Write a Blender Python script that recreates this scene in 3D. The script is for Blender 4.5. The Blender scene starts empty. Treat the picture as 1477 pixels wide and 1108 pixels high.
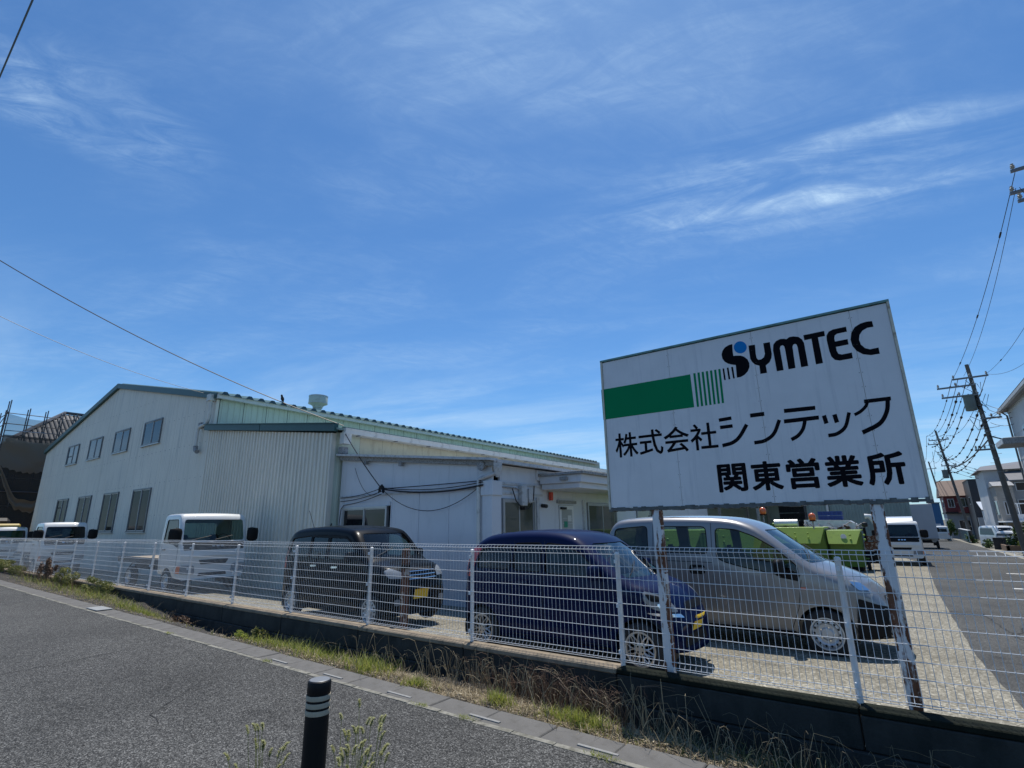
import bpy, bmesh, math, random
import numpy as np
from mathutils import Vector, Matrix
from mathutils.bvhtree import BVHTree
from mathutils.geometry import delaunay_2d_cdt
R = math.radians
S = bpy.context.scene
C = S.collection
rnd = random.Random(7)
# ------------------------------------------------------------------ camera, sky, sun, exposure
# origin = the camera, 1.6 m over the asphalt path; X runs along the fence, Y away from it, Z up
def look(pitch, roll, yaw):
    f0 = Vector((-math.sin(yaw), math.cos(yaw), 0)); r0 = Vector((math.cos(yaw), math.sin(yaw), 0)); u0 = Vector((0, 0, 1))
    f = f0 * math.cos(pitch) + u0 * math.sin(pitch); u = -f0 * math.sin(pitch) + u0 * math.cos(pitch)
    r = r0 * math.cos(roll) + u * math.sin(roll); u2 = -r0 * math.sin(roll) + u * math.cos(roll)
    return Matrix(((r.x, u2.x, -f.x), (r.y, u2.y, -f.y), (r.z, u2.z, -f.z))).to_4x4()
cd = bpy.data.cameras.new('camera'); cam = bpy.data.objects.new('camera', cd); C.objects.link(cam)
cam.matrix_world = look(.26667, -.01467, .63518)
cd.sensor_width = 36; cd.lens = 36 * 741.13 / 1477
cd.clip_start = .05; cd.clip_end = 3000
S.camera = cam
SUN = Vector((-.50, 1.05, 3.25)).normalized()
sd = bpy.data.lights.new('sun', 'SUN'); sd.energy = 4.6; sd.angle = R(.53); sd.color = (1, .95, .87)
so = bpy.data.objects.new('sun', sd); C.objects.link(so); so.rotation_euler = SUN.to_track_quat('Z', 'Y').to_euler()
W = bpy.data.worlds.new('World'); S.world = W; W.use_nodes = True
def world():
    nt = W.node_tree; N = nt.nodes; L = nt.links; N.clear()
    out = N.new('ShaderNodeOutputWorld'); bg = N.new('ShaderNodeBackground'); bg.inputs[1].default_value = SKY_STRENGTH
    sk = N.new('ShaderNodeTexSky'); sk.sky_type = 'NISHITA'; sk.sun_disc = False
    sk.sun_elevation = math.asin(SUN.z); sk.sun_rotation = math.atan2(SUN.x, SUN.y)
    sk.air_density = 1.0; sk.dust_density = .25; sk.ozone_density = 4.0; sk.altitude = 0
    hs = N.new('ShaderNodeMix'); hs.data_type = 'RGBA'; hs.blend_type = 'MULTIPLY'; hs.inputs[0].default_value = 1; hs.inputs[7].default_value = SKY_TINT
    L.new(sk.outputs[0], hs.inputs[6])
    tc = N.new('ShaderNodeTexCoord'); sp = N.new('ShaderNodeSeparateXYZ'); L.new(tc.outputs['Generated'], sp.inputs[0])
    def m(op, a, b=None, c=None):
        n = N.new('ShaderNodeMath'); n.operation = op
        for i, v in enumerate((a, b, c)):
            if v is None: continue
            if isinstance(v, (int, float)): n.inputs[i].default_value = v
            else: L.new(v, n.inputs[i])
        return n.outputs[0]
    zz = m('MAXIMUM', sp.outputs[2], .02)
    zc = m('ADD', zz, .09)
    px = m('DIVIDE', sp.outputs[0], zc); py = m('DIVIDE', sp.outputs[1], zc)
    cb = N.new('ShaderNodeCombineXYZ'); L.new(px, cb.inputs[0]); L.new(py, cb.inputs[1])
    def noise(scale, detail, rough, rot, st, dist=0., off=(0, 0, 0)):     # elongated along rot by st
        mp = N.new('ShaderNodeMapping'); mp.vector_type = 'TEXTURE'; L.new(cb.outputs[0], mp.inputs[0])
        mp.inputs['Rotation'].default_value = (0, 0, rot); mp.inputs['Scale'].default_value = (*st, 1); mp.inputs['Location'].default_value = off
        n = N.new('ShaderNodeTexNoise'); n.inputs['Scale'].default_value = scale; n.inputs['Detail'].default_value = detail
        n.inputs['Roughness'].default_value = rough; n.inputs['Distortion'].default_value = dist; L.new(mp.outputs[0], n.inputs[0])
        return n.outputs[0]
    def ramp(v, a, b):
        r = N.new('ShaderNodeMapRange'); r.interpolation_type = 'SMOOTHSTEP'; L.new(v, r.inputs[0]); r.inputs[1].default_value = a; r.inputs[2].default_value = b
        return r.outputs[0]
    wob = m('MULTIPLY_ADD', noise(2.2, 4, .6, 0, (1, 1)), 1.7, -.85)
    def bank(cx, cy, ang, la, lb, w=1.):                                  # a soft elongated cloud bank, its edge made ragged
        c, s_ = math.cos(ang), math.sin(ang); dx = m('SUBTRACT', px, cx); dy = m('SUBTRACT', py, cy)
        u = m('DIVIDE', m('MULTIPLY_ADD', dx, c, m('MULTIPLY', dy, s_)), la); v = m('DIVIDE', m('MULTIPLY_ADD', dx, -s_, m('MULTIPLY', dy, c)), lb)
        v = m('ADD', v, m('MULTIPLY', wob, w)); r = m('SQRT', m('ADD', m('MULTIPLY', u, u), m('MULTIPLY', v, v)))
        return m('SUBTRACT', 1., ramp(r, .25, 1.25))
    A17 = R(17)
    streak = ramp(noise(4.2, 9, .66, A17, (1.7, .55), .7), .36, .70)
    comb = ramp(noise(9, 8, .70, R(60), (1.3, .6), 1.2), .30, .75)
    tex = m('MULTIPLY', streak, m('MULTIPLY_ADD', comb, .55, .45))
    w1 = m('MULTIPLY', bank(-.05, 1.475, A17, .44, .055), m('MULTIPLY_ADD', tex, .58, .12))
    w2 = m('MULTIPLY', bank(.06, 1.285, R(15), .34, .045), m('MULTIPLY_ADD', tex, .52, .10))
    w3 = m('MULTIPLY', bank(-.12, 1.38, A17, .60, .26, .4), m('MULTIPLY', tex, .40))
    w4 = m('MULTIPLY', bank(-1.27, .19, R(80), .26, .16, .5), m('MULTIPLY', m('MULTIPLY', comb, ramp(noise(3.1, 6, .6, R(40), (1, 1), .5), .3, .7)), .62))
    w5 = m('MULTIPLY', bank(-.35, .70, R(38), .75, .24, .35), m('MULTIPLY_ADD', tex, .24, .07))
    w6 = m('MULTIPLY', ramp(noise(1.3, 7, .62, R(25), (1.6, .7), .5), .40, .80), m('MULTIPLY_ADD', comb, .20, .08))
    low = m('MULTIPLY', m('MULTIPLY', ramp(noise(1.1, 6, .6, R(8), (2.4, .8), .4), .42, .72), m('SUBTRACT', 1., ramp(sp.outputs[2], .10, .42))), .55)
    haze = m('MULTIPLY', m('SUBTRACT', 1., ramp(sp.outputs[2], -.02, .26)), .28)
    f = haze
    for q in (w1, w2, w3, w4, w5, w6, low): f = m('ADD', f, q)
    f = m('MINIMUM', f, .9)
    mx = N.new('ShaderNodeMix'); mx.data_type = 'RGBA'; L.new(f, mx.inputs[0]); L.new(hs.outputs[2], mx.inputs[6]); mx.inputs[7].default_value = CLOUD
    L.new(mx.outputs[2], bg.inputs[0]); L.new(bg.outputs[0], out.inputs[0])
SKY_STRENGTH = .115
CLOUD = (4.6, 6.3, 8.2, 1)
SKY_TINT = (.56, .86, 1.08, 1)
world()
vs = S.view_settings; vs.view_transform = 'Standard'; vs.look = 'None'; vs.gamma = 1; vs.use_curve_mapping = False; vs.exposure = .08
S.cycles.max_bounces = 6; S.cycles.transparent_max_bounces = 24; S.cycles.caustics_reflective = False; S.cycles.caustics_refractive = False

# ------------------------------------------------------------------ ground profile
def gz(y):                                   # the yard and the street fall gently away from the fence
    return float(np.interp(y, [5.3, 9, 35, 100, 400], [-1.62, -1.80, -2.27, -3.0, -3.3]))
def pz(x):                                   # the path in front rises gently to the left
    return -1.6 + .0095 * max(0., -2. - x) if x > -60 else -1.05

# ------------------------------------------------------------------ materials
MATS = {}
def mat(name, col, rough=.6, metal=0., var=0., vs_=6., stretch=(1, 1, 1), dirt=None, bump=0., bs=80., coat=0., spec=None, detail=5.):
    """col varied by +-var with noise at vs_; dirt = (colour, scale, lo, hi, stretch) laid over it; bump = fine relief"""
    if name in MATS: return MATS[name]
    M = bpy.data.materials.new(name); M.use_nodes = True; nt = M.node_tree; N = nt.nodes; L = nt.links
    b = N['Principled BSDF']; b.inputs['Roughness'].default_value = rough; b.inputs['Metallic'].default_value = metal
    b.inputs['Coat Weight'].default_value = coat; b.inputs['Coat Roughness'].default_value = .04
    if spec is not None: b.inputs['Specular IOR Level'].default_value = spec
    tc = N.new('ShaderNodeTexCoord')
    def noise(scale, st, det=detail, rg=.6):
        mp = N.new('ShaderNodeMapping'); mp.inputs['Scale'].default_value = st; L.new(tc.outputs['Object'], mp.inputs[0])
        n = N.new('ShaderNodeTexNoise'); n.inputs['Scale'].default_value = scale; n.inputs['Detail'].default_value = det; n.inputs['Roughness'].default_value = rg
        L.new(mp.outputs[0], n.inputs[0]); return n.outputs[0]
    last = None
    if var:
        mr = N.new('ShaderNodeMapRange'); L.new(noise(vs_, stretch), mr.inputs[0]); mr.inputs[1].default_value = .25; mr.inputs[2].default_value = .75
        mr.inputs[3].default_value = 1 - var; mr.inputs[4].default_value = 1 + var
        h = N.new('ShaderNodeHueSaturation'); h.inputs['Color'].default_value = (*col, 1); L.new(mr.outputs[0], h.inputs['Value']); last = h.outputs[0]
    if dirt:
        dc, ds, lo, hi = dirt[:4]; st = dirt[4] if len(dirt) > 4 else (1, 1, 1)
        mr = N.new('ShaderNodeMapRange'); L.new(noise(ds, st, 7, .65), mr.inputs[0]); mr.inputs[1].default_value = lo; mr.inputs[2].default_value = hi
        mx = N.new('ShaderNodeMix'); mx.data_type = 'RGBA'; L.new(mr.outputs[0], mx.inputs[0])
        if last: L.new(last, mx.inputs[6])
        else: mx.inputs[6].default_value = (*col, 1)
        mx.inputs[7].default_value = (*dc, 1); last = mx.outputs[2]
    if last: L.new(last, b.inputs['Base Color'])
    else: b.inputs['Base Color'].default_value = (*col, 1)
    if bump:
        bp = N.new('ShaderNodeBump'); bp.inputs['Strength'].default_value = bump; bp.inputs['Distance'].default_value = .01
        L.new(noise(bs, (1, 1, 1), 3), bp.inputs['Height']); L.new(bp.outputs[0], b.inputs['Normal'])
    MATS[name] = M; return M
def glass(name, tint, refl=.9, trans=True, base=(.03, .035, .04)):
    if name in MATS: return MATS[name]
    M = bpy.data.materials.new(name); M.use_nodes = True; nt = M.node_tree; N = nt.nodes; L = nt.links
    o = N['Material Output']; N.remove(N['Principled BSDF'])
    g = N.new('ShaderNodeBsdfGlossy'); g.inputs['Roughness'].default_value = .02; g.inputs['Color'].default_value = (refl, refl, refl, 1)
    if trans: t = N.new('ShaderNodeBsdfTransparent'); t.inputs[0].default_value = (*tint, 1)
    else: t = N.new('ShaderNodeBsdfDiffuse'); t.inputs[0].default_value = (*base, 1)
    fr = N.new('ShaderNodeFresnel'); fr.inputs[0].default_value = 1.55
    mx = N.new('ShaderNodeMixShader'); L.new(fr.outputs[0], mx.inputs[0]); L.new(t.outputs[0], mx.inputs[1]); L.new(g.outputs[0], mx.inputs[2])
    L.new(mx.outputs[0], o.inputs[0]); MATS[name] = M; return M
def asphalt(name, dark, light, sc=150., amt=.5, patch=.15):
    M = bpy.data.materials.new(name); M.use_nodes = True; nt = M.node_tree; N = nt.nodes; L = nt.links; b = N['Principled BSDF']
    b.inputs['Roughness'].default_value = .85; b.inputs['Specular IOR Level'].default_value = .3
    tc = N.new('ShaderNodeTexCoord')
    v = N.new('ShaderNodeTexVoronoi'); v.inputs['Scale'].default_value = sc; L.new(tc.outputs['Object'], v.inputs[0])
    sx = N.new('ShaderNodeSeparateColor'); L.new(v.outputs['Color'], sx.inputs[0])
    rp = N.new('ShaderNodeValToRGB'); L.new(sx.outputs[0], rp.inputs[0]); e = rp.color_ramp.elements
    e[0].position = 0; e[0].color = (*dark, 1); e[1].position = 1; e[1].color = (*light, 1)
    a = e.new(.62); a.color = (*[d + (l - d) * .25 for d, l in zip(dark, light)], 1)
    a = e.new(.9); a.color = (*[d + (l - d) * .55 for d, l in zip(dark, light)], 1)
    n = N.new('ShaderNodeTexNoise'); n.inputs['Scale'].default_value = .55; n.inputs['Detail'].default_value = 8; n.inputs['Roughness'].default_value = .62; L.new(tc.outputs['Object'], n.inputs[0])
    mr = N.new('ShaderNodeMapRange'); L.new(n.outputs[0], mr.inputs[0]); mr.inputs[1].default_value = .3; mr.inputs[2].default_value = .7; mr.inputs[3].default_value = 1 - patch; mr.inputs[4].default_value = 1 + patch
    n2 = N.new('ShaderNodeTexNoise'); n2.inputs['Scale'].default_value = 22; n2.inputs['Detail'].default_value = 4; L.new(tc.outputs['Object'], n2.inputs[0])
    mr2 = N.new('ShaderNodeMapRange'); L.new(n2.outputs[0], mr2.inputs[0]); mr2.inputs[1].default_value = .3; mr2.inputs[2].default_value = .7; mr2.inputs[3].default_value = .82; mr2.inputs[4].default_value = 1.18
    mu = N.new('ShaderNodeMath'); mu.operation = 'MULTIPLY'; L.new(mr.outputs[0], mu.inputs[0]); L.new(mr2.outputs[0], mu.inputs[1])
    n3 = N.new('ShaderNodeTexNoise'); n3.inputs['Scale'].default_value = 1.7; n3.inputs['Detail'].default_value = 5; n3.inputs['Roughness'].default_value = .7; n3.inputs['Distortion'].default_value = .6; L.new(tc.outputs['Object'], n3.inputs[0])
    mr3 = N.new('ShaderNodeMapRange'); L.new(n3.outputs[0], mr3.inputs[0]); mr3.inputs[1].default_value = .58; mr3.inputs[2].default_value = .70; mr3.inputs[3].default_value = 1; mr3.inputs[4].default_value = 1 - patch * 1.6   # old stains
    mu2 = N.new('ShaderNodeMath'); mu2.operation = 'MULTIPLY'; L.new(mu.outputs[0], mu2.inputs[0]); L.new(mr3.outputs[0], mu2.inputs[1]); mu = mu2
    h = N.new('ShaderNodeHueSaturation'); L.new(rp.outputs[0], h.inputs['Color']); L.new(mu.outputs[0], h.inputs['Value']); L.new(h.outputs[0], b.inputs['Base Color'])
    bp = N.new('ShaderNodeBump'); bp.inputs['Strength'].default_value = amt; bp.inputs['Distance'].default_value = .006; L.new(v.outputs['Distance'], bp.inputs['Height']); L.new(bp.outputs[0], b.inputs['Normal'])
    MATS[name] = M; return M

M_ASPH = asphalt('asphalt_path', (.0085, .0085, .0083), (.25, .248, .235), 118, 1., .22)
M_STREET = asphalt('asphalt_street', (.034, .034, .032), (.15, .15, .14), 90, .5, .3)
M_LOT = asphalt('concrete_yard', (.13, .118, .088), (.47, .44, .355), 46, .8, .22)
M_GUT = mat('gutter_concrete', (.125, .12, .112), .85, var=.22, vs_=3, dirt=((.09, .085, .075), 9, .5, .72), bump=.5, bs=160)
M_KERB = mat('kerb_paint_worn', (.23, .22, .185), .85, var=.3, vs_=9, dirt=((.12, .115, .09), 14, .44, .62), bump=.5, bs=120)
M_SOIL = mat('soil', (.036, .032, .028), .95, var=.6, vs_=16, dirt=((.13, .11, .085), 40, .54, .68), bump=1., bs=45)
M_COPED = mat('coping_concrete_dark', (.016, .019, .014), .95, var=.4, vs_=9, bump=.6, bs=80, spec=.1)
M_WALLC = mat('old_concrete', (.036, .036, .032), .9, var=.3, vs_=3.5, dirt=((.016, .018, .016), 4.5, .42, .66, (1, 1, .6)), bump=.6, bs=60)
M_COPE = mat('coping_concrete', (.26, .21, .15), .9, var=.25, vs_=6, dirt=((.10, .09, .07), 8, .5, .7), bump=.5, bs=90)
M_FENCE = mat('fence_white', (.70, .71, .715), .5, var=.08, vs_=2, dirt=((.36, .33, .28), 7, .62, .8))
M_WHITE = mat('white_metal', (.72, .73, .73), .5, var=.05, vs_=2, dirt=((.45, .44, .40), 4, .6, .85, (3, 3, .5)))
M_SIGN = mat('sign_face', (.68, .685, .705), .45, var=.06, vs_=3, dirt=((.44, .46, .50), 3.2, .54, .9, (5, 5, .35)))
M_SIGNEDGE = mat('sign_edge', (.55, .53, .44), .6, var=.1, vs_=8, dirt=((.25, .2, .13), 12, .55, .75))
M_SIGNTOP = mat('sign_top_trim', (.12, .26, .25), .5, var=.2, vs_=9, dirt=((.05, .06, .05), 6, .5, .7))
M_TEAR = mat('sign_bottom_grime', (.10, .11, .11), .7, var=.5, vs_=14)
M_BLACKV = mat('vinyl_black', (.004, .004, .007), .7, spec=.08)
M_GREENV = mat('vinyl_green', (.0, .21, .08), .6, var=.05, vs_=2, spec=.1)
M_BLUEV = mat('vinyl_blue', (.004, .19, .52), .6, spec=.1)
M_POST = mat('post_rusting_white', (.62, .64, .66), .5, var=.05, dirt=((.13, .05, .022), 3.4, .50, .56, (2.6, 2.6, .7)), bump=.2, bs=40)
M_RUST = mat('rust', (.13, .052, .026), .85, var=.45, vs_=22, dirt=((.42, .37, .32), 9, .53, .60), bump=.6, bs=70)
M_CLAD = mat('cladding_pale', (.71, .68, .59), .55, var=.06, vs_=.6, dirt=((.44, .44, .40), 1.6, .5, .8, (4, 4, .22)))
M_CLADG = mat('cladding_pale_green', (.56, .63, .53), .6, var=.06, vs_=1, dirt=((.40, .45, .38), 2, .5, .85, (3, 3, .3)))
M_CREAM = mat('cream_sheet', (.60, .58, .44), .6, var=.08, vs_=2, dirt=((.38, .34, .24), 4, .52, .8, (1, 1, .4)))
M_GTRIM = mat('green_trim', (.012, .065, .066), .45, var=.12, vs_=3)
M_ROOFG = mat('roof_green_grey', (.22, .33, .30), .5, var=.2, vs_=3, dirt=((.10, .16, .15), 3, .5, .7))
M_ROOFCAP = mat('roof_cap_dark', (.03, .07, .09), .5, var=.2, vs_=9)
M_GUTTER = mat('gutter_pvc', (.60, .62, .60), .5, var=.08, vs_=3, dirt=((.30, .31, .29), 5, .52, .75, (1, 1, 1)))
M_OFFICE = mat('office_panel', (.60, .63, .68), .5, var=.04, vs_=1.5, dirt=((.44, .47, .52), 2.2, .55, .9, (2, 2, .4)))
M_OFFTRIM = mat('office_trim', (.50, .515, .53), .55, var=.08, vs_=5, dirt=((.27, .27, .26), 9, .5, .72))
M_WEATH = mat('weathered_fascia', (.30, .31, .32), .7, var=.3, vs_=12, dirt=((.12, .11, .09), 20, .5, .62, (1, 1, 3)))
M_DARK = mat('dark_interior', (.012, .013, .015), .7)
M_ALU = mat('aluminium', (.42, .43, .44), .4, metal=.6, var=.06)
M_ALUD = mat('aluminium_dark', (.16, .17, .18), .45, metal=.4)
M_PANEB = glass('pane_blue', (1, 1, 1), .8, False, (.02, .045, .075))
M_PANEBR = glass('pane_brown', (1, 1, 1), .3, False, (.042, .037, .034))
M_PANED = glass('pane_dark', (1, 1, 1), .8, False, (.008, .009, .011))
M_PANEO = glass('pane_olive', (1, 1, 1), .9, False, (.09, .095, .07))
M_BLACK = mat('black_rubber', (.012, .012, .013), .6)
M_TYRE = mat('tyre', (.02, .02, .021), .8, var=.2, vs_=20)
M_PLAST = mat('black_plastic', (.008, .008, .009), .6, var=.2, vs_=30, spec=.2)
M_CHROME = mat('chrome', (.75, .76, .78), .12, metal=1.)
M_RIM = mat('rim_bronze_silver', (.62, .58, .54), .3, metal=.75)
M_STEELW = mat('steel_wheel', (.50, .52, .54), .4, metal=.5, var=.1, vs_=12)
M_LAMP = glass('lamp_lens', (1, 1, 1), 1., False, (.22, .24, .26))
M_RED = mat('red_lens', (.45, .015, .015), .2, coat=.6)
M_ORANGE = mat('orange_lens', (.62, .12, .015), .25, coat=.8)
M_PLATEY = mat('plate_yellow', (.75, .50, .02), .4)
M_PLATEW = mat('plate_white', (.7, .7, .68), .4)
M_GLASSC = glass('car_glass', (.50, .60, .55), .9)
M_GLASSD = glass('car_glass_privacy', (.10, .12, .12), .9)
M_GLASSM = glass('car_glass_mid', (.36, .46, .42), .9)
M_SEAT = mat('seat_fabric', (.07, .07, .075), .9)
M_CABLE = mat('cable_black', (.012, .012, .014), .5)
M_POLE = mat('pole_concrete', (.11, .105, .095), .85, var=.15, vs_=4, bump=.3)
M_TRAFO = mat('transformer_grey', (.12, .15, .14), .55, var=.1)
M_PORC = mat('porcelain', (.35, .33, .30), .25)
M_WMARK = mat('road_paint', (.62, .62, .60), .7, dirt=((.2, .2, .2), 12, .5, .7))

# ------------------------------------------------------------------ mesh helpers
def link(name, me, parent=None):
    o = bpy.data.objects.new(name, me); C.objects.link(o)
    if parent is not None: o.parent = parent
    return o
def tag(o, label, cat=None, group=None, kind=None):
    if label: o['label'] = label
    if cat: o['category'] = cat
    if group: o['group'] = group
    if kind: o['kind'] = kind
    return o
def thing(name, label, cat, loc=(0, 0, 0), rz=0., group=None):
    o = bpy.data.objects.new(name, None); C.objects.link(o); o.location = loc; o.rotation_euler = (0, 0, rz); o.empty_display_size = .2
    return tag(o, label, cat, group)
def piece(me, name, parent, loc=(0, 0, 0), rot=None, scale=None):      # another object sharing a mesh
    o = link(name, me, parent); o.location = loc
    if rot: o.rotation_euler = rot
    if scale: o.scale = scale
    return o
class MB:
    def __init__(s): s.v = []; s.f = []; s.m = []; s.mi = 0
    def add(s, vs, fs):
        n = len(s.v); s.v += [tuple(v) for v in vs]; s.f += [tuple(i + n for i in f) for f in fs]; s.m += [s.mi] * len(fs); return s
    def box(s, x0, x1, y0, y1, z0, z1):
        return s.add([(x0, y0, z0), (x1, y0, z0), (x1, y1, z0), (x0, y1, z0), (x0, y0, z1), (x1, y0, z1), (x1, y1, z1), (x0, y1, z1)],
                     [(3, 2, 1, 0), (4, 5, 6, 7), (0, 1, 5, 4), (1, 2, 6, 5), (2, 3, 7, 6), (3, 0, 4, 7)])
    def obox(s, c, u, v, w):                                        # oriented box: centre and three half vectors
        c, u, v, w = map(Vector, (c, u, v, w))
        p = [c + a * u + b * v + d * w for d in (-1, 1) for a, b in ((-1, -1), (1, -1), (1, 1), (-1, 1))]
        return s.add(p, [(3, 2, 1, 0), (4, 5, 6, 7), (0, 1, 5, 4), (1, 2, 6, 5), (2, 3, 7, 6), (3, 0, 4, 7)])
    def tube(s, pts, r, n=6, r1=None, caps=True):
        P = [Vector(p) for p in pts]; k = len(P); vs = []; up = None
        for i, p in enumerate(P):
            t = (P[min(i + 1, k - 1)] - P[max(i - 1, 0)]).normalized()
            if up is None: up = Vector((0, 0, 1)) if abs(t.z) < .9 else Vector((1, 0, 0))
            a = t.cross(up).normalized(); b = a.cross(t); up = b
            rr = r if r1 is None else r + (r1 - r) * i / (k - 1)
            vs += [p + a * rr * math.cos(2 * math.pi * j / n) + b * rr * math.sin(2 * math.pi * j / n) for j in range(n)]
        fs = [(i * n + j, i * n + (j + 1) % n, (i + 1) * n + (j + 1) % n, (i + 1) * n + j) for i in range(k - 1) for j in range(n)]
        if caps: fs += [tuple(range(n))[::-1], tuple((k - 1) * n + j for j in range(n))]
        return s.add(vs, fs)
    def lathe(s, prof, n=24, o=(0, 0, 0), axis='z', closed=False):   # prof = [(radius, height)]
        vs = []; o = Vector(o)
        for r, h in prof:
            for j in range(n):
                a = 2 * math.pi * j / n; c, d = r * math.cos(a), r * math.sin(a)
                vs.append(o + Vector({'z': (c, d, h), 'y': (c, h, d), 'x': (h, c, d)}[axis]))
        k = len(prof); fs = [(i * n + j, i * n + (j + 1) % n, (i + 1) * n + (j + 1) % n, (i + 1) * n + j) for i in range(k - 1) for j in range(n)]
        if closed: fs += [((k - 1) * n + j, (k - 1) * n + (j + 1) % n, (j + 1) % n, j) for j in range(n)]
        else:
            if prof[0][0] > 1e-4: fs.append(tuple(range(n))[::-1])
            if prof[-1][0] > 1e-4: fs.append(tuple((k - 1) * n + j for j in range(n)))
        return s.add(vs, fs)
    def prism(s, poly, f0, f1):                                     # poly 2D (any simple polygon), f0/f1 map (a,b) -> 3D
        n = len(poly)
        r = delaunay_2d_cdt([Vector(p) for p in poly], [], [list(range(n))], 1, 1e-6)
        P2 = [tuple(p) for p in r[0]]; F = [tuple(f) for f in r[2]]; k = len(P2)
        s.add([f0(*p) for p in P2] + [f1(*p) for p in P2], [f[::-1] for f in F] + [tuple(i + k for i in f) for f in F])
        s.add([f0(*p) for p in poly] + [f1(*p) for p in poly], [(i, (i + 1) % n, (i + 1) % n + n, i + n) for i in range(n)])
        return s
    def build(s, name, mats, parent=None, smooth=None, weld=False, fix=True):
        me = bpy.data.meshes.new(name); me.from_pydata(s.v, [], s.f)
        for m in (mats if isinstance(mats, (list, tuple)) else [mats]): me.materials.append(m)
        if len(me.materials) > 1: me.polygons.foreach_set('material_index', s.m)
        if weld or fix:
            b = bmesh.new(); b.from_mesh(me)
            if weld: bmesh.ops.remove_doubles(b, verts=b.verts, dist=1e-4)
            if fix: bmesh.ops.recalc_face_normals(b, faces=b.faces)
            b.to_mesh(me); b.free()
        if smooth is not None:
            me.shade_smooth(); me.set_sharp_from_angle(angle=R(smooth))
        return link(name, me, parent)
def bev(o, w=.01, seg=1):                                           # bevel a boxy mesh once, in place
    me = o.data; b = bmesh.new(); b.from_mesh(me); bmesh.ops.remove_doubles(b, verts=b.verts, dist=1e-5)
    bmesh.ops.bevel(b, geom=[e for e in b.edges if e.calc_face_angle(0) > .5], offset=w, segments=seg, affect='EDGES', clamp_overlap=True)
    b.to_mesh(me); b.free(); return o
def box(name, x0, x1, y0, y1, z0, z1, m, parent=None, bw=0):
    o = MB().box(x0, x1, y0, y1, z0, z1).build(name, m, parent)
    return bev(o, bw) if bw else o
def sag(a, b, s, n=16):
    a, b = Vector(a), Vector(b)
    return [a.lerp(b, i / n) - Vector((0, 0, s * 4 * (i / n) * (1 - i / n))) for i in range(n + 1)]

# ------------------------------------------------------------------ ground, path, gutter, yard, street
def sheet(name, xs, ys, zf, m, off=0.):
    vs = [(x, y, zf(x, y) + off) for y in ys for x in xs]; n = len(xs)
    fs = [(j * n + i, j * n + i + 1, (j + 1) * n + i + 1, (j + 1) * n + i) for j in range(len(ys) - 1) for i in range(n - 1)]
    me = bpy.data.meshes.new(name); me.from_pydata(vs, [], fs); me.materials.append(m); me.shade_smooth()
    return tag(link(name, me), None, kind='structure')
M_EARTH = mat('earth', (.13, .12, .09), .95, var=.3, vs_=.6, bump=.5, bs=12)
sheet('ground', [-900, -60, -20, 0, 20, 900], [5.2, 9, 35, 100, 400, 1200], lambda x, y: gz(y), M_EARTH, -.03)
sheet('near_ground', [-900, -60, -2, 20, 900], [-700, 3.5, 5.15], lambda x, y: -2.05 if y > 3 else -1.9, M_EARTH)
sheet('asphalt_path', [-60 + 2.9 * i for i in range(21)] + [0, 4, 20], [-12, 0, 3.705], lambda x, y: pz(x), M_ASPH)
YE = 45.
sheet('parking_yard', [-60, -30, -8, -2, .36], [5.27, 7, 9, 20, 35, 48], lambda x, y: gz(y) if x < 0 else gz(y), M_LOT, 0.)
def edge(y): return float(np.interp(y, [5.3, 10, 20, 30, 60], [.66, .44, .33, .42, .4]))
def strip(name, yl, xl, xr, m, off):
    vs = []; 
    for y in yl: vs += [(xl(y), y, gz(y) + off), (xr(y), y, gz(y) + off)]
    me = bpy.data.meshes.new(name); me.from_pydata(vs, [], [(2 * i, 2 * i + 1, 2 * i + 3, 2 * i + 2) for i in range(len(yl) - 1)]); me.materials.append(m)
    return tag(link(name, me), None, kind='structure')
yl = [5.27 + .35 * i for i in range(120)]
rr = random.Random(3)
jag = {round(y, 3): rr.uniform(-.012, .012) for y in yl}
strip('yard_apron', yl, lambda y: .22, lambda y: edge(y) + jag[round(y, 3)], M_LOT, .010)
strip('street', [5.27, 9, 20, 35, 60, 100, 160, 400], lambda y: .36 if y < 48 else -3, lambda y: 5.0 + max(0, y - 90) * .012, M_STREET, .004)
strip('street_verge', [5.27, 9, 20, 35, 60, 100, 160], lambda y: 5.0, lambda y: 6.6, mat('verge_dust', (.27, .25, .21), .95, var=.3, vs_=2.5, dirt=((.10, .11, .05), 3, .5, .65)), .012)
for (x0, x1, y0, y1) in ((2.8, 4.8, 28.75, 29.1), (2.15, 4.8, 21.45, 21.75)):
    o = MB().add([(x0, y0, gz(y0) + .012), (x1, y0, gz(y0) + .012), (x1, y1, gz(y1) + .012), (x0, y1, gz(y1) + .012)], [(0, 1, 2, 3)]).build('road_marking', M_WMARK, fix=False)
    tag(o, None, kind='structure')
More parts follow.
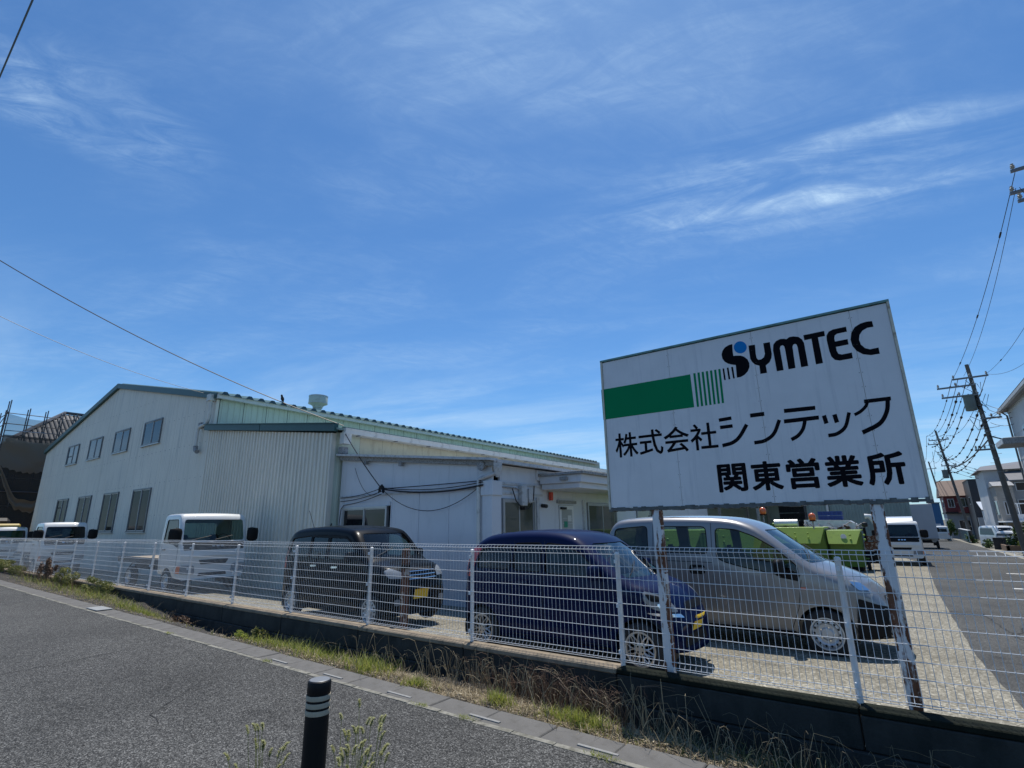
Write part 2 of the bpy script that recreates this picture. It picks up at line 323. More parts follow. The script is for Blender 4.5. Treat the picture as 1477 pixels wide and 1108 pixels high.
def seam(name, pts, w, m, zf, jit=.01):       # a crack or joint: a thin irregular dark strip just over the surface
    P = []; r_ = random.Random(5)
    for (ax, ay), (bx, by) in zip(pts[:-1], pts[1:]):
        n = max(2, int(math.hypot(bx - ax, by - ay) / .12)); P += [(ax + (bx - ax) * k / n + r_.uniform(-jit, jit), ay + (by - ay) * k / n + r_.uniform(-jit, jit)) for k in range(n)]
    vs = []
    for i, (x, y) in enumerate(P):
        q = P[min(i + 1, len(P) - 1)]; o = P[max(i - 1, 0)]; d = Vector((q[0] - o[0], q[1] - o[1])).normalized(); ww = w * r_.uniform(.35, 1) / 2
        vs += [(x - d.y * ww, y + d.x * ww, zf(x, y)), (x + d.y * ww, y - d.x * ww, zf(x, y))]
    me = bpy.data.meshes.new(name); me.from_pydata(vs, [], [(2 * i, 2 * i + 1, 2 * i + 3, 2 * i + 2) for i in range(len(P) - 1)]); me.materials.append(m); return tag(link(name, me), None, kind='structure')
M_CRACK = mat('crack_dark', (.022, .022, .022), .95)
seam('asphalt_crack', [(-8.42, 1.71), (-8.5, 2.45), (-8.8, 3.68)], .014, M_CRACK, lambda x, y: pz(x) + .003)
seam('asphalt_crack', [(-8.6, .2), (-8.42, 1.71)], .011, M_CRACK, lambda x, y: pz(x) + .003)
seam('asphalt_crack', [(-6.3, 2.9), (-5.6, 2.2), (-5.2, 2.15)], .010, M_CRACK, lambda x, y: pz(x) + .003)
for yy in (7.6, 12.4, 17.2, 22.): seam('yard_joint', [(-30, yy), (.3, yy)], .018, M_CRACK, lambda x, y: gz(y) + .013, .004)
for xx_ in (-3.4, -7.0): seam('yard_joint', [(xx_, 5.3), (xx_, 30)], .014, M_CRACK, lambda x, y: gz(y) + .013, .004)
seam('street_crack', [(1.1, 12), (1.9, 16), (2.2, 19), (3.1, 23), (3.3, 28)], .03, M_CRACK, lambda x, y: gz(y) + .008, .03)
seam('street_crack', [(.9, 8), (1.3, 10.5), (1.1, 12), (.9, 15)], .025, M_CRACK, lambda x, y: gz(y) + .008, .03)
# white worn line, then the gutter slabs one by one
gut = thing('concrete_gutter', 'line of grey concrete gutter slabs along the edge of the asphalt path', 'gutter', (0, 0, 0))
gut['kind'] = 'structure'; del gut['category']
slab = bev(MB().box(0, .592, 0, .30, -.10, 0).build('gutter_slab', M_GUT, gut), .008)
slot = MB().box(0, .33, 0, .028, -.02, .003).build('drain_slot', mat('slot_pale', (.24, .24, .23), .8, var=.2, vs_=20), gut)
first = True
x = 5.83
k = 0
while x > -33:
    z = pz(x)
    if first: o = slab; first = False
    else: o = slab.copy(); C.objects.link(o)
    o.location = (x, 3.765, z + rr.uniform(-.003, .004)); o.rotation_euler = (rr.uniform(-.006, .006), .0095 if x < -2 else 0, rr.uniform(-.002, .002))
    x -= .6; k += 1
xs = -1.93 - .33 + 1.07 * 7
first = True
while xs > -7:
    if first: o = slot; first = False
    else: o = slot.copy(); C.objects.link(o)
    o.location = (xs, 3.815, pz(xs) + .004); o.rotation_euler = (0, .0095 if xs < -2 else 0, 0); xs -= 1.07
kb = MB(); xx = 6.4
while xx > -33:
    x2 = xx - .4; w = rr.uniform(-.006, .006)
    kb.box(x2, xx - .004, 3.705 + w, 3.762, pz(xx) - .08, pz(xx) + .006 + rr.uniform(-.002, .002)); xx = x2
o = kb.build('gutter_edge_strip', M_KERB, gut)
# verge soil, dipping to the foot of the wall at the right
from mathutils import noise as mn
def soil(x, y):
    t = min(1, max(0, (y - 4.10) / .9)); dip = float(np.interp(x, [-22, -14, -12, -9, -6.5, -4, -1.5, 2], [.04, .08, .26, .31, .20, .13, .22, .32]))
    return pz(x) - .03 - dip * t * t * (3 - 2 * t) + .055 * mn.noise(Vector((x * 3.1, y * 3.1, 0))) * min(1, (y - 4.03) * 6) + .02 * mn.noise(Vector((x * 11, y * 11, 3))) 
sheet('verge_soil', [6.5 - .1 * i for i in range(335)], [4.03 + .0903 * i for i in range(13)], soil, M_SOIL)

# ------------------------------------------------------------------ retaining wall of concrete blocks
wall = thing('retaining_wall', 'low dark stained concrete block wall carrying the white mesh fence', 'wall')
wb = bev(MB().box(0, 1.99, 0, .16, 0, .235).build('wall_block', M_WALLC, wall), .008)
cp = bev(MB().box(0, 1.992, -.012, .19, 0, .055).build('coping', M_COPE, wall), .01)
cpd = bev(MB().box(0, 1.992, .0, .175, 0, .048).build('coping_dark', M_COPED, wall), .008); cpme = cpd.data; cpl = cp.data
for i in range(31):
    x0 = 7.47 - 2 * (i + 1) + .0
    for j, z in enumerate((-1.665, -1.905)):
        o = wb if (i == 0 and j == 0) else wb.copy()
        if o is not wb: C.objects.link(o)
        o.location = (x0 - (1.0 if j else 0), 5.085 - .028 * j + rr.uniform(-.003, .003), z)
    o = cp if i == 0 else cp.copy()
    o.data = cpl
    if i: C.objects.link(o)
    o.location = (x0 + .0, 5.088 + rr.uniform(-.006, .006), -1.427 + rr.uniform(-.003, .003))
    if x0 > -2.6: o.data = cpme  # near-black coping on the stretch towards the right

bpy.data.objects.remove(cpd)
# ------------------------------------------------------------------ white mesh fence
YF = 5.2; ZT = -.238; ZB = -1.33
fence = thing('mesh_fence', 'white welded wire mesh fence with round posts on the concrete wall', 'fence', (0, YF, -1.37))
pb = MB().lathe([(.0, 1.07), (.012, 1.072), (.025, 1.062), (.027, 1.04), (.024, 1.035), (.024, -.02)], 12)
post = pb.build('post', M_FENCE, fence, smooth=40)
# one 2 m panel: vertical wires and the folded top and bottom
def wirepanel():
    m = MB(); n = 40; r = .0022
    for i in range(n):
        x = (i + .5) * .05
        path = [(x, 0, .035), (x, -.028, .06), (x, 0, .10), (x, 0, 1.05), (x, -.03, 1.10), (x, 0, 1.132)]
        m.tube(path, r, 4, caps=False)
    return m
vp_ = wirepanel().build('wire_panel', M_FENCE, fence, fix=False)
hm = MB().tube([(0, 0, 0), (1.996, 0, 0)], .0034, 5).build('horizontal_wire', M_FENCE, None, fix=False)
HZ = [(.035, 0), (.06, -.028), (.10, 0)] + [(.10 + .1188 * i, 0) for i in range(1, 8)] + [(1.05, 0), (1.10, -.03), (1.132, 0)]
bolt = MB().box(-.012, .012, -.02, .006, -.018, .018).build('clamp', M_FENCE, None)
firsts = dict(post=0, pan=0, h=0, b=0)
def take(o, key):
    if firsts[key] == 0: firsts[key] = 1; return o
    c = o.copy(); C.objects.link(c); return c
for i in range(31):
    px = 5.47 - 2 * i + 0.0
    o = take(post, 'post'); o.location = (px, .045, 0); o.rotation_euler = (rr.uniform(-.008, .008), rr.uniform(-.012, .012), 0)
    p = take(vp_, 'pan'); p.location = (px - .72 - 1.0 + rr.uniform(-.004, .004), rr.uniform(-.004, .004), rr.uniform(-.006, .004)); p.rotation_euler = (rr.uniform(-.006, .006), rr.uniform(-.002, .002), 0)
    for (z, y) in HZ:
        h = take(hm, 'h'); h.parent = p; h.location = (0, y - .004, z)
    for z in (.12, .55, .98):
        b = take(bolt, 'b'); b.parent = o; b.location = (0, -.04, z)

# ------------------------------------------------------------------ the big sign
SG = thing('company_sign', 'large white sign board on two rusty posts with black lettering and a green bar', 'sign board', (0, 5.36, 0))
SX0, SX1, SZ0, SZ1 = -2.63, .197, .145, 1.855
fy = 0.                                     # face plane (local Y)
box('backing', SX0 + .02, SX1 - .02, fy + .006, fy + .10, SZ0 + .02, SZ1 - .02, M_SIGNEDGE, SG)
cuts = [SX0 + .022, -1.812, -.951, -.107, SX1 - .022]
for a, b in zip(cuts[:-1], cuts[1:]):       # four face sheets with open joints
    bev(box('face_panel', a + .0015, b - .0015, fy, fy + .008, SZ0 + .012, SZ1 - .012, M_SIGN, SG), .0012)
box('frame_side', SX0, SX0 + .02, fy - .012, fy + .105, SZ0, SZ1, M_SIGNEDGE, SG)
box('frame_side', SX1 - .02, SX1, fy - .012, fy + .105, SZ0, SZ1, M_SIGNEDGE, SG)
box('frame_top', SX0, SX1, fy - .016, fy + .115, SZ1 - .004, SZ1 + .016, M_SIGNTOP, SG)
m = MB(); xx = SX0
for i in range(60):                         # ragged, grimy lower edge
    x2 = xx + (SX1 - SX0) / 60; m.box(xx, x2 + .001, fy - .010, fy + .11, SZ0 - .012 - rr.uniform(0, .016), SZ0 + rr.uniform(.004, .022)); xx = x2
m.build('frame_bottom', M_TEAR, SG)
rv = MB()
for c in (-1.812, -.951, -.107):
    for s_ in (-.012, .012):
        for k in range(13):
            zz = SZ0 + .07 + k * .13; rv.lathe([(.003, 0), (.0028, -.003), (0, -.0035)], 6, (c + s_, fy, zz), 'y')
rv.build('rivets', M_TEAR, SG)['kind'] = 'stuff'
SIGN = {'S':[[-1.1349,1.7528],[-1.1699,1.7499],[-1.2109,1.733],[-1.2385,1.7006],[-1.2515,1.6619],[-1.2482,1.6184],[-1.2289,1.581],[-1.2001,1.5556],[-1.1676,1.54],[-1.1284,1.5263],[-1.1338,1.3937],[-1.0975,1.3945],[-1.0597,1.4095],[-1.0255,1.4397],[-1.0047,1.4796],[-1.0005,1.5229],[-1.0126,1.5624],[-1.039,1.5961],[-1.0702,1.6146],[-1.1097,1.6229],[-1.1393,1.6261],[-1.1406,1.6718]],
'b1':[[-1.2591,1.5143],[-1.2439,1.5129],[-1.2418,1.3911],[-1.2581,1.3925]],
'b2':[[-1.2175,1.5138],[-1.201,1.5136],[-1.1979,1.3906],[-1.2143,1.3906]],
'b3':[[-1.175,1.513],[-1.1573,1.5125],[-1.1543,1.3916],[-1.1706,1.3916]],
'Y':[[-0.9856,1.7026],[-0.986,1.5643],[-0.9747,1.5295],[-0.9525,1.4987],[-0.9127,1.4762],[-0.9147,1.3926],[-0.8548,1.3928],[-0.8562,1.4679],[-0.8186,1.4936],[-0.797,1.5324],[-0.7876,1.5739],[-0.7902,1.6956],[-0.8489,1.6971],[-0.8481,1.5868],[-0.8615,1.5531],[-0.8893,1.537],[-0.915,1.5379],[-0.9277,1.5596],[-0.9303,1.5895],[-0.9253,1.6995]],
'M':[[-0.7673,1.3919],[-0.7718,1.6068],[-0.7617,1.6628],[-0.735,1.6932],[-0.6957,1.706],[-0.6593,1.7005],[-0.6422,1.6907],[-0.6153,1.7076],[-0.579,1.7062],[-0.5389,1.6911],[-0.5134,1.6609],[-0.5013,1.6212],[-0.4994,1.3931],[-0.5581,1.3922],[-0.5595,1.5889],[-0.5637,1.6183],[-0.5754,1.6295],[-0.5929,1.6248],[-0.6017,1.6054],[-0.6066,1.3933],[-0.6657,1.3922],[-0.6673,1.5984],[-0.6718,1.6282],[-0.6838,1.6395],[-0.7018,1.6348],[-0.7107,1.6151],[-0.7083,1.3919]],
'T':[[-0.4961,1.6981],[-0.3234,1.7004],[-0.3242,1.6504],[-0.3815,1.6499],[-0.3785,1.3964],[-0.4355,1.3956],[-0.4351,1.6483],[-0.4941,1.6465]],
'E':[[-0.1504,1.6996],[-0.1503,1.6516],[-0.2277,1.6496],[-0.2486,1.6366],[-0.2559,1.6108],[-0.2553,1.5791],[-0.1561,1.5808],[-0.1566,1.5295],[-0.2555,1.5272],[-0.255,1.4876],[-0.2463,1.4586],[-0.2208,1.4465],[-0.1447,1.449],[-0.1456,1.396],[-0.2454,1.3938],[-0.2817,1.408],[-0.304,1.4437],[-0.3121,1.5],[-0.3165,1.6041],[-0.3115,1.6515],[-0.2896,1.6839],[-0.2538,1.6974]],
'C':[[0.0479,1.7039],[0.0503,1.6497],[0.0045,1.6503],[-0.0351,1.6331],[-0.0619,1.5992],[-0.0733,1.5548],[-0.0663,1.5065],[-0.0411,1.4677],[-0.0076,1.4498],[0.0547,1.4531],[0.0543,1.3959],[-0.0111,1.3968],[-0.0652,1.4161],[-0.1063,1.4554],[-0.13,1.5073],[-0.1352,1.5691],[-0.1186,1.633],[-0.0863,1.6795],[-0.0399,1.7019],[0.0035,1.7085]],
'dot':[[-1.0033,1.6886],[-1.0074,1.6728],[-1.0153,1.659],[-1.0264,1.6481],[-1.0401,1.6408],[-1.0554,1.6376],[-1.0712,1.6388],[-1.0866,1.6443],[-1.1005,1.6537],[-1.1119,1.6665],[-1.12,1.6818],[-1.1243,1.6984],[-1.1244,1.7154],[-1.1203,1.7314],[-1.1123,1.7454],[-1.1009,1.7564],[-1.087,1.7637],[-1.0715,1.7667],[-1.0555,1.7652],[-1.0402,1.7595],[-1.0264,1.7498],[-1.0152,1.737],[-1.0074,1.7218],[-1.0033,1.7053]],
'green':[[-2.6423,1.5186],[-1.592,1.5141],[-1.5872,1.1561],[-2.6384,1.1586]],
'g0':[[-1.5586,1.5184],[-1.5359,1.5181],[-1.5367,1.1544],[-1.5589,1.1545]],
'g1':[[-1.5149,1.5179],[-1.4924,1.5176],[-1.494,1.1547],[-1.516,1.1549]],
'g2':[[-1.4716,1.5173],[-1.4493,1.517],[-1.4517,1.155],[-1.4735,1.1552]],
'g3':[[-1.4287,1.5167],[-1.4066,1.5164],[-1.4099,1.1554],[-1.4314,1.1556]],
'g4':[[-1.3861,1.5162],[-1.3643,1.5159],[-1.3683,1.1557],[-1.3897,1.1559]],
'g5':[[-1.344,1.5156],[-1.3224,1.5153],[-1.3272,1.156],[-1.3484,1.1562]],
'g6':[[-1.3023,1.5151],[-1.2808,1.5148],[-1.2864,1.1563],[-1.3074,1.1565]],
'shi0':[[-1.3562,0.969],[-1.2348,0.9759],[-1.2363,1.0104],[-1.358,1.0039]],
'shi1':[[-1.3539,0.8943],[-1.2337,0.8962],[-1.2337,0.9304],[-1.3541,0.929]],
'shi2':[[-1.3497,0.7102],[-1.3297,0.7138],[-1.3093,0.7168],[-1.2885,0.7202],[-1.2678,0.7248],[-1.2481,0.7315],[-1.2306,0.7397],[-1.2148,0.7488],[-1.1997,0.7596],[-1.1848,0.7725],[-1.1693,0.7883],[-1.1531,0.8077],[-1.1368,0.83],[-1.1207,0.8539],[-1.1047,0.8778],[-1.0889,0.9006],[-1.1154,0.9216],[-1.1314,0.8984],[-1.1476,0.8743],[-1.1634,0.851],[-1.1787,0.83],[-1.1933,0.8126],[-1.2068,0.7989],[-1.2194,0.7879],[-1.2318,0.7791],[-1.2449,0.7716],[-1.2594,0.7649],[-1.2756,0.7594],[-1.2937,0.7555],[-1.3134,0.7523],[-1.3341,0.7494],[-1.3546,0.7458]],
'n3':[[-1.0603,0.974],[-0.9329,0.9749],[-0.9323,1.0141],[-1.0599,1.0139]],
'n4':[[-1.0556,0.7084],[-1.0367,0.7099],[-1.0176,0.7108],[-0.9977,0.712],[-0.9773,0.715],[-0.957,0.7208],[-0.9375,0.729],[-0.9181,0.7388],[-0.8989,0.7509],[-0.8803,0.7659],[-0.8628,0.7843],[-0.8472,0.8068],[-0.8335,0.8323],[-0.821,0.8592],[-0.809,0.8859],[-0.7968,0.9115],[-0.824,0.9269],[-0.8366,0.9008],[-0.8487,0.8738],[-0.8607,0.8479],[-0.8729,0.825],[-0.8858,0.8064],[-0.8998,0.7918],[-0.9152,0.7795],[-0.9315,0.7692],[-0.9486,0.7607],[-0.9656,0.7537],[-0.9821,0.7489],[-0.9993,0.7465],[-1.0177,0.7455],[-1.0371,0.7447],[-1.0566,0.7431]],
'te5':[[-0.7606,0.9786],[-0.5026,0.973],[-0.5004,1.0103],[-0.7588,1.0171]],
'te6':[[-0.7741,0.8798],[-0.4872,0.8808],[-0.4854,0.9177],[-0.7728,0.918]],
'te7':[[-0.611,0.902],[-0.6164,0.8847],[-0.6215,0.8671],[-0.6265,0.8505],[-0.632,0.8353],[-0.6382,0.8219],[-0.6458,0.8094],[-0.6545,0.7975],[-0.664,0.7863],[-0.674,0.7761],[-0.6839,0.7673],[-0.6937,0.7603],[-0.7042,0.7546],[-0.7157,0.7493],[-0.7281,0.744],[-0.7405,0.7381],[-0.7301,0.7074],[-0.7182,0.713],[-0.7061,0.7183],[-0.6934,0.7241],[-0.6803,0.7313],[-0.6675,0.7405],[-0.6555,0.7512],[-0.644,0.7631],[-0.6329,0.7762],[-0.6225,0.7904],[-0.6132,0.8058],[-0.6053,0.8226],[-0.599,0.8403],[-0.5936,0.858],[-0.5886,0.8753],[-0.5833,0.892]],
'tsu8':[[-0.4609,0.9084],[-0.4517,0.833],[-0.419,0.8408],[-0.4281,0.9161]],
'tsu9':[[-0.3799,0.9064],[-0.3712,0.8318],[-0.3376,0.8399],[-0.3461,0.9144]],
'tsu10':[[-0.4379,0.7111],[-0.4239,0.7124],[-0.4097,0.713],[-0.3947,0.714],[-0.3788,0.7167],[-0.3629,0.7223],[-0.3473,0.73],[-0.3316,0.7392],[-0.3157,0.7507],[-0.3004,0.7652],[-0.2863,0.7834],[-0.2744,0.8055],[-0.2644,0.8305],[-0.2554,0.8568],[-0.2469,0.8829],[-0.2381,0.9079],[-0.263,0.9185],[-0.272,0.8929],[-0.2806,0.8665],[-0.2892,0.8413],[-0.298,0.819],[-0.3075,0.8014],[-0.3182,0.7877],[-0.3303,0.7763],[-0.3434,0.7669],[-0.3571,0.7589],[-0.3703,0.7524],[-0.3826,0.7481],[-0.3952,0.7461],[-0.4087,0.7453],[-0.4232,0.7447],[-0.4379,0.7434]],
'ku11':[[-0.2106,0.8732],[-0.2009,0.8777],[-0.1911,0.882],[-0.181,0.8866],[-0.1707,0.8918],[-0.1606,0.8981],[-0.1506,0.9053],[-0.1407,0.9133],[-0.1312,0.9218],[-0.1223,0.9307],[-0.1143,0.9398],[-0.1076,0.9494],[-0.1024,0.9591],[-0.0983,0.9682],[-0.0948,0.9765],[-0.0909,0.9847],[-0.111,0.9973],[-0.1151,0.9886],[-0.1188,0.98],[-0.1222,0.9722],[-0.126,0.9652],[-0.1307,0.9585],[-0.137,0.9513],[-0.1447,0.9436],[-0.1532,0.9361],[-0.1621,0.9289],[-0.1708,0.9226],[-0.1793,0.9174],[-0.1883,0.9128],[-0.1978,0.9086],[-0.2078,0.9042],[-0.2177,0.8996]],
'ku12':[[-0.1281,0.9763],[0.0631,0.9757],[0.0655,1.0087],[-0.126,1.0101]],
'ku13':[[0.0272,0.99],[0.0229,0.9689],[0.0193,0.948],[0.0156,0.9283],[0.011,0.9099],[0.0042,0.8919],[-0.0046,0.873],[-0.0147,0.8538],[-0.0262,0.8355],[-0.0396,0.8186],[-0.0555,0.8036],[-0.0756,0.7904],[-0.1002,0.7783],[-0.1279,0.7668],[-0.157,0.7552],[-0.1852,0.7429],[-0.1768,0.7071],[-0.1491,0.7192],[-0.1204,0.7308],[-0.0917,0.7428],[-0.0645,0.7564],[-0.0403,0.7725],[-0.0202,0.7915],[-0.0036,0.8124],[0.0101,0.834],[0.0214,0.8556],[0.0314,0.8771],[0.0397,0.8992],[0.0454,0.9215],[0.0495,0.943],[0.053,0.9634],[0.0572,0.9836]]}
def vinyl(name, poly, m, y=fy - .0015, parent=SG):
    return MB().prism([tuple(p) for p in poly], lambda a, b: (a, y, b), lambda a, b: (a, fy + .001, b)).build(name, m, parent)
def vgroup(name, keys, m, y=fy - .0015):
    q = MB()
    for i, k in enumerate(keys):
        yy = y - .0002 * i
        q.prism([tuple(p) for p in SIGN[k]], lambda a, b: (a, yy, b), lambda a, b: (a, fy + .001, b))
    return q.build(name, m, SG)
vinyl('green_bar', SIGN['green'], M_GREENV)
for i in range(7): vinyl('green_stripe', SIGN['g%d' % i], M_GREENV)
for k in ('b1', 'b2', 'b3'): vinyl('black_stripe', SIGN[k], M_BLACKV)
for k in 'SYMTEC':
    vinyl('letter', SIGN[k], M_BLACKV)['label'] = 'black rounded letter ' + k
vinyl('blue_dot', SIGN['dot'], M_BLUEV, fy - .0022)
for kk in (('shi0', 'shi1', 'shi2'), ('n3', 'n4'), ('te5', 'te6', 'te7'), ('tsu8', 'tsu9', 'tsu10'), ('ku11', 'ku12', 'ku13')):
    vgroup('katakana_letter', kk, M_BLACKV)
def kanji(ch, cx, cz, size, rad):
    cu = bpy.data.curves.new('t', 'FONT'); cu.body = ch; cu.size = 1; cu.resolution_u = 3
    o = bpy.data.objects.new('t', cu); C.objects.link(o); bpy.context.view_layer.update()
    me = bpy.data.meshes.new_from_object(o.evaluated_get(bpy.context.evaluated_depsgraph_get())); bpy.data.objects.remove(o)
    co = np.array([v.co for v in me.vertices]); lo, hi = co.min(0), co.max(0); size -= 2 * rad; sx = size / (hi[0] - lo[0]); sz = size * 1.01 / (hi[1] - lo[1])
    q = MB(); F = [tuple(p.vertices) for p in me.polygons]; offs = [(0, 0)] + [(rad * math.cos(k * math.pi / 6), rad * math.sin(k * math.pi / 6)) for k in range(12)]
    for i, (dx, dz) in enumerate(offs):           # the strokes thickened by shifted layers of the glyph
        q.add([((c[0] - (lo[0] + hi[0]) / 2) * sx + cx + dx, fy - .0016 - .00004 * i, (c[1] - (lo[1] + hi[1]) / 2) * sz + cz + dz) for c in co], F)
    q.build('kanji_letter', M_BLACKV, SG, fix=False)
for ch, cx in zip('株式会社', (-2.374, -2.09, -1.808, -1.525)): kanji(ch, cx, .840, .270, .0034)
for ch, cx in zip('関東営業所', (-1.298, -.990, -.683, -.376, -.068)): kanji(ch, cx, .408, .270, .0084)
for px in (-2.10, -.185):
    bev(box('sign_post', px - .045, px + .045, fy + .0, fy + .075, -1.62, SZ0 + .02, M_POST, SG), .004)
    for side_, z, ztop in ((1, -1.36, .10), (-1, -1.0, .06))[:2 if px > -1 else 1]:
        m = MB(); wd = .010; cap_ = .018 if px < -1 else (.016 if side_ > 0 else .018)
        while z < ztop:                      # rust-eaten strip down the flank, ragged inner edge
            h = rr.uniform(.006, .018); wd = min(cap_ * 1.5, max(.0, wd + rr.uniform(-.0065, .0065) + (cap_ * .55 - wd) * .08))
            if wd > .004: m.box(*sorted((px + side_ * (.0466 - wd), px + side_ * .0472)), fy - .0022, fy + .0772, z, z + h * 1.02)
            z += h
        m.build('rust_strip', M_RUST, SG)['kind'] = 'stuff'

# ------------------------------------------------------------------ ribbed cladding
def ribbed(u0, u1, zb, zt, prof, pitch, ops=(), org=(0, 0, 0), U=(1, 0, 0), D=(0, -1, 0), inv=False):
    """ribbed sheet from u0 to u1: prof = [(fraction of pitch, depth)], zt(u) its top, ops = openings (u0,u1,z0,z1)"""
    us = set([u0, u1])
    k0 = math.floor(u0 / pitch) - 1
    pts = []
    for k in range(k0, int(u1 / pitch) + 2):
        for f, d in prof: pts.append(((k + f) * pitch, d))
    xs, ds = zip(*pts)
    us |= set(x for x in xs if u0 < x < u1)
    for o in ops: us |= set(v for v in o[:2] if u0 < v < u1)
    us = sorted(us); dep = lambda u: float(np.interp(u, xs, ds))
    m = MB(); U, D, O = Vector(U), Vector(D), Vector(org)
    P = lambda u, z: O + U * u + D * dep(u) + Vector((0, 0, z))
    for a, b in zip(us[:-1], us[1:]):
        if b - a < 1e-5: continue
        mid = (a + b) / 2; cut = [(o[2], o[3]) for o in ops if o[0] < mid < o[1]]
        cut.sort(); lo = zb; segs = []
        for c in cut: segs.append((lo, c[0])); lo = c[1]
        segs.append((lo, None))
        for z0, z1 in segs:
            ta, tb = (zt(a), zt(b)) if z1 is None else (z1, z1)
            m.add([P(a, z0), P(b, z0), P(b, tb), P(a, ta)], [(0, 1, 2, 3)])
    return m
FINE = [(0, 0), (.30, 0), (.36, .006), (.64, .006), (.70, 0)]
TRAP = [(0, 0), (.30, .0), (.38, .042), (.72, .042), (.80, 0)]
def window(parent, x0, x1, z0, z1, y, pane, frame, n=2, name='window', depth=.07, tilt=0):
    """window in a wall facing -Y (y = wall plane): a frame standing proud, sashes and panes"""
    m = MB(); w = .055
    m.box(x0, x1, y - depth, y + .03, z1 - w, z1); m.box(x0, x1, y - depth - .02, y + .03, z0, z0 + w)
    m.box(x0, x0 + w, y - depth + .002, y + .03, z0 + w, z1 - w); m.box(x1 - w, x1, y - depth + .002, y + .03, z0 + w, z1 - w)
    f = m.build(name, frame, parent)
    a, b = x0 + w, x1 - w; k = (b - a) / n
    for i in range(n):
        yy = y - .035 + (.022 if i % 2 else 0)
        s = .03; q = MB(); q.box(a + i * k, a + i * k + s, yy - .012, yy + .012, z0 + w, z1 - w); q.box(a + (i + 1) * k - s, a + (i + 1) * k, yy - .012, yy + .012, z0 + w, z1 - w)
        q.box(a + i * k + s, a + (i + 1) * k - s, yy - .012, yy + .012, z1 - w - s, z1 - w); q.box(a + i * k + s, a + (i + 1) * k - s, yy - .012, yy + .012, z0 + w, z0 + w + s)
        q.build('sash', M_ALU if frame is M_ALUD else frame, f)
        box('pane', a + i * k + s, a + (i + 1) * k - s, yy - .003, yy + .003, z0 + w + s, z1 - w - s, pane, f)
    return f
# ------------------------------------------------------------------ factory hall
YG = 9.2; XL, XR, XM = -46.0, -21.6, -33.7; ZE, ZR = 5.15, 7.62; GB = gz(YG) - .1
hall = thing('factory_hall', 'long pale metal factory hall with gabled end wall, green roof trim and eight windows', 'factory')
def gt(x): return ZE + (ZR - ZE) * (1 - abs(x - XM) / (XR - XM) if x > XM else 1 - (XM - x) / (XM - XL))
wl = [(-3.143, -2.92), (-3.574, -3.35), (-4.01, -3.787), (-4.444, -4.225)]
ops = []
for a, b in wl: ops += [(a * YG, b * YG, -.085, 1.81), (a * YG, b * YG, 3.86, 5.0)]
core = MB().prism([(XL + .1, GB), (XR - .06, GB), (XR - .06, ZE), (XM, ZR - .05), (XL + .1, ZE)], lambda a, b: (a, YG + .08, b), lambda a, b: (a, YG + .3, b)).build('wall_core', M_DARK, hall)
x = XL
while x < XR - .01:                           # end wall cladding sheet by sheet, about 1 m wide
    x1 = min(x + .98, XR)
    yo = YG - rr.uniform(0, .004)
    full = [o_ for o_ in ops if o_[0] <= x + .005 and o_[1] >= x1 - .005]
    if full:                                  # sheets cut right through by the windows: one piece above, between and below
        full.sort(key=lambda q: q[2]); lo = GB
        for f_ in full: ribbed(x + .004, x1 - .004, lo, lambda u, z=f_[2]: z, FINE, .1633, (), (0, yo, 0)).build('wall_panel', M_CLAD, hall, fix=False); lo = f_[3]
        ribbed(x + .004, x1 - .004, lo, gt, FINE, .1633, (), (0, yo, 0)).build('wall_panel', M_CLAD, hall, fix=False)
    else: ribbed(x + .004, x1 - .004, GB, gt, FINE, .1633, ops, (0, yo, 0)).build('wall_panel', M_CLAD, hall, weld=True, fix=False)
    box('panel_joint', x1 - .012, x1 + .010, YG - .012, YG + .02, GB, gt(x1) - .02, M_CLAD, hall) if x1 < XR - .5 and not any(o_[0] - .02 < x1 < o_[1] + .02 for o_ in ops) else None
    x = x1
for i, o_ in enumerate(ops):
    low = i % 2 == 0
    window(hall, o_[0] - .01, o_[1] + .01, o_[2] - .01, o_[3] + .01, YG, M_PANEBR if low else M_PANEB, M_ALUD, 2)
    box('window_flashing', o_[0] - .07, o_[1] + .07, YG - .10, YG - .005, o_[2] - .05, o_[2] - .012, M_ALU, hall)
for (a, b) in (((XL - .12, ZE + .02), (XM, ZR + .06)), ((XM, ZR + .06), (XR + .15, ZE + .02))):    # verge trim
    m = MB(); d = Vector((b[0] - a[0], 0, b[1] - a[1])); c = Vector(((a[0] + b[0]) / 2, YG - .02, (a[1] + b[1]) / 2)); n = Vector((-d.z, 0, d.x)).normalized()
    m.obox(c, d / 2, Vector((0, .13, 0)), n * .13).build('verge_trim', M_GTRIM, hall)
q = MB()
for zz in (.6, 2.0, 3.4, 4.7, 6.0):
    x = XL + .3
    while x < XR - .2:
        if zz < gt(x) - .3 and not any(o_[0] - .1 < x < o_[1] + .1 and o_[2] - .1 < zz < o_[3] + .1 for o_ in ops): q.box(x - .012, x + .012, YG - .012, YG - .002, zz - .012, zz + .012)
        x += .49
q.build('cladding_screws', M_WEATH, hall)['kind'] = 'stuff'
box('corner_trim', XR - .05, XR + .03, YG - .05, YG + .06, GB, ZE - .1, M_CLAD, hall)
# east side wall over the lean-to
YEND = 42.
y = YG + .1
while y < YEND:
    y1 = y + .98
    ribbed(y + .010, y1 - .010, 1.5, lambda u: ZE + .1, [(0, 0), (.3, 0), (.4, .03), (.6, .03), (.7, 0)], .245, (), (XR - .02, 0, 0), (0, 1, 0), (1, 0, 0)).build('side_panel', M_CLADG, hall, fix=False)
    y = y1
box('side_core', XR - .3, XR - .06, YG + .32, YEND, 1.5, ZE, M_DARK, hall)
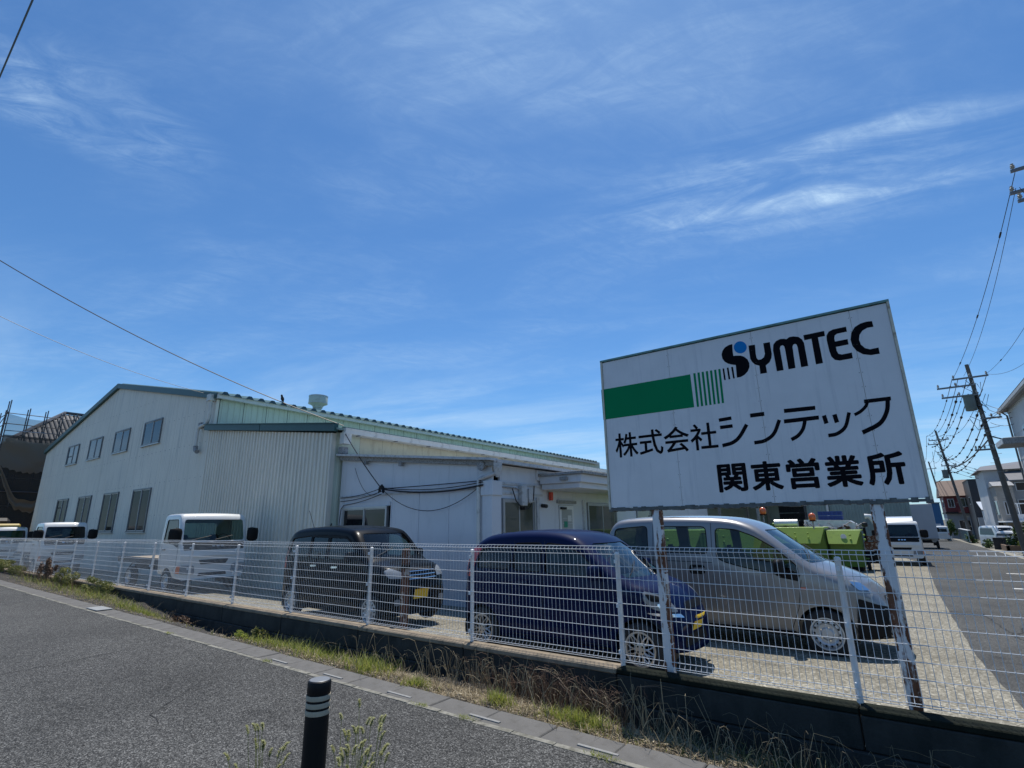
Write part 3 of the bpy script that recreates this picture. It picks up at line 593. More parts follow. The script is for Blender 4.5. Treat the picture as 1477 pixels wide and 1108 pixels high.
# folded-plate roof, one fold to a sheet; the folds show past the gutter
def fold(x0, z0, x1, z1):
    m = MB(); prof = [(0, 0), (.10, 0), (.19, .13), (.31, .13), (.40, 0), (.5, 0)]
    for (a, h), (b, g) in zip(prof[:-1], prof[1:]): m.add([(x0, a, z0 + h), (x0, b, z0 + g), (x1, b, z1 + g), (x1, a, z1 + h)], [(0, 1, 2, 3)])
    return m
sl = (ZR - ZE) / (XM - XR)
fe = fold(0, 0, XM - XR - .28, (ZR - ZE) + .28 * -sl).build('roof_sheet', M_ROOFG, hall, fix=False)
fw = fold(0, 0, XL - XM - .2, (ZE - ZR) - .05).build('roof_sheet', M_ROOFG, hall, fix=False)
cap = MB().add([(.30, .09, -.01), (.30, .41, -.01), (.30, .31, .125), (.30, .19, .125), (.02, .09, -.01), (.02, .41, -.01), (.02, .31, .125), (.02, .19, .125)], [(0, 1, 2, 3), (7, 6, 5, 4), (3, 2, 6, 7), (0, 3, 7, 4), (1, 5, 6, 2)]).build('fold_closure', M_ROOFCAP, hall, fix=True)
gs = MB(); gs.box(0, .17, .004, .996, -.10, .08); gs.box(.165, .185, .004, .996, .06, .09); gs.box(-.01, .175, 0, .03, -.115, .085)
gs = gs.build('gutter_section', M_GUTTER, hall)
n = int((YEND - YG) / .5)
for i in range(n):
    yy = YG - .12 + .5 * i
    a = fe if i == 0 else fe.copy(); b = fw if i == 0 else fw.copy(); c_ = cap if i == 0 else cap.copy()
    if i: [C.objects.link(q) for q in (a, b, c_)]
    a.location = (XR + .28, yy, ZE + .06); b.location = (XM, yy, ZR + .1); c_.location = (XR + .02, yy, ZE + .07)
    if i % 2 == 0:
        g = gs if i == 0 else gs.copy()
        if i: C.objects.link(g)
        g.location = (XR + .08, yy + .0, ZE + .02 + rr.uniform(-.008, .008)); g.rotation_euler = (rr.uniform(-.004, .004), 0, rr.uniform(-.004, .004))
# roof ventilator
vt = Vector((-26.5, 16.8, 6.62)); K = .66
sc_ = lambda P: [(r_ * K, h_ * K) for r_, h_ in P]
m = MB().lathe(sc_([(.34, -.9), (.34, .12), (.42, .14), (.42, .24), (.52, .36), (.72, .46), (.80, .50), (.80, 1.18), (.78, 1.21), (.05, 1.26)]), 28, vt)
m.build('roof_ventilator', mat('ventilator_paint', (.40, .46, .43), .55, var=.08, vs_=2, dirt=((.22, .2, .16), 3, .55, .8)), hall, smooth=35)
m = MB().lathe(sc_([(.82, .50), (.82, .56), (.79, .57)]), 28, vt); m.lathe(sc_([(.815, 1.12), (.815, 1.20), (.79, 1.2)]), 28, vt); m.build('ventilator_band', M_ALU, hall, smooth=35)['kind'] = 'stuff'
# downpipes where the lean-to meets the end wall
p = MB(); p.box(XR - .33, XR - .05, YG - .3, YG - .06, ZE - .16, ZE + .10); p.build('hopper', M_GUTTER, hall)
MB().tube([(XR - .18, YG - .17, ZE - .12), (XR - .18, YG - .17, 4.25), (XR - .30, YG - .17, 4.08), (XR - .9, YG - .17, 4.02)], .065, 10).build('downpipe', M_GUTTER, hall, smooth=50)
MB().tube([(XR - .85, YG - .17, 4.02), (XR - 1.0, YG - .17, 3.95), (XR - 1.02, YG - .17, 3.8), (XR - 1.02, YG - .17, 3.2)], .06, 10).build('downpipe', M_GUTTER, hall, smooth=50)
MB().tube([(XR - 1.02, YG - .17, 3.24), (XR - 1.0, YG - .17, 3.08), (XR - .82, YG - .17, 3.0)], .09, 10).build('pipe_elbow', M_WEATH, hall, smooth=50)
box('cable_box', XR - 1.1, XR - .86, YG - .16, YG - .02, 3.98, 4.2, M_WEATH, hall)

# ------------------------------------------------------------------ lean-to store with deep ribs
XA = -13.50; ZA0, ZA1 = 3.80, 2.74
lean = thing('lean_to_store', 'white deep ribbed metal lean-to with dark green fascia beside the factory hall', 'outbuilding')
def at_(x): return ZA0 + (ZA1 - ZA0) * (x + 21.8) / (XA + 21.8)
x = -21.85
while x < XA - .01:
    x1 = min(x + .81, XA)
    ribbed(x + .002, x1 - .002, GB, at_, TRAP, .27 * .75, (), (0, YG - .05 - rr.uniform(0, .005), 0)).build('wall_sheet', M_CLAD, lean, fix=False); x = x1
box('wall_core', -21.8, XA - .03, YG - .01, YG + .2, GB, 2.7, M_DARK, lean)
d = Vector((XA + .25 + 22.0, 0, ZA1 - ZA0)); a0 = Vector((-22.0, YG - .14, ZA0 + .13))
for k in (0, 1):
    s0 = a0 + d * (.0 if k == 0 else .503); MB().obox(s0 + d * .25, d * .2495, (0, .07, 0), (0, 0, .11)).build('fascia', M_GTRIM, lean)
MB().obox(a0 + d * .5 + Vector((0, -.02, .125)), d * .503, (0, .10, 0), (0, 0, .012)).build('fascia_cap', M_GTRIM, lean)
box('corner_flashing', XA - .03, XA + .04, YG - .11, YG + .05, GB, ZA1, M_CLAD, lean)
y = YG + .05                                     # its east wall, seen above the office
while y < 34:
    y1 = y + .9; ribbed(y + .003, y1 - .003, GB, lambda u: ZA1 + .05, FINE, .3, (), (XA, 0, 0), (0, 1, 0), (1, 0, 0)).build('side_sheet', M_CLADG if y < 9.5 else M_CREAM, lean, fix=False); y = y1
box('side_core', XA - .3, XA - .04, YG + .2, 34, GB, ZA1, M_DARK, lean)
MB().add([(XA + .35, YG - .15, ZA1 + .12), (XA + .35, 34.1, ZA1 + .12), (-21.6, 34.1, ZA0 + .22), (-21.6, YG - .15, ZA0 + .22), (XA + .35, YG - .15, ZA1 + .06), (XA + .35, 34.1, ZA1 + .06), (-21.6, 34.1, ZA0 + .16), (-21.6, YG - .15, ZA0 + .16)], [(0, 1, 2, 3), (7, 6, 5, 4), (0, 4, 5, 1), (1, 5, 6, 2), (2, 6, 7, 3), (3, 7, 4, 0)]).build('roof', M_ROOFG, lean)
eg = MB(); eg.box(-.01, .158, -.02, .02, -.10, .08); eg.box(0, .15, .004, 1.496, -.09, .07); eg.box(-.2, 0, .004, 1.496, -.085, -.07); eg.box(.145, .165, .004, 1.496, .05, .08)
eg = eg.build('eave_gutter', M_GUTTER, lean); hk = MB().box(0, .18, -.02, .02, -.12, -.095).build('gutter_bracket', M_WEATH, lean)
y = YG + .1; i = 0
while y < 33.5:
    o = eg if i == 0 else eg.copy(); q = hk if i == 0 else hk.copy()
    if i: C.objects.link(o); C.objects.link(q)
    o.location = (XA + .28, y, ZA1 + .06 + rr.uniform(-.006, .006)); q.location = (XA + .27, y + .5, ZA1 + .06); y += 1.5; i += 1
box('roof_edge_trim', XA + .2, XA + .38, 9.3, 34, ZA1 + .135, ZA1 + .17, M_GTRIM, lean)
box('leader_box', XA + .22, XA + .42, YG + .05, YG + .32, ZA1 - .34, ZA1 - .0, M_GUTTER, lean)
box('meter_box', XA + .12, XA + .32, YG + .1, YG + .3, ZA1 - .62, ZA1 - .42, M_WEATH, lean)

# ------------------------------------------------------------------ office annex
YO = 9.5; XO0, XO1 = -13.42, -7.62; GO = gz(9.5) - .1
off = thing('site_office', 'low pale blue grey prefabricated office with sloping fascia beside the lean-to store', 'office')
def ot(x): return 2.02 + (1.40 - 2.02) * (x - XO0) / (XO1 - XO0)
wx0, wx1, wz0, wz1 = -13.18, -11.22, -.62, .54
pc = [XO0, -13.2, -11.1, -10.05, -9.0, -8.05, XO1 + .0]
for a, b in zip(pc[:-1], pc[1:]):
    if a == -13.2:
        MB().prism([(a + .003, wz1), (b - .003, wz1), (b - .003, ot(b)), (a + .003, ot(a))], lambda p, q: (p, YO, q), lambda p, q: (p, YO + .06, q)).build('wall_panel', M_OFFICE, off)
        box('wall_panel', a + .003, b - .003, YO, YO + .06, GO, wz0, M_OFFICE, off)
    else:
        MB().prism([(a + .003, GO), (b - .003, GO), (b - .003, ot(b)), (a + .003, ot(a))], lambda p, q: (p, YO, q), lambda p, q: (p, YO + .06, q)).build('wall_panel', M_OFFICE, off)
    if a > XO0: box('joint_batten', a - .018, a + .018, YO - .012, YO + .002, GO, .82, M_OFFICE, off)
box('dado_rail', XO0, XO1, YO - .02, YO + .001, .82, .87, M_OFFTRIM, off)
box('core', XO0 + .1, XO1 - .1, YO + .5, 26, GO, 1.3, M_DARK, off)
wf = window(off, wx0, wx1, wz0, wz1, YO, M_PANED, M_ALU, 2)
box('window_surround', wx0 - .08, wx1 + .08, YO - .03, YO - .001, wz1 + .0, wz1 + .10, M_OFFICE, off)
d = Vector((XO1 + .15 - XO0, 0, ot(XO1) - ot(XO0))); c0 = Vector((XO0, YO - .10, ot(XO0) + .02))
MB().obox(c0 + d * .5 + Vector((0, 0, .05)), d * .5, (0, .14, 0), (0, 0, .03)).build('fascia_cap', M_OFFTRIM, off)
MB().obox(c0 + d * .5 + Vector((0, .05, -.04)), d * .5, (0, .06, 0), (0, 0, .06)).build('fascia', M_WEATH, off)
for t in (.21, .46, .93): MB().obox(c0 + d * t + Vector((0, .0, -.15)), (.05, 0, 0), (0, .05, 0), (0, 0, .05)).build('fascia_bracket', M_WEATH, off)
# roof of the office, falling to the right
MB().add([(XO0, YO, 2.0), (XO1 + .3, YO, 1.38), (XO1 + .3, 27, 1.36), (XO0, 27, 1.98), (XO0, YO, 2.08), (XO1 + .3, YO, 1.46), (XO1 + .3, 27, 1.44), (XO0, 27, 2.06)], [(3, 2, 1, 0), (4, 5, 6, 7), (0, 1, 5, 4), (1, 2, 6, 5), (2, 3, 7, 6), (3, 0, 4, 7)]).build('roof', M_OFFTRIM, off)
# corner pillar, pipe, hopper
box('corner_pillar', XO1 - .26, XO1 + .02, YO - .04, YO + .28, GO, .92, M_OFFICE, off)
box('pillar_head', XO1 - .30, XO1 + .06, YO - .07, YO + .32, .66, 1.0, M_OFFICE, off, .01)
MB().tube([(XO1 - .36, YO - .07, 1.02), (XO1 - .36, YO - .07, GO + .1)], .045, 10).build('downpipe', M_GUTTER, off, smooth=50)
MB().tube([(XO1 + .12, YO + .0, 1.16), (XO1 - .1, YO - .06, 1.1), (XO1 - .33, YO - .07, 1.04), (XO1 - .36, YO - .07, .9)], .05, 10).build('downpipe', M_OFFTRIM, off, smooth=50)
MB().lathe([(.05, -.2), (.13, .02), (.14, .12), (0, .12)], 4, (XO1 + .18, YO - .02, 1.26)).build('rain_hopper', M_OFFTRIM, off)
MB().lathe([(.0, -.03), (.11, -.03), (.11, .03), (0, .03)], 12, (XO1 - .22, YO - .14, 1.34), 'y').build('fascia_lamp', M_WEATH, off)
# east wall of the office (faces +X): windows, door
def xwin(parent, y0, y1, z0, z1, x, pane, frame, n=2, name='window'):
    """window in a wall facing +X"""
    m = MB(); w = .05
    for q in ((y0, y1, z1 - w, z1), (y0, y1, z0, z0 + w), (y0, y0 + w, z0 + w, z1 - w), (y1 - w, y1, z0 + w, z1 - w)): m.box(x - .03, x + .045, *q)
    f = m.build(name, frame, parent); a, b = y0 + w, y1 - w; k = (b - a) / n
    for i in range(n):
        xx = x + (.02 if i % 2 == 0 else .0)
        q = MB()
        for r_ in ((a + i * k, a + i * k + .035, z0 + w, z1 - w), (a + (i + 1) * k - .035, a + (i + 1) * k, z0 + w, z1 - w), (a + i * k + .035, a + (i + 1) * k - .035, z0 + w, z0 + w + .03), (a + i * k + .035, a + (i + 1) * k - .035, z1 - w - .03, z1 - w)): q.box(xx - .01, xx + .01, *r_)
        q.build('sash', frame, f); box('pane', xx - .003, xx + .003, a + i * k + .035, a + (i + 1) * k - .035, z0 + w + .03, z1 - w - .03, pane, f)
    return f
X1 = XO1
segs = [(YO + .29, 9.85, None), (9.85, 11.25, (-.75, .60)), (11.25, 12.40, None), (12.40, 13.22, (-1.8, .50)), (13.22, 14.0, None), (14.0, 16.0, (-.75, .60)), (16.0, 17.6, None), (17.6, 20, (-.75, .6)), (20, 26, None)]
for a, b, o_ in segs:
    if o_ is None: box('wall_panel', X1 - .06, X1, a + .003, b - .003, GO - .1, 1.38, M_OFFICE, off)
    else:
        box('wall_panel', X1 - .06, X1, a + .003, b - .003, o_[1], 1.38, M_OFFICE, off)
        if o_[0] > -1.5: box('wall_panel', X1 - .06, X1, a + .003, b - .003, GO - .1, o_[0], M_OFFICE, off)
xwin(off, 9.87, 11.23, -.74, .59, X1, M_PANEO, M_ALU); xwin(off, 14.02, 15.98, -.74, .59, X1, M_PANEO, M_ALU); xwin(off, 17.62, 19.98, -.74, .59, X1, M_PANEO, M_ALU)
for zz in (.93, .70): box('trim_rail', X1, X1 + .03, YO + .3, 11.6, zz, zz + .05, M_OFFTRIM, off)
dr = box('door', X1 - .04, X1 + .02, 12.43, 13.19, -1.86, .49, M_WHITE, off)
box('door_glass', X1 + .02, X1 + .026, 12.53, 13.09, -.9, .38, glass('door_pane', (1, 1, 1), .8, False, (.40, .42, .40)), dr)
for k in range(8): box('blind_slat', X1 + .026, X1 + .034, 12.54, 13.08, -.85 + k * .14, -.845 + k * .14 + .012, M_OFFTRIM, dr)
box('door_sticker', X1 + .034, X1 + .038, 12.62, 12.80, -.10, .06, mat('sticker_green', (.02, .25, .15), .5), dr)
box('door_notice', X1 + .034, X1 + .038, 12.82, 13.02, .06, .22, mat('paper', (.65, .65, .62), .7), dr)
box('door_closer', X1 + .026, X1 + .09, 12.45, 12.70, .38, .44, M_DARK, dr)
box('door_handle', X1 + .026, X1 + .08, 12.46, 12.50, -.85, -.70, M_CHROME, dr)
box('door_lintel', X1, X1 + .06, 12.3, 13.3, .54, .62, M_WEATH, off)
box('corner_post', X1 - .0, X1 + .05, 11.28, 11.40, GO, .66, M_OFFTRIM, off); box('corner_post', X1 - .0, X1 + .05, 13.72, 13.84, GO, .66, M_OFFTRIM, off)
# canopy over the door
cn = thing('entrance_canopy', 'two tier pale canopy over the office door', 'canopy', (0, 0, 0))
box('lower_tier', X1 + .06, -6.42, 11.5, 16.2, .86, 1.00, M_OFFICE, cn, .01); box('upper_tier', X1 + .06, -6.32, 11.42, 16.3, 1.00, 1.20, M_OFFICE, cn, .01)
box('canopy_cap', X1 + .06, -6.22, 11.34, 16.4, 1.20, 1.27, M_WEATH, cn, .005); box('soffit_lamp', -6.9, -6.7, 11.33, 11.41, 1.06, 1.14, M_WEATH, cn)
box('side_panel', X1 - .3, X1 + .06, 11.3, 16.2, 1.1, 1.36, M_OFFICE, cn)
# small things fixed to the office
e = tag(box('alarm_box', X1 + .03, X1 + .12, 11.87, 11.97, .60, .82, mat('alarm_red', (.55, .06, .03), .5), None, .01), 'small red orange box on the office wall left of the door', 'alarm box')
e = tag(MB().tube([(X1 + .03, 11.55, .46), (X1 + .2, 11.5, .44)], .05, 10).build('security_camera', M_BLACK, None), 'small black camera beside the red box on the office wall', 'camera')
jb = thing('junction_box', 'grey junction boxes with conduits above the office corner window', 'junction box')
box('cover', X1 + .01, X1 + .14, 10.52, 10.74, .44, .92, M_OFFTRIM, jb, .01); box('cover', X1 + .01, X1 + .12, 10.84, 11.0, .52, .86, M_OFFTRIM, jb, .01)
MB().tube([(X1 + .06, YO + .3, .86), (X1 + .06, 10.2, .86), (X1 + .06, 10.5, .84)], .02, 8).build('conduit', M_WEATH, jb)
MB().tube([(X1 + .06, 10.2, .86), (X1 + .1, 10.3, .55), (X1 + .08, 10.55, .40), (X1 + .08, 10.9, .38), (X1 + .07, 11.1, .62), (X1 + .06, 11.15, .95)], .014, 6).build('conduit', M_CABLE, jb)
box('plug', X1 + .02, X1 + .14, 10.6, 10.72, .34, .42, M_BLACK, jb)
e = tag(box('mail_box', X1 + .05, X1 + .3, 13.3, 13.62, -.62, -.26, M_WEATH, None, .01), 'grey box on the office wall right of the door', 'post box')
# cables slung along the office wall
kn = Vector((-11.33, 9.32, .985))
def cab(name, label, pts, r=.012, n=5): return tag(MB().tube(pts, r, n).build(name, M_CABLE, None, smooth=60, fix=False), label, 'cable', 'cables on the office wall')
br = Vector((-13.12, 9.3, 2.72))
cab('wall_cable', 'cable running down from the lean-to corner to the knot on the office wall', sag(br, kn, .06, 8), .014)
cab('wall_cable', 'upper cable from the knot right to the corner pillar of the office', sag(kn, (XO1 - .25, YO - .1, 1.0), .01, 8), .012)
cab('wall_cable', 'thick sagging cable bundle from the knot to the corner pillar', sag(kn, (XO1 - .2, YO - .1, .9), .13, 12), .022)
cab('wall_cable', 'second sagging cable just above the thick bundle', sag(kn + Vector((0, 0, .03)), (XO1 - .2, YO - .1, .97), .11, 12), .011)
cab('wall_cable', 'thin low hanging loop of cable under the bundle', sag(kn + Vector((.05, 0, -.03)), (XO1 - .3, YO - .08, .88), .56, 18), .009)
for z0_, z1_, lab in ((.02, .80, 'cable from the knot left along the wall, topmost'), (-.07, .70, 'cable from the knot left along the wall, middle one'), (-.14, .58, 'cable from the knot left bending down by the window')):
    p = sag(kn + Vector((0, 0, z0_)), (XO0 + .12, YO - .06, z1_ + .02), .05, 10)
    if 'bending' in lab: p = p[:-1] + [Vector((XO0 + .18, YO - .06, .50)), Vector((XO0 + .14, YO - .06, .2)), Vector((XO0 + .13, YO - .06, -.6))]
    cab('wall_cable', lab, p, .012)
cab('wall_cable', 'faint loop of cable hanging under the office fascia', sag((-12.7, YO - .07, 1.66), kn, .42, 14), .007)
m = MB()
for i in range(9):
    a = rr.uniform(0, 6.28); pts = [kn + Vector((.11 * math.cos(a + t) * rr.uniform(.5, 1), rr.uniform(-.05, .03), .11 * math.sin(1.7 * (a + t)))) for t in (0, .9, 1.8, 2.7, 3.6)]
    m.tube(pts, .014, 5)
tag(m.build('cable_knot', M_CABLE, None, smooth=60, fix=False), 'black tangle of cable in front of the office fascia', 'cable knot')
kz = thing('ground_cable', 'black cable leaning from the lean-to corner to the ground', 'cable'); MB().tube([(-13.3, YO - .3, .1), (-13.75, YO - .4, -1.1), (-13.9, YO - .5, -1.9)], .02, 5).build('cable_length', M_CABLE, kz)

# ------------------------------------------------------------------ vehicles
def interp(x, P): return float(np.interp(x, [p[0] for p in P], [p[1] for p in P]))
def smooth_prof(P, n=6):
    P = [Vector(p) for p in P]; Q = [2 * P[0] - P[1]] + P + [2 * P[-1] - P[-2]]; o = []
    for i in range(1, len(Q) - 2):
        a, b, c, d = Q[i - 1:i + 3]
        for k in range(n):
            t = k / n; q = .5 * (2 * b + (c - a) * t + (2 * a - 5 * b + 4 * c - d) * t * t + (3 * b - a - 3 * c + d) * t ** 3); o.append((q.x, q.y))
    o.append(tuple(P[-1])); r = [o[0]]
    for p in o[1:]:
        if p[0] > r[-1][0] + 1e-4: r.append(p)
    return r
def loft(sp, ins=0.):
    L, Wd = sp['L'], sp['W']; top = sp['_top']; bot = sp['bot']; H = max(p[1] for p in top)
    x0, x1 = ins * 2.2, L - ins * 2.2
    tt = np.linspace(0, 1, sp.get('n', 56)); xs = x0 + (x1 - x0) * (tt * .55 + .45 * (.5 - .5 * np.cos(np.pi * tt)))
    rings = []
    for x in xs:
        zt = interp(x, top) - ins; zb = interp(x, bot) + (ins * 6 if ins else 0); zl = interp(x, sp['belt'])
        uf = max(0, (x - (L - sp['rf'])) / sp['rf']); ur = max(0, (sp['rr'] - x) / sp['rr'])
        w = (Wd / 2) * (1 - sp['tf'] * uf ** 2.4 - sp['tr'] * ur ** 2.4) - ins
        def side(z):
            b = w * (1 - .035 * max(0, (zl - .25 - z) / .6) ** 1.6)
            if z > zl: b -= sp['tum'] * ((z - zl) / (H - zl)) ** 1.25
            return max(b, .05)
        rc = min(sp['rc'], .42 * (zt - zb)); zc = zt - rc; ys = side(zc); rch = min(rc * sp.get('rh', 1.5), ys * .6)
        pts = [(0, zb), (w * .5, zb), (side(zb) - .07, zb), (side(zb + .03) - .02, zb + .02), (side(zb + .08), zb + .08)]
        for k in range(1, 7):
            z = zb + .08 + (zc - zb - .08) * k / 6; pts.append((side(z), z))
        for k in range(1, 6):
            a = math.pi / 2 * k / 5; pts.append((ys - rch * (1 - math.cos(a)), zc + rc * math.sin(a)))
        ye = pts[-1][0]; cr = sp.get('crown', .03)
        for f in (.66, .33, 0): pts.append((ye * f, zt + cr * (1 - f * f) * min(1, (zt - zb))))
        full = pts + [(-y, z) for y, z in pts[-2:0:-1]]
        sf = min(1, max(0, (x - L * sp.get('bs', .5)) / (L * (1 - sp.get('bs', .5))))); sr = min(1, max(0, (L * .3 - x) / (L * .3)))
        rings.append([(x - (sp['bf'] * sf - sp['br'] * sr) * (y / (Wd / 2)) ** 2, y, z) for y, z in full])
    n = len(rings[0]); vs = [v for r_ in rings for v in r_]
    fs = [(i * n + j, i * n + (j + 1) % n, (i + 1) * n + (j + 1) % n, (i + 1) * n + j) for i in range(len(rings) - 1) for j in range(n)]
    for k, fl in ((0, 0), (len(rings) - 1, 1)):     # end caps as strips between mirrored points
        h = (n) // 2
        for j in range(h):
            a, b = j, j + 1; c, d = (n - j - 1) % n, (n - j) % n
            q = [k * n + a, k * n + b, k * n + c, k * n + d]
            q2 = []
            for v in q:
                if v not in q2: q2.append(v)
            if len(q2) >= 3: fs.append(tuple(q2) if not fl else tuple(q2[::-1]))
    return vs, fs
def solid(vs, fs):
    me = bpy.data.meshes.new('tmp'); me.from_pydata(vs, [], fs); b = bmesh.new(); b.from_mesh(me); bmesh.ops.recalc_face_normals(b, faces=b.faces); b.to_mesh(me); b.free()
    return me
def prismm(m, poly, f0, f1): return m.prism(poly, f0, f1)
def cutter(fn):
    m = MB(); fn(m); me = bpy.data.meshes.new('cut'); me.from_pydata(m.v, [], m.f); b = bmesh.new(); b.from_mesh(me)
    bmesh.ops.remove_doubles(b, verts=b.verts, dist=1e-5); bmesh.ops.recalc_face_normals(b, faces=b.faces); b.to_mesh(me); b.free(); return me
def boolean(me, cutters):
    o = bpy.data.objects.new('tmp', me); C.objects.link(o); cs = []
    for c in cutters:
        co = bpy.data.objects.new('c', c); C.objects.link(co); cs.append(co); md = o.modifiers.new('b', 'BOOLEAN'); md.object = co; md.operation = 'DIFFERENCE'; md.solver = 'EXACT'
    dg = bpy.context.evaluated_depsgraph_get(); r = bpy.data.meshes.new_from_object(o.evaluated_get(dg))
    for q in [o] + cs: bpy.data.objects.remove(q)
    return r
def rounded(poly, r=.04, n=3):
    """round the corners of a 2D polygon"""
    o = []; k = len(poly)
    for i in range(k):
        a, b, c = Vector(poly[i - 1]), Vector(poly[i]), Vector(poly[(i + 1) % k]); u = (a - b); v = (c - b)
        d = min(r, u.length * .45, v.length * .45); p, q = b + u.normalized() * d, b + v.normalized() * d
        for j in range(n + 1):
            t = j / n; w = p * (1 - t) ** 2 + b * 2 * t * (1 - t) + q * t * t; o.append((w.x, w.y))
    return o
def patch(bvh, name, poly, plane, m, parent, off=.004, step=.09, smooth=40, thick=0.):
    """polygon drawn in a side ('y+','y-'), front ('x+'), rear ('x-') or top ('z') view, laid onto the body surface"""
    P = [Vector(p) for p in poly]; xs = [p.x for p in P]; ys = [p.y for p in P]; dens = []
    for i, p in enumerate(P):
        q = P[(i + 1) % len(P)]; k = max(1, int((q - p).length / step)); dens += [p.lerp(q, j / k) for j in range(k)]
    V = list(dens)
    def inside(x, y):
        c = False
        for i in range(len(P)):
            a, b = P[i - 1], P[i]
            if (a.y > y) != (b.y > y) and x < (b.x - a.x) * (y - a.y) / (b.y - a.y) + a.x: c = not c
        return c
    x = min(xs) + step / 2
    while x < max(xs):
        y = min(ys) + step / 2
        while y < max(ys):
            if inside(x, y) and min((Vector((x, y)) - d).length for d in dens) > step * .35: V.append(Vector((x, y)))
            y += step
        x += step
    r = delaunay_2d_cdt(V, [], [list(range(len(dens)))], 1, 1e-6)
    dirs = {'y-': (Vector((0, -9, 0)), Vector((0, 1, 0))), 'y+': (Vector((0, 9, 0)), Vector((0, -1, 0))), 'x+': (Vector((19, 0, 0)), Vector((-1, 0, 0))), 'x-': (Vector((-19, 0, 0)), Vector((1, 0, 0))), 'z': (Vector((0, 0, 9)), Vector((0, 0, -1)))}[plane]
    out = []
    for p in r[0]:
        o = Vector((p.x, 0, p.y)) if plane[0] == 'y' else Vector((0, p.x, p.y)) if plane[0] == 'x' else Vector((p.x, p.y, 0))
        h = bvh.ray_cast(o + dirs[0], dirs[1])
        if h[0] is None:
            h = bvh.find_nearest(o + dirs[0] * .07)
        nrm = h[1] if h[1].dot(dirs[1]) < 0 else -h[1]
        out.append(h[0] + (nrm * .6 - dirs[1] * .4).normalized() * off)
    F = [tuple(f) for f in r[2]]
    me = bpy.data.meshes.new(name); me.from_pydata(out, [], F)
    if thick:
        b = bmesh.new(); b.from_mesh(me); g = bmesh.ops.extrude_face_region(b, geom=b.faces[:]); vv = [e for e in g['geom'] if isinstance(e, bmesh.types.BMVert)]
        bmesh.ops.translate(b, verts=vv, vec=-dirs[1] * thick); bmesh.ops.recalc_face_normals(b, faces=b.faces); b.to_mesh(me); b.free()
    me.materials.append(m); me.shade_smooth(); me.set_sharp_from_angle(angle=R(smooth)); return link(name, me, parent)
def line_poly(a, b, w): 
    a, b = Vector(a), Vector(b); n = Vector((-(b - a).y, (b - a).x)).normalized() * w / 2; return [a + n, b + n, b - n, a - n]
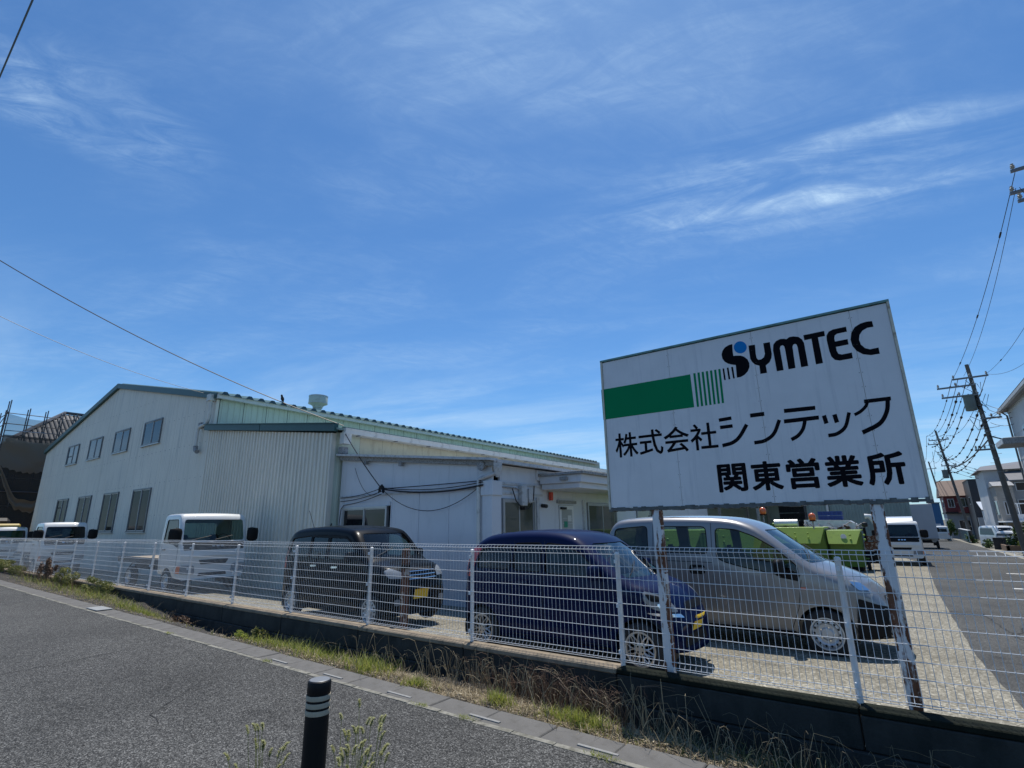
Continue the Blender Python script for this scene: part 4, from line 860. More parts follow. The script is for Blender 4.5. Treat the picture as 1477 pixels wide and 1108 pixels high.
def wheel(parent, x, y, r, rim_r, w, style, side=-1):
    """wheel with tyre and rim; side -1 = outer face towards -y"""
    t = bpy.data.objects.new('wheel', None); C.objects.link(t); t.parent = parent; t.location = (x, y, r); s = side
    prof = [(rim_r - .01, -w / 2 * .7), (rim_r + .01, -w / 2), (r - .03, -w / 2), (r - .006, -w / 2 + .02), (r, -w / 2 + .04), (r, w / 2 - .04), (r - .006, w / 2 - .02), (r - .03, w / 2), (rim_r + .01, w / 2), (rim_r - .01, w / 2 * .7)]
    MB().lathe(prof, 32, (0, 0, 0), 'y', closed=True).build('tyre', M_TYRE, t, smooth=50)
    f = s * w / 2
    m = MB().lathe([(rim_r, f * .98), (rim_r + .004, f * 1.0), (rim_r - .014, f * 1.0), (rim_r - .022, f * .9), (rim_r - .03, f * .2)], 32, (0, 0, 0), 'y')
    m = MB()
    pr = [(rim_r + .004, f * .96), (rim_r + .004, f * 1.02), (rim_r - .014, f * 1.02), (rim_r - .024, f * .85), (rim_r - .024, f * .2)]
    n = 32; vs = []
    for r_, h in pr:
        for j in range(n): a = 2 * math.pi * j / n; vs.append((r_ * math.cos(a), h, r_ * math.sin(a)))
    m.add(vs, [(i * n + j, i * n + (j + 1) % n, (i + 1) * n + (j + 1) % n, (i + 1) * n + j) for i in range(len(pr) - 1) for j in range(n)])
    m.build('rim', M_STEELW if style != 'mesh' else M_RIM, t, smooth=40, fix=False)
    MB().lathe([(rim_r - .02, f * .15), (0, f * .15)], 20, (0, 0, 0), 'y').build('brake_backing', M_DARK, t)
    if style == 'mesh':
        m = MB(); ns = 10
        for k in range(ns):
            a = 2 * math.pi * k / ns
            for da in (-.21, .21):
                p0 = (math.cos(a) * .055, f * .92, math.sin(a) * .055); p1 = (math.cos(a + da * .45) * rim_r * .6, f * .95, math.sin(a + da * .45) * rim_r * .6); p2 = (math.cos(a + da * 1.25) * (rim_r - .015), f * .93, math.sin(a + da * 1.25) * (rim_r - .015))
                m.tube([p0, p1, p2], .0085, 5)
        m.build('spokes', M_RIM, t, smooth=60)
        MB().lathe([(.062, f * .8), (.062, f * .98), (.05, f * 1.02), (.03, f * 1.0), (0, f * 1.0)], 20, (0, 0, 0), 'y').build('hub', M_RIM, t, smooth=40)
        q = MB()
        for k in range(4): a = math.pi / 4 + math.pi / 2 * k; q.lathe([(.011, f * .97), (.011, f * 1.04), (0, f * 1.04)] if s < 0 else [(.011, f * .97), (.011, f * 1.04), (0, f * 1.04)], 8, (math.cos(a) * .04, 0, math.sin(a) * .04), 'y')
        q.build('wheel_nuts', M_DARK, t)['kind'] = 'stuff'
    else:
        MB().lathe([(rim_r - .024, f * .55), (rim_r * .86, f * .86), (rim_r * .72, f * .92), (rim_r * .6, f * .72), (rim_r * .42, f * .70), (rim_r * .32, f * .95), (0, f * .98)], 32, (0, 0, 0), 'y').build('disc', M_STEELW, t, smooth=30)
        q = MB(); nh = 14
        for k in range(nh): a = 2 * math.pi * k / nh; q.lathe([(.016, f * .5), (.016, f * .925), (0, f * .925)], 8, (math.cos(a) * rim_r * .76, 0, math.sin(a) * rim_r * .76), 'y')
        q.build('vent_holes', M_DARK, t)['kind'] = 'stuff'
        q = MB()
        for k in range(5): a = 2 * math.pi * k / 5; q.lathe([(.011, f * .7), (.011, f * .86), (0, f * .86)], 8, (math.cos(a) * rim_r * .42, 0, math.sin(a) * rim_r * .42), 'y')
        q.build('wheel_nuts', M_CHROME, t)['kind'] = 'stuff'
    return t
def seat(parent, x, y, z, s=1.):
    o = MB().box(x - .02, x + .48 * s, y - .24, y + .24, z, z + .16).box(x - .16, x, y - .24, y + .24, z + .05, z + .62 * s).box(x - .17, x - .07, y - .13, y + .13, z + .64 * s, z + .80 * s).build('seat', M_SEAT, parent)
    return bev(o, .035, 2)
def vehicle(name, label, cat, loc, rz, sp, paint, group=None):
    t = thing(name, label, cat, loc, rz, group)
    sp['_top'] = smooth_prof(sp['top']); vs, fs = loft(sp); me = solid(vs, fs)
    b = bmesh.new(); b.from_mesh(me); bmesh.ops.triangulate(b, faces=b.faces[:]); bvh = BVHTree.FromBMesh(b); b.free()
    Wd = sp['W']; L = sp['L']; cuts = []
    side = [rounded(p, sp.get('wr', .05)) for p in sp.get('side', [])]
    if sp.get('hollow', True) and (side or sp.get('front')):
        v2, f2 = loft(sp, .035); cuts.append(solid(v2, f2))
        if side:
            def c1(m):
                for p in side: m.prism(p, lambda a, b: (a, -Wd, b), lambda a, b: (a, Wd, b))
            cuts.append(cutter(c1))
        if sp.get('front'):
            cuts.append(cutter(lambda m: m.prism(rounded(sp['front'], .07), lambda a, b: (sp['fx'], a, b), lambda a, b: (L + .5, a, b))))
        if sp.get('rear'):
            cuts.append(cutter(lambda m: m.prism(rounded(sp['rear'], .07), lambda a, b: (sp.get('rx', .4), a, b), lambda a, b: (-.5, a, b))))
    wh = sp['wheels']; ra = sp['wr_'] + .045
    def c2(m):
        for x in wh:
            for s in (-1, 1): m.lathe([(ra, 0), (ra, s * .30)], 28, (x, s * (Wd / 2 - .24), sp['wr_'] + .0), 'y')
    cuts.append(cutter(c2))
    r = boolean(me, cuts); r.materials.clear(); r.materials.append(paint); r.shade_smooth(); r.set_sharp_from_angle(angle=R(32)); r.name = 'body'
    body = link('body', r, t)
    for p in side:
        tint = sp.get('tint', M_GLASSC)
        cxp = sum(q[0] for q in p) / len(p)
        g = sp.get('tintr', tint) if cxp < sp.get('privx', 0) else tint
        for pl in ('y-', 'y+'):
            cen = Vector((cxp, sum(q[1] for q in p) / len(p))); pp = [cen + (Vector(q) - cen) * 1.01 for q in p]
            patch(bvh, 'side_window', pp, pl, g, t, -.010, .12)
            if sp.get('seal', True):             # dark seal round the opening
                q2 = [cen + (Vector(q) - cen) * 1.0 for q in p]; pts = []
                for q in q2:
                    h = bvh.ray_cast(Vector((q.x, -9 if pl == 'y-' else 9, q.y)), Vector((0, 1 if pl == 'y-' else -1, 0)))
                    if h[0]: pts.append(h[0])
                if len(pts) > 4: MB().tube(pts + [pts[0]], .009, 4, caps=False).build('window_seal', M_PLAST, t, fix=False)
    if sp.get('front'):
        patch(bvh, 'windscreen', rounded([(a * 1.01, b + (.006 if b > .5 else 0)) for a, b in sp['front']], .07), 'x+', sp.get('tintf', M_GLASSC), t, -.008, .14)
    if sp.get('rear'): patch(bvh, 'rear_window', rounded(sp['rear'], .07), 'x-', sp.get('tintr', M_GLASSD), t, -.008, .14)
    for x in wh:
        for s in (-1, 1): wheel(t, x, s * (Wd / 2 - sp.get('tw', .16) / 2 - .012), sp['wr_'], sp['rim'], sp.get('tw', .16), sp.get('style', 'steel'), s)
    for x in wh:
        for s in (-1, 1):
            q = MB(); nn = 20; ring = []
            for k in range(nn + 1):
                a_ = -.35 + (math.pi + .7) * k / nn
                ring.append((x + (ra + .012) * math.cos(a_), sp['wr_'] + (ra + .012) * math.sin(a_)))
            q.add([(a_, s * (Wd / 2 - .36), b_) for a_, b_ in ring] + [(a_, s * (Wd / 2 - .035), b_) for a_, b_ in ring], [(k, k + 1, k + nn + 2, k + nn + 1) for k in range(nn)])
            q.add([(a_, s * (Wd / 2 - .36), b_) for a_, b_ in ring], [tuple(range(nn + 1))]); q.build('wheel_arch_liner', M_BLACK, t, fix=False)
    for a, b2 in sp.get('seams', []):
        for pl in ('y-', 'y+'): patch(bvh, 'door_seam', line_poly(a, b2, .009), pl, M_DARK, t, .0015, .06)
    for x, z in sp.get('handles', []):
        for pl in ('y-', 'y+'):
            patch(bvh, 'door_handle', rounded([(x, z), (x + .18, z + .008), (x + .18, z + .04), (x, z + .035)], .015), pl, sp.get('hm', paint), t, .004, .05, thick=.022)
    return t, bvh, body
def mirror(t, x, y, z, m, s=1., h=.17, w=.11):
    o = MB().lathe([(.0, -.5), (.7, -.46), (1, -.3), (1.02, .3), (.85, .5), (0, .55)], 14).build('wing_mirror', m, t, smooth=60)
    o.location = (x, y, z); o.scale = (w * .55 * s, w * s, h * s); return o
def wipers(t, bvh, xs, z0, L, ang=.3):
    for y in xs:
        pts = []
        for k in range(8):
            u = k / 7; h = bvh.ray_cast(Vector((19, y + u * L, z0 + u * L * ang)), Vector((-1, 0, 0)))
            if h[0]: pts.append(h[0] + Vector((.015, 0, .01)))
        if len(pts) > 3: MB().tube(pts, .007, 4).build('wiper', M_BLACK, t, fix=False)
def paintm(name, col, metal=.35, rough=.32, var=.03): return mat(name, col, rough, metal=metal, var=var, vs_=3, coat=.22 if max(col) < .1 else .8, spec=.05 if max(col) < .1 else .4)
P_BLUE = paintm('paint_navy', (.0015, .007, .045), 0., .5); P_BLACKC = paintm('paint_black', (.004, .005, .007), 0., .3); P_SILV = paintm('paint_silver', (.235, .235, .24), .5, .36); P_WHITE = paintm('paint_white', (.66, .67, .66), 0., .35)

# dark blue small wagon
sp = dict(L=3.29, W=1.475, top=[(0, .80), (.03, 1.12), (.10, 1.30), (.24, 1.44), (.5, 1.535), (1.0, 1.575), (1.5, 1.575), (1.85, 1.53), (2.08, 1.43), (2.45, 1.17), (2.76, .985), (2.93, .93), (3.08, .86), (3.20, .74), (3.29, .54)], bot=[(0, .28), (.3, .20), (2.9, .18), (3.29, .24)],
          belt=[(0, .98), (1.8, .95), (2.7, .90), (3.4, .75)], tum=.13, rc=.10, rf=.80, rr=.5, tf=.34, tr=.12, bf=.22, br=.07, crown=.02,
          side=[[(.30, 1.08), (.36, 1.33), (.92, 1.41), (.93, 1.07)], [(.98, 1.07), (.97, 1.42), (1.42, 1.43), (1.44, 1.06)], [(1.50, 1.05), (1.49, 1.43), (1.80, 1.40), (2.04, 1.30), (2.33, 1.05), (2.30, 1.02)]],
          front=[(-.60, 1.02), (-.48, 1.42), (.48, 1.42), (.60, 1.02)], fx=1.9, rear=[(-.5, 1.02), (-.44, 1.34), (.44, 1.34), (.5, 1.02)], wheels=[.42, 2.78], wr_=.275, rim=.185, tw=.15, style='mesh',
          tintr=M_GLASSD, privx=1.4, seams=[((.97, .3), (.96, 1.45)), ((1.47, .28), (1.465, 1.45)), ((2.42, .55), (2.35, .98)), ((2.40, .28), (2.42, .55)), ((.97, .27), (2.38, .27))], handles=[(1.06, .90), (1.66, .88)])
bl, bv, _ = vehicle('blue_kei_wagon', 'dark blue small wagon with mesh spoke wheels and yellow plate parked nose right', 'car', (-5.48, 6.05 + .7375, gz(6.5) + .0), 0, sp, P_BLUE)
for s in (-1, 1):
    pl = 'x+'
    patch(bv, 'headlight', rounded([(s * .44, .66), (s * .62, .68), (s * .67, .80), (s * .64, .90), (s * .50, .82)], .05), pl, M_LAMP, bl, .006, .05, thick=.012)
    patch(bv, 'tail_light', rounded([(s * .60, .95), (s * .715, .95), (s * .66, 1.36), (s * .60, 1.36)], .03), 'x-', M_RED, bl, .006, .05, thick=.01)
    mirror(bl, 2.28, s * .83, 1.08, P_BLUE)
for s in (-1, 1):
    patch(bv, 'lamp_reflector', rounded([(s * .50, .70), (s * .60, .71), (s * .61, .76), (s * .52, .76)], .02), 'x+', M_CHROME, bl, .022, .03); patch(bv, 'lamp_bezel', rounded([(s * .47, .77), (s * .64, .78), (s * .65, .86), (s * .56, .83)], .02), 'x+', M_PLAST, bl, .021, .03)
patch(bv, 'headlight_chrome', rounded([(.38, .60), (.62, .63), (.66, .66), (.42, .645)], .02), 'x+', M_CHROME, bl, .008, .05); patch(bv, 'headlight_chrome', rounded([(-.38, .60), (-.62, .63), (-.66, .66), (-.42, .645)], .02), 'x+', M_CHROME, bl, .008, .05)
patch(bv, 'grille', rounded([(-.30, .68), (.30, .68), (.26, .76), (-.26, .76)], .03), 'x+', M_PLAST, bl, .005, .06); patch(bv, 'lower_grille', rounded([(-.42, .28), (.42, .28), (.36, .40), (-.36, .40)], .04), 'x+', M_PLAST, bl, .005, .06)
patch(bv, 'number_plate', [(-.165, .43), (.165, .43), (.165, .60), (-.165, .60)], 'x+', M_PLATEY, bl, .015, .1, thick=.006)
patch(bv, 'side_sill', [(.75, .20), (2.42, .20), (2.42, .25), (.75, .25)], 'y-', M_PLAST, bl, .004, .1)
wipers(bl, bv, (-.5, .02), 1.04, .46); seat(bl, 1.35, -.33, .42); seat(bl, 1.35, .33, .42); seat(bl, .55, 0, .42)
bev(box('dashboard', 2.15, 2.62, -.60, .60, .72, .97, M_PLAST, bl), .05, 2)
patch(bv, 'sun_shade', rounded([(-.52, 1.035), (-.50, 1.10), (.30, 1.12), (.50, 1.035)], .04), 'x+', mat('dash_paper', (.75, .85, .75), .7, dirt=((.1, .12, .08), 9, .5, .6)), bl, -.10, .1)
MB().tube([(2.12 + .19 * math.sin(a) * -.35, .33 + .19 * math.cos(a), .98 + .17 * math.sin(a)) for a in [i * .393 for i in range(17)]], .012, 6).build('steering_wheel', M_BLACK, bl)
# black small wagon
sp = dict(L=3.4, W=1.475, top=[(0, .85), (.02, 1.20), (.07, 1.46), (.20, 1.60), (.45, 1.655), (1.0, 1.685), (1.6, 1.68), (2.05, 1.64), (2.25, 1.57), (2.55, 1.30), (2.78, 1.10), (2.95, 1.04), (3.18, .98), (3.33, .86), (3.40, .62)], bot=[(0, .28), (.3, .20), (3.0, .18), (3.4, .22)],
          belt=[(0, 1.02), (1.8, 1.0), (2.7, .98), (3.4, .8)], tum=.11, rc=.10, rf=.6, rr=.4, tf=.20, tr=.08, bf=.13, br=.05, crown=.02,
          side=[[(.24, 1.12), (.27, 1.46), (.92, 1.52), (.93, 1.11)], [(.98, 1.11), (.97, 1.525), (1.48, 1.53), (1.5, 1.10)], [(1.56, 1.10), (1.55, 1.53), (1.95, 1.51), (2.20, 1.40), (2.46, 1.12), (2.43, 1.09)]],
          front=[(-.60, 1.14), (-.50, 1.55), (.50, 1.55), (.60, 1.14)], fx=2.0, rear=[(-.5, 1.1), (-.44, 1.46), (.44, 1.46), (.5, 1.1)], wheels=[.44, 2.84], wr_=.28, rim=.185, tw=.15,
          tintr=M_GLASSD, privx=1.5, seams=[((.97, .3), (.96, 1.55)), ((1.53, .28), (1.52, 1.55)), ((2.46, .55), (2.45, 1.04)), ((2.42, .28), (2.46, .55))], handles=[(1.08, .95), (1.74, .94)], hm=M_CHROME)
bk, bv, _ = vehicle('black_kei_wagon', 'black small wagon with roof aerial and yellow plate parked beside the lean-to', 'car', (-10.45, 6.1 + .7375, gz(6.5)), 0, sp, P_BLACKC)
for s in (-1, 1):
    patch(bv, 'headlight', rounded([(s * .38, .80), (s * .64, .81), (s * .67, .93), (s * .56, .97), (s * .40, .90)], .04), 'x+', M_LAMP, bk, .006, .05, thick=.012)
    patch(bv, 'fog_lamp', rounded([(s * .46, .38), (s * .58, .38), (s * .58, .48), (s * .46, .48)], .04), 'x+', M_LAMP, bk, .006, .05, thick=.006)
    patch(bv, 'tail_light', rounded([(s * .62, .9), (s * .72, .9), (s * .69, 1.3), (s * .62, 1.3)], .03), 'x-', M_RED, bk, .006, .05, thick=.01); mirror(bk, 2.38, s * .83, 1.15, P_BLACKC)
for z in (.78, .84, .90): patch(bv, 'grille_bar', [(-.36, z), (.36, z), (.36, z + .012), (-.36, z + .012)], 'x+', M_CHROME, bk, .008, .08)
patch(bv, 'grille', rounded([(-.36, .74), (.36, .74), (.34, .96), (-.34, .96)], .03), 'x+', M_PLAST, bk, .004, .07); patch(bv, 'lower_grille', rounded([(-.4, .27), (.4, .27), (.36, .40), (-.36, .40)], .04), 'x+', M_PLAST, bk, .004, .06)
patch(bv, 'number_plate', [(-.165, .45), (.165, .45), (.165, .62), (-.165, .62)], 'x+', M_PLATEY, bk, .015, .1, thick=.006)
wipers(bk, bv, (-.5, .02), 1.15, .46); seat(bk, 1.42, -.33, .45); seat(bk, 1.42, .33, .45); bev(box('dashboard', 2.2, 2.7, -.60, .60, .8, 1.06, M_PLAST, bk), .05, 2)
MB().tube([(.42, -.3, 1.64), (.24, -.34, 2.02)], .006, 5).build('aerial', M_BLACK, bk)
patch(bv, 'door_visor', rounded([(.98, 1.53), (2.0, 1.515), (2.20, 1.42), (1.98, 1.47), (.98, 1.49)], .01), 'y-', M_PLAST, bk, .012, .1)
# silver van
sp = dict(L=4.20, W=1.69, top=[(0, .95), (.03, 1.40), (.07, 1.66), (.18, 1.82), (.4, 1.885), (1.0, 1.91), (1.7, 1.90), (2.2, 1.865), (2.5, 1.79), (2.72, 1.68), (3.05, 1.44), (3.38, 1.215), (3.60, 1.12), (3.82, 1.03), (3.98, .92), (4.12, .78), (4.20, .58)], bot=[(0, .30), (.4, .24), (3.7, .22), (4.2, .28)],
          belt=[(0, 1.15), (2.4, 1.10), (3.3, .98), (4.3, .8)], tum=.15, rc=.11, rf=.95, rr=.4, tf=.34, tr=.06, bf=.26, br=.05, crown=.025,
          side=[[(.20, 1.36), (.24, 1.72), (.84, 1.765), (.86, 1.35)], [(1.05, 1.34), (1.06, 1.755), (1.84, 1.745), (1.86, 1.33)], [(1.99, 1.28), (1.99, 1.72), (2.30, 1.70), (2.56, 1.60), (2.84, 1.43), (3.12, 1.18), (3.10, 1.00), (2.85, 1.06), (2.35, 1.15), (2.08, 1.22)]],
          front=[(-.70, 1.22), (-.56, 1.69), (.56, 1.69), (.70, 1.22)], fx=2.35, rear=[(-.58, 1.2), (-.52, 1.68), (.52, 1.68), (.58, 1.2)], wheels=[.80, 3.36], wr_=.31, rim=.205, tw=.17, wr=.07,
          tint=M_GLASSC, seams=[((.95, .45), (.95, 1.80)), ((1.925, .30), (1.925, 1.80)), ((3.06, .62), (3.14, 1.0)), ((2.92, .30), (3.06, .62)), ((1.93, .27), (2.90, .27)), ((.2, 1.22), (1.92, 1.20))], handles=[(1.62, 1.08), (2.02, 1.02)])
sv, bv, _ = vehicle('silver_van', 'silver grey compact van with steel wheels parked nose right behind the sign posts', 'van', (-4.50, 8.75 + .845, gz(9.3) - .02), 0, sp, P_SILV)
for s in (-1, 1):
    patch(bv, 'lamp_reflector', rounded([(3.70, .99), (3.82, .965), (3.92, .87), (3.80, .88)], .02), 'y-' if s < 0 else 'y+', M_CHROME, sv, .022, .03)
    patch(bv, 'headlight', rounded([(3.62, 1.02), (3.78, 1.0), (3.96, .84), (3.94, .78), (3.80, .82), (3.68, .90)], .03), 'y-' if s < 0 else 'y+', M_LAMP, sv, .006, .05, thick=.012)
    patch(bv, 'tail_light', rounded([(s * .74, .9), (s * .83, .9), (s * .80, 1.5), (s * .74, 1.5)], .03), 'x-', M_RED, sv, .006, .05, thick=.01)
    patch(bv, 'bumper', rounded([(3.70, .24), (4.12, .25), (4.12, .66), (4.0, .70), (3.78, .78), (3.74, .5)], .03), 'y-' if s < 0 else 'y+', M_PLAST, sv, .006, .07, thick=.01)
    patch(bv, 'sill_trim', [(1.15, .25), (2.98, .25), (2.98, .31), (1.15, .31)], 'y-' if s < 0 else 'y+', M_PLAST, sv, .004, .1)
    mirror(sv, 2.90, s * .97, 1.16, M_PLAST, 1.15, .19, .12); MB().tube([(2.92, s * .80, 1.12), (2.90, s * .92, 1.14)], .02, 6).build('mirror_arm', M_PLAST, sv)
    patch(bv, 'quarter_trim', [(2.86, 1.02), (3.10, .98), (3.14, 1.08), (2.98, 1.14)], 'y-' if s < 0 else 'y+', M_PLAST, sv, .008, .06)
    patch(bv, 'slide_rail', [(.25, 1.205), (.9, 1.205), (.9, 1.235), (.25, 1.235)], 'y-' if s < 0 else 'y+', M_PLAST, sv, .004, .1)
patch(bv, 'fuel_flap', rounded([(.98, .98), (1.18, .98), (1.18, 1.18), (.98, 1.18)], .04), 'y-', P_SILV, sv, .004, .06)
patch(bv, 'handle_recess', rounded([(1.55, 1.02), (1.80, 1.02), (1.80, 1.16), (1.55, 1.16)], .05), 'y-', M_PLAST, sv, .002, .06)
patch(bv, 'grille', rounded([(-.42, .62), (.42, .62), (.36, .80), (-.36, .80)], .03), 'x+', M_PLAST, sv, .008, .06); patch(bv, 'front_bumper', rounded([(-.6, .30), (.6, .30), (.6, .60), (-.6, .60)], .05), 'x+', M_PLAST, sv, .008, .08)
patch(bv, 'indicator', rounded([(3.12, .87), (3.19, .87), (3.19, .90), (3.12, .90)], .01), 'y-', M_ORANGE, sv, .004, .04, thick=.006)
for y in (-.62, .62): MB().tube([(.5, y, 1.875), (1.3, y, 1.90), (2.1, y, 1.86)], .012, 6).build('roof_rail', P_SILV, sv)
wipers(sv, bv, (-.62, -.02), 1.25, .58); seat(sv, 2.0, -.40, .62); seat(sv, 2.0, .40, .62); seat(sv, .95, -.35, .62); seat(sv, .95, .35, .62); bev(box('dashboard', 2.75, 3.3, -.66, .66, .85, 1.14, M_PLAST, sv), .05, 2)
MB().tube([(2.66 + .19 * math.sin(a) * -.35, .40 + .19 * math.cos(a), 1.14 + .17 * math.sin(a)) for a in [i * .393 for i in range(17)]], .012, 6).build('steering_wheel', M_BLACK, sv)
# trucks ------------------------------------------------------
def truck(name, label, loc, rz, W_=1.7, H=2.1, bedL=3.1, bedtype='low', deflect=False, scale=1., group=None, wind=M_GLASSC, top=None, hollow=True):
    sp = dict(L=1.32, W=W_, top=[(0, H - .10), (.05, H - .02), (.3, H), (.85, H), (1.0, H - .05), (1.08, H - .18), (1.20, 1.42), (1.28, 1.20), (1.32, .95)], bot=[(0, .46), (.9, .42), (1.32, .36)], belt=[(0, 1.25), (1.32, 1.25)], tum=.05, rc=.06, rf=.3, rr=.1, tf=.06, tr=.0, bf=.07, br=0, crown=.02, bs=.2,
              side=[[(.16, 1.32), (.18, H - .16), (.86, H - .16), (1.08, 1.42), (1.10, 1.20), (.85, 1.28)]], front=[(-W_ / 2 + .10, 1.36), (-W_ / 2 + .13, H - .16), (W_ / 2 - .13, H - .16), (W_ / 2 - .10, 1.36)], fx=.7, wheels=[.60], wr_=.31, rim=.20, tw=.17,
              rear=[(-.5, 1.4), (-.5, H - .25), (.5, H - .25), (.5, 1.4)], rx=.3, tintr=M_GLASSC, seams=[((.10, .55), (.10, H - .12)), ((1.12, .75), (1.13, 1.3)), ((.98, .6), (1.12, .75))], handles=[(.2, 1.12)], hm=M_BLACK, n=34, tint=wind, tintf=wind, hollow=hollow)
    t, bv, body = vehicle(name, label, 'truck', loc, rz, sp, P_WHITE, group)
    for s in (-1, 1):
        patch(bv, 'headlight', rounded([(s * (W_ / 2 - .45), .50), (s * (W_ / 2 - .08), .52), (s * (W_ / 2 - .07), .74), (s * (W_ / 2 - .42), .72)], .05), 'x+', M_LAMP, t, .006, .06, thick=.015)
        patch(bv, 'indicator', rounded([(s * (W_ / 2 - .07), .53), (s * (W_ / 2 - .03), .54), (s * (W_ / 2 - .03), .73), (s * (W_ / 2 - .07), .73)], .01), 'x+', M_ORANGE, t, .006, .06, thick=.015)
        o = mirror(t, 1.20, s * (W_ / 2 + .13), 1.50, M_PLAST, 1.25, .30, .13); MB().tube([(1.16, s * (W_ / 2 - .02), 1.68), (1.2, s * (W_ / 2 + .12), 1.72), (1.2, s * (W_ / 2 + .14), 1.5)], .01, 5).build('mirror_arm', M_BLACK, t)
    patch(bv, 'front_panel', rounded([(-W_ / 2 + .12, 1.12), (W_ / 2 - .12, 1.12), (W_ / 2 - .08, 1.335), (-W_ / 2 + .08, 1.335)], .03), 'x+', M_PLAST, t, .005, .1)
    patch(bv, 'grille', rounded([(-.34, .74), (.34, .74), (.40, .86), (-.40, .86)], .03), 'x+', M_PLAST, t, .006, .08)
    patch(bv, 'bumper_slot', rounded([(-.38, .44), (.38, .44), (.36, .52), (-.36, .52)], .02), 'x+', M_PLAST, t, .006, .08)
    for y in (-.06, .06, .17): patch(bv, 'emblem', rounded([(y - .04, 1.20), (y + .04, 1.20), (y + .04, 1.245), (y - .04, 1.245)], .01), 'x+', M_CHROME, t, .010, .05)
    patch(bv, 'number_plate', [(-.165, .36), (.165, .36), (.165, .44), (-.165, .44)], 'x+', M_PLATEW, t, .02, .1, thick=.006)
    wipers(t, bv, (-.62, -.02), 1.38, .5, .22); seat(t, .25, -.42, .8, .9); seat(t, .25, .42, .8, .9)
    bev(box('dashboard', .85, 1.12, -W_ / 2 + .12, W_ / 2 - .12, 1.0, 1.32, M_PLAST, t), .03)
    MB().tube([(.80 + .19 * math.sin(a) * -.5, .42 + .19 * math.cos(a), 1.36 + .17 * math.sin(a)) for a in [i * .393 for i in range(17)]], .012, 6).build('steering_wheel', M_BLACK, t)
    # chassis, rear wheels and bed
    m = MB(); m.box(-bedL, .3, -.40, -.30, .50, .66).box(-bedL, .3, .30, .40, .50, .66)
    for k in range(5): m.box(-bedL + .05 + k * bedL / 5, -bedL + .13 + k * bedL / 5, -.30, .30, .52, .64)
    m.build('chassis', M_PLAST, t)
    for s in (-1, 1):
        wheel(t, -bedL + .95, s * (W_ / 2 - .13), .31, .20, .18, 'steel', s)
        MB().tube([(-bedL + .95 + .40 * math.cos(a), s * (W_ / 2 - .13), .31 + .40 * math.sin(a)) for a in (.3, .8, 1.3, 1.84, 2.34, 2.84)], .02, 4).build('mudguard', M_PLAST, t)
    if bedtype == 'low':
        bed = box('bed', -bedL, -.06, -W_ / 2, W_ / 2, .74, .84, mat('bed_dark', (.07, .068, .065), .7, var=.3), t, .01)
        box('bed_floor', -bedL + .04, -.1, -W_ / 2 + .04, W_ / 2 - .04, .845, .865, mat('bed_wood', (.36, .30, .23), .8, var=.25, vs_=5), t)
        for s in (-1, 1): box('bed_side', -bedL, -.06, s * W_ / 2 - .015, s * W_ / 2 + .015, .84, .90, MATS['bed_dark'], t)
        for y in (-W_ / 2 + .06, W_ / 2 - .06, -.3, .3): MB().tube([(-.10, y, .85), (-.10, y, 1.42)], .018, 6).build('headboard_bar', M_PLAST, t)
        MB().tube([(-.10, -W_ / 2 + .06, 1.42), (-.10, W_ / 2 - .06, 1.42)], .018, 6).build('headboard_bar', M_PLAST, t)
    elif bedtype == 'box':
        b = box('cargo_box', -bedL, .02, -W_ / 2, W_ / 2, .85, 3.75, mat('box_body_grey', (.42, .45, .48), .5, var=.05, vs_=2), t, .02)
        for k in range(1, 5): box('box_rib', -bedL * k / 5, -bedL * k / 5 + .03, -W_ / 2 - .008, W_ / 2 + .008, .9, 3.7, M_OFFTRIM, b)
    elif bedtype == 'drop':
        box('bed_floor', -bedL, -.06, -W_ / 2, W_ / 2, .74, .84, M_PLAST, t)
        for s in (-1, 1): box('drop_side', -bedL, -.06, s * W_ / 2 - .02, s * W_ / 2 + .02, .84, 1.2, P_WHITE, t, .005)
        box('tailgate', -bedL - .03, -bedL, -W_ / 2, W_ / 2, .84, 1.2, P_WHITE, t)
    if deflect:
        MB().prism([(.05, H - .0), (.9, H + .01), (.62, H + .17), (.1, H + .24)], lambda a, b: (a, -W_ / 2 + .2, b), lambda a, b: (a, W_ / 2 - .2, b)).build('roof_deflector', P_WHITE, t)
    if scale != 1: t.scale = (scale,) * 3
    return t, bv
truck('white_flatbed_truck', 'white cab flatbed truck with low dark bed parked in front of the factory hall', (-15.85 - 1.25, 6.30 + .925, gz(7) + .02), 0, W_=1.85, bedtype='low', wind=M_GLASSM)
truck('white_kei_truck', 'small white truck with dark windscreen parked under the tall factory windows', (-27.2 - 1.25, 5.85 + .74, gz(6.6) + .03), 0, W_=1.48, H=1.98, bedL=2.0, bedtype='drop', wind=M_GLASSD)
truck('white_kei_truck', 'small white truck farthest left, with green load, half out of view', (-36.6 - 1.25, 5.85 + .74, gz(6.6) - .02), 0, W_=1.48, H=1.92, bedL=2.0, bedtype='drop', wind=M_GLASSC)
truck('white_truck', 'white truck with roof deflector facing the fence beside the lime green skips', (-.42, 34.2, gz(33)), -math.pi / 2, bedtype='drop', deflect=True, wind=M_GLASSD)
truck('white_box_truck', 'tall white box truck standing behind the white truck with roof deflector', (1.05, 61, gz(59)), -math.pi / 2 + math.pi, bedtype='box', W_=1.75, wind=M_GLASSD)
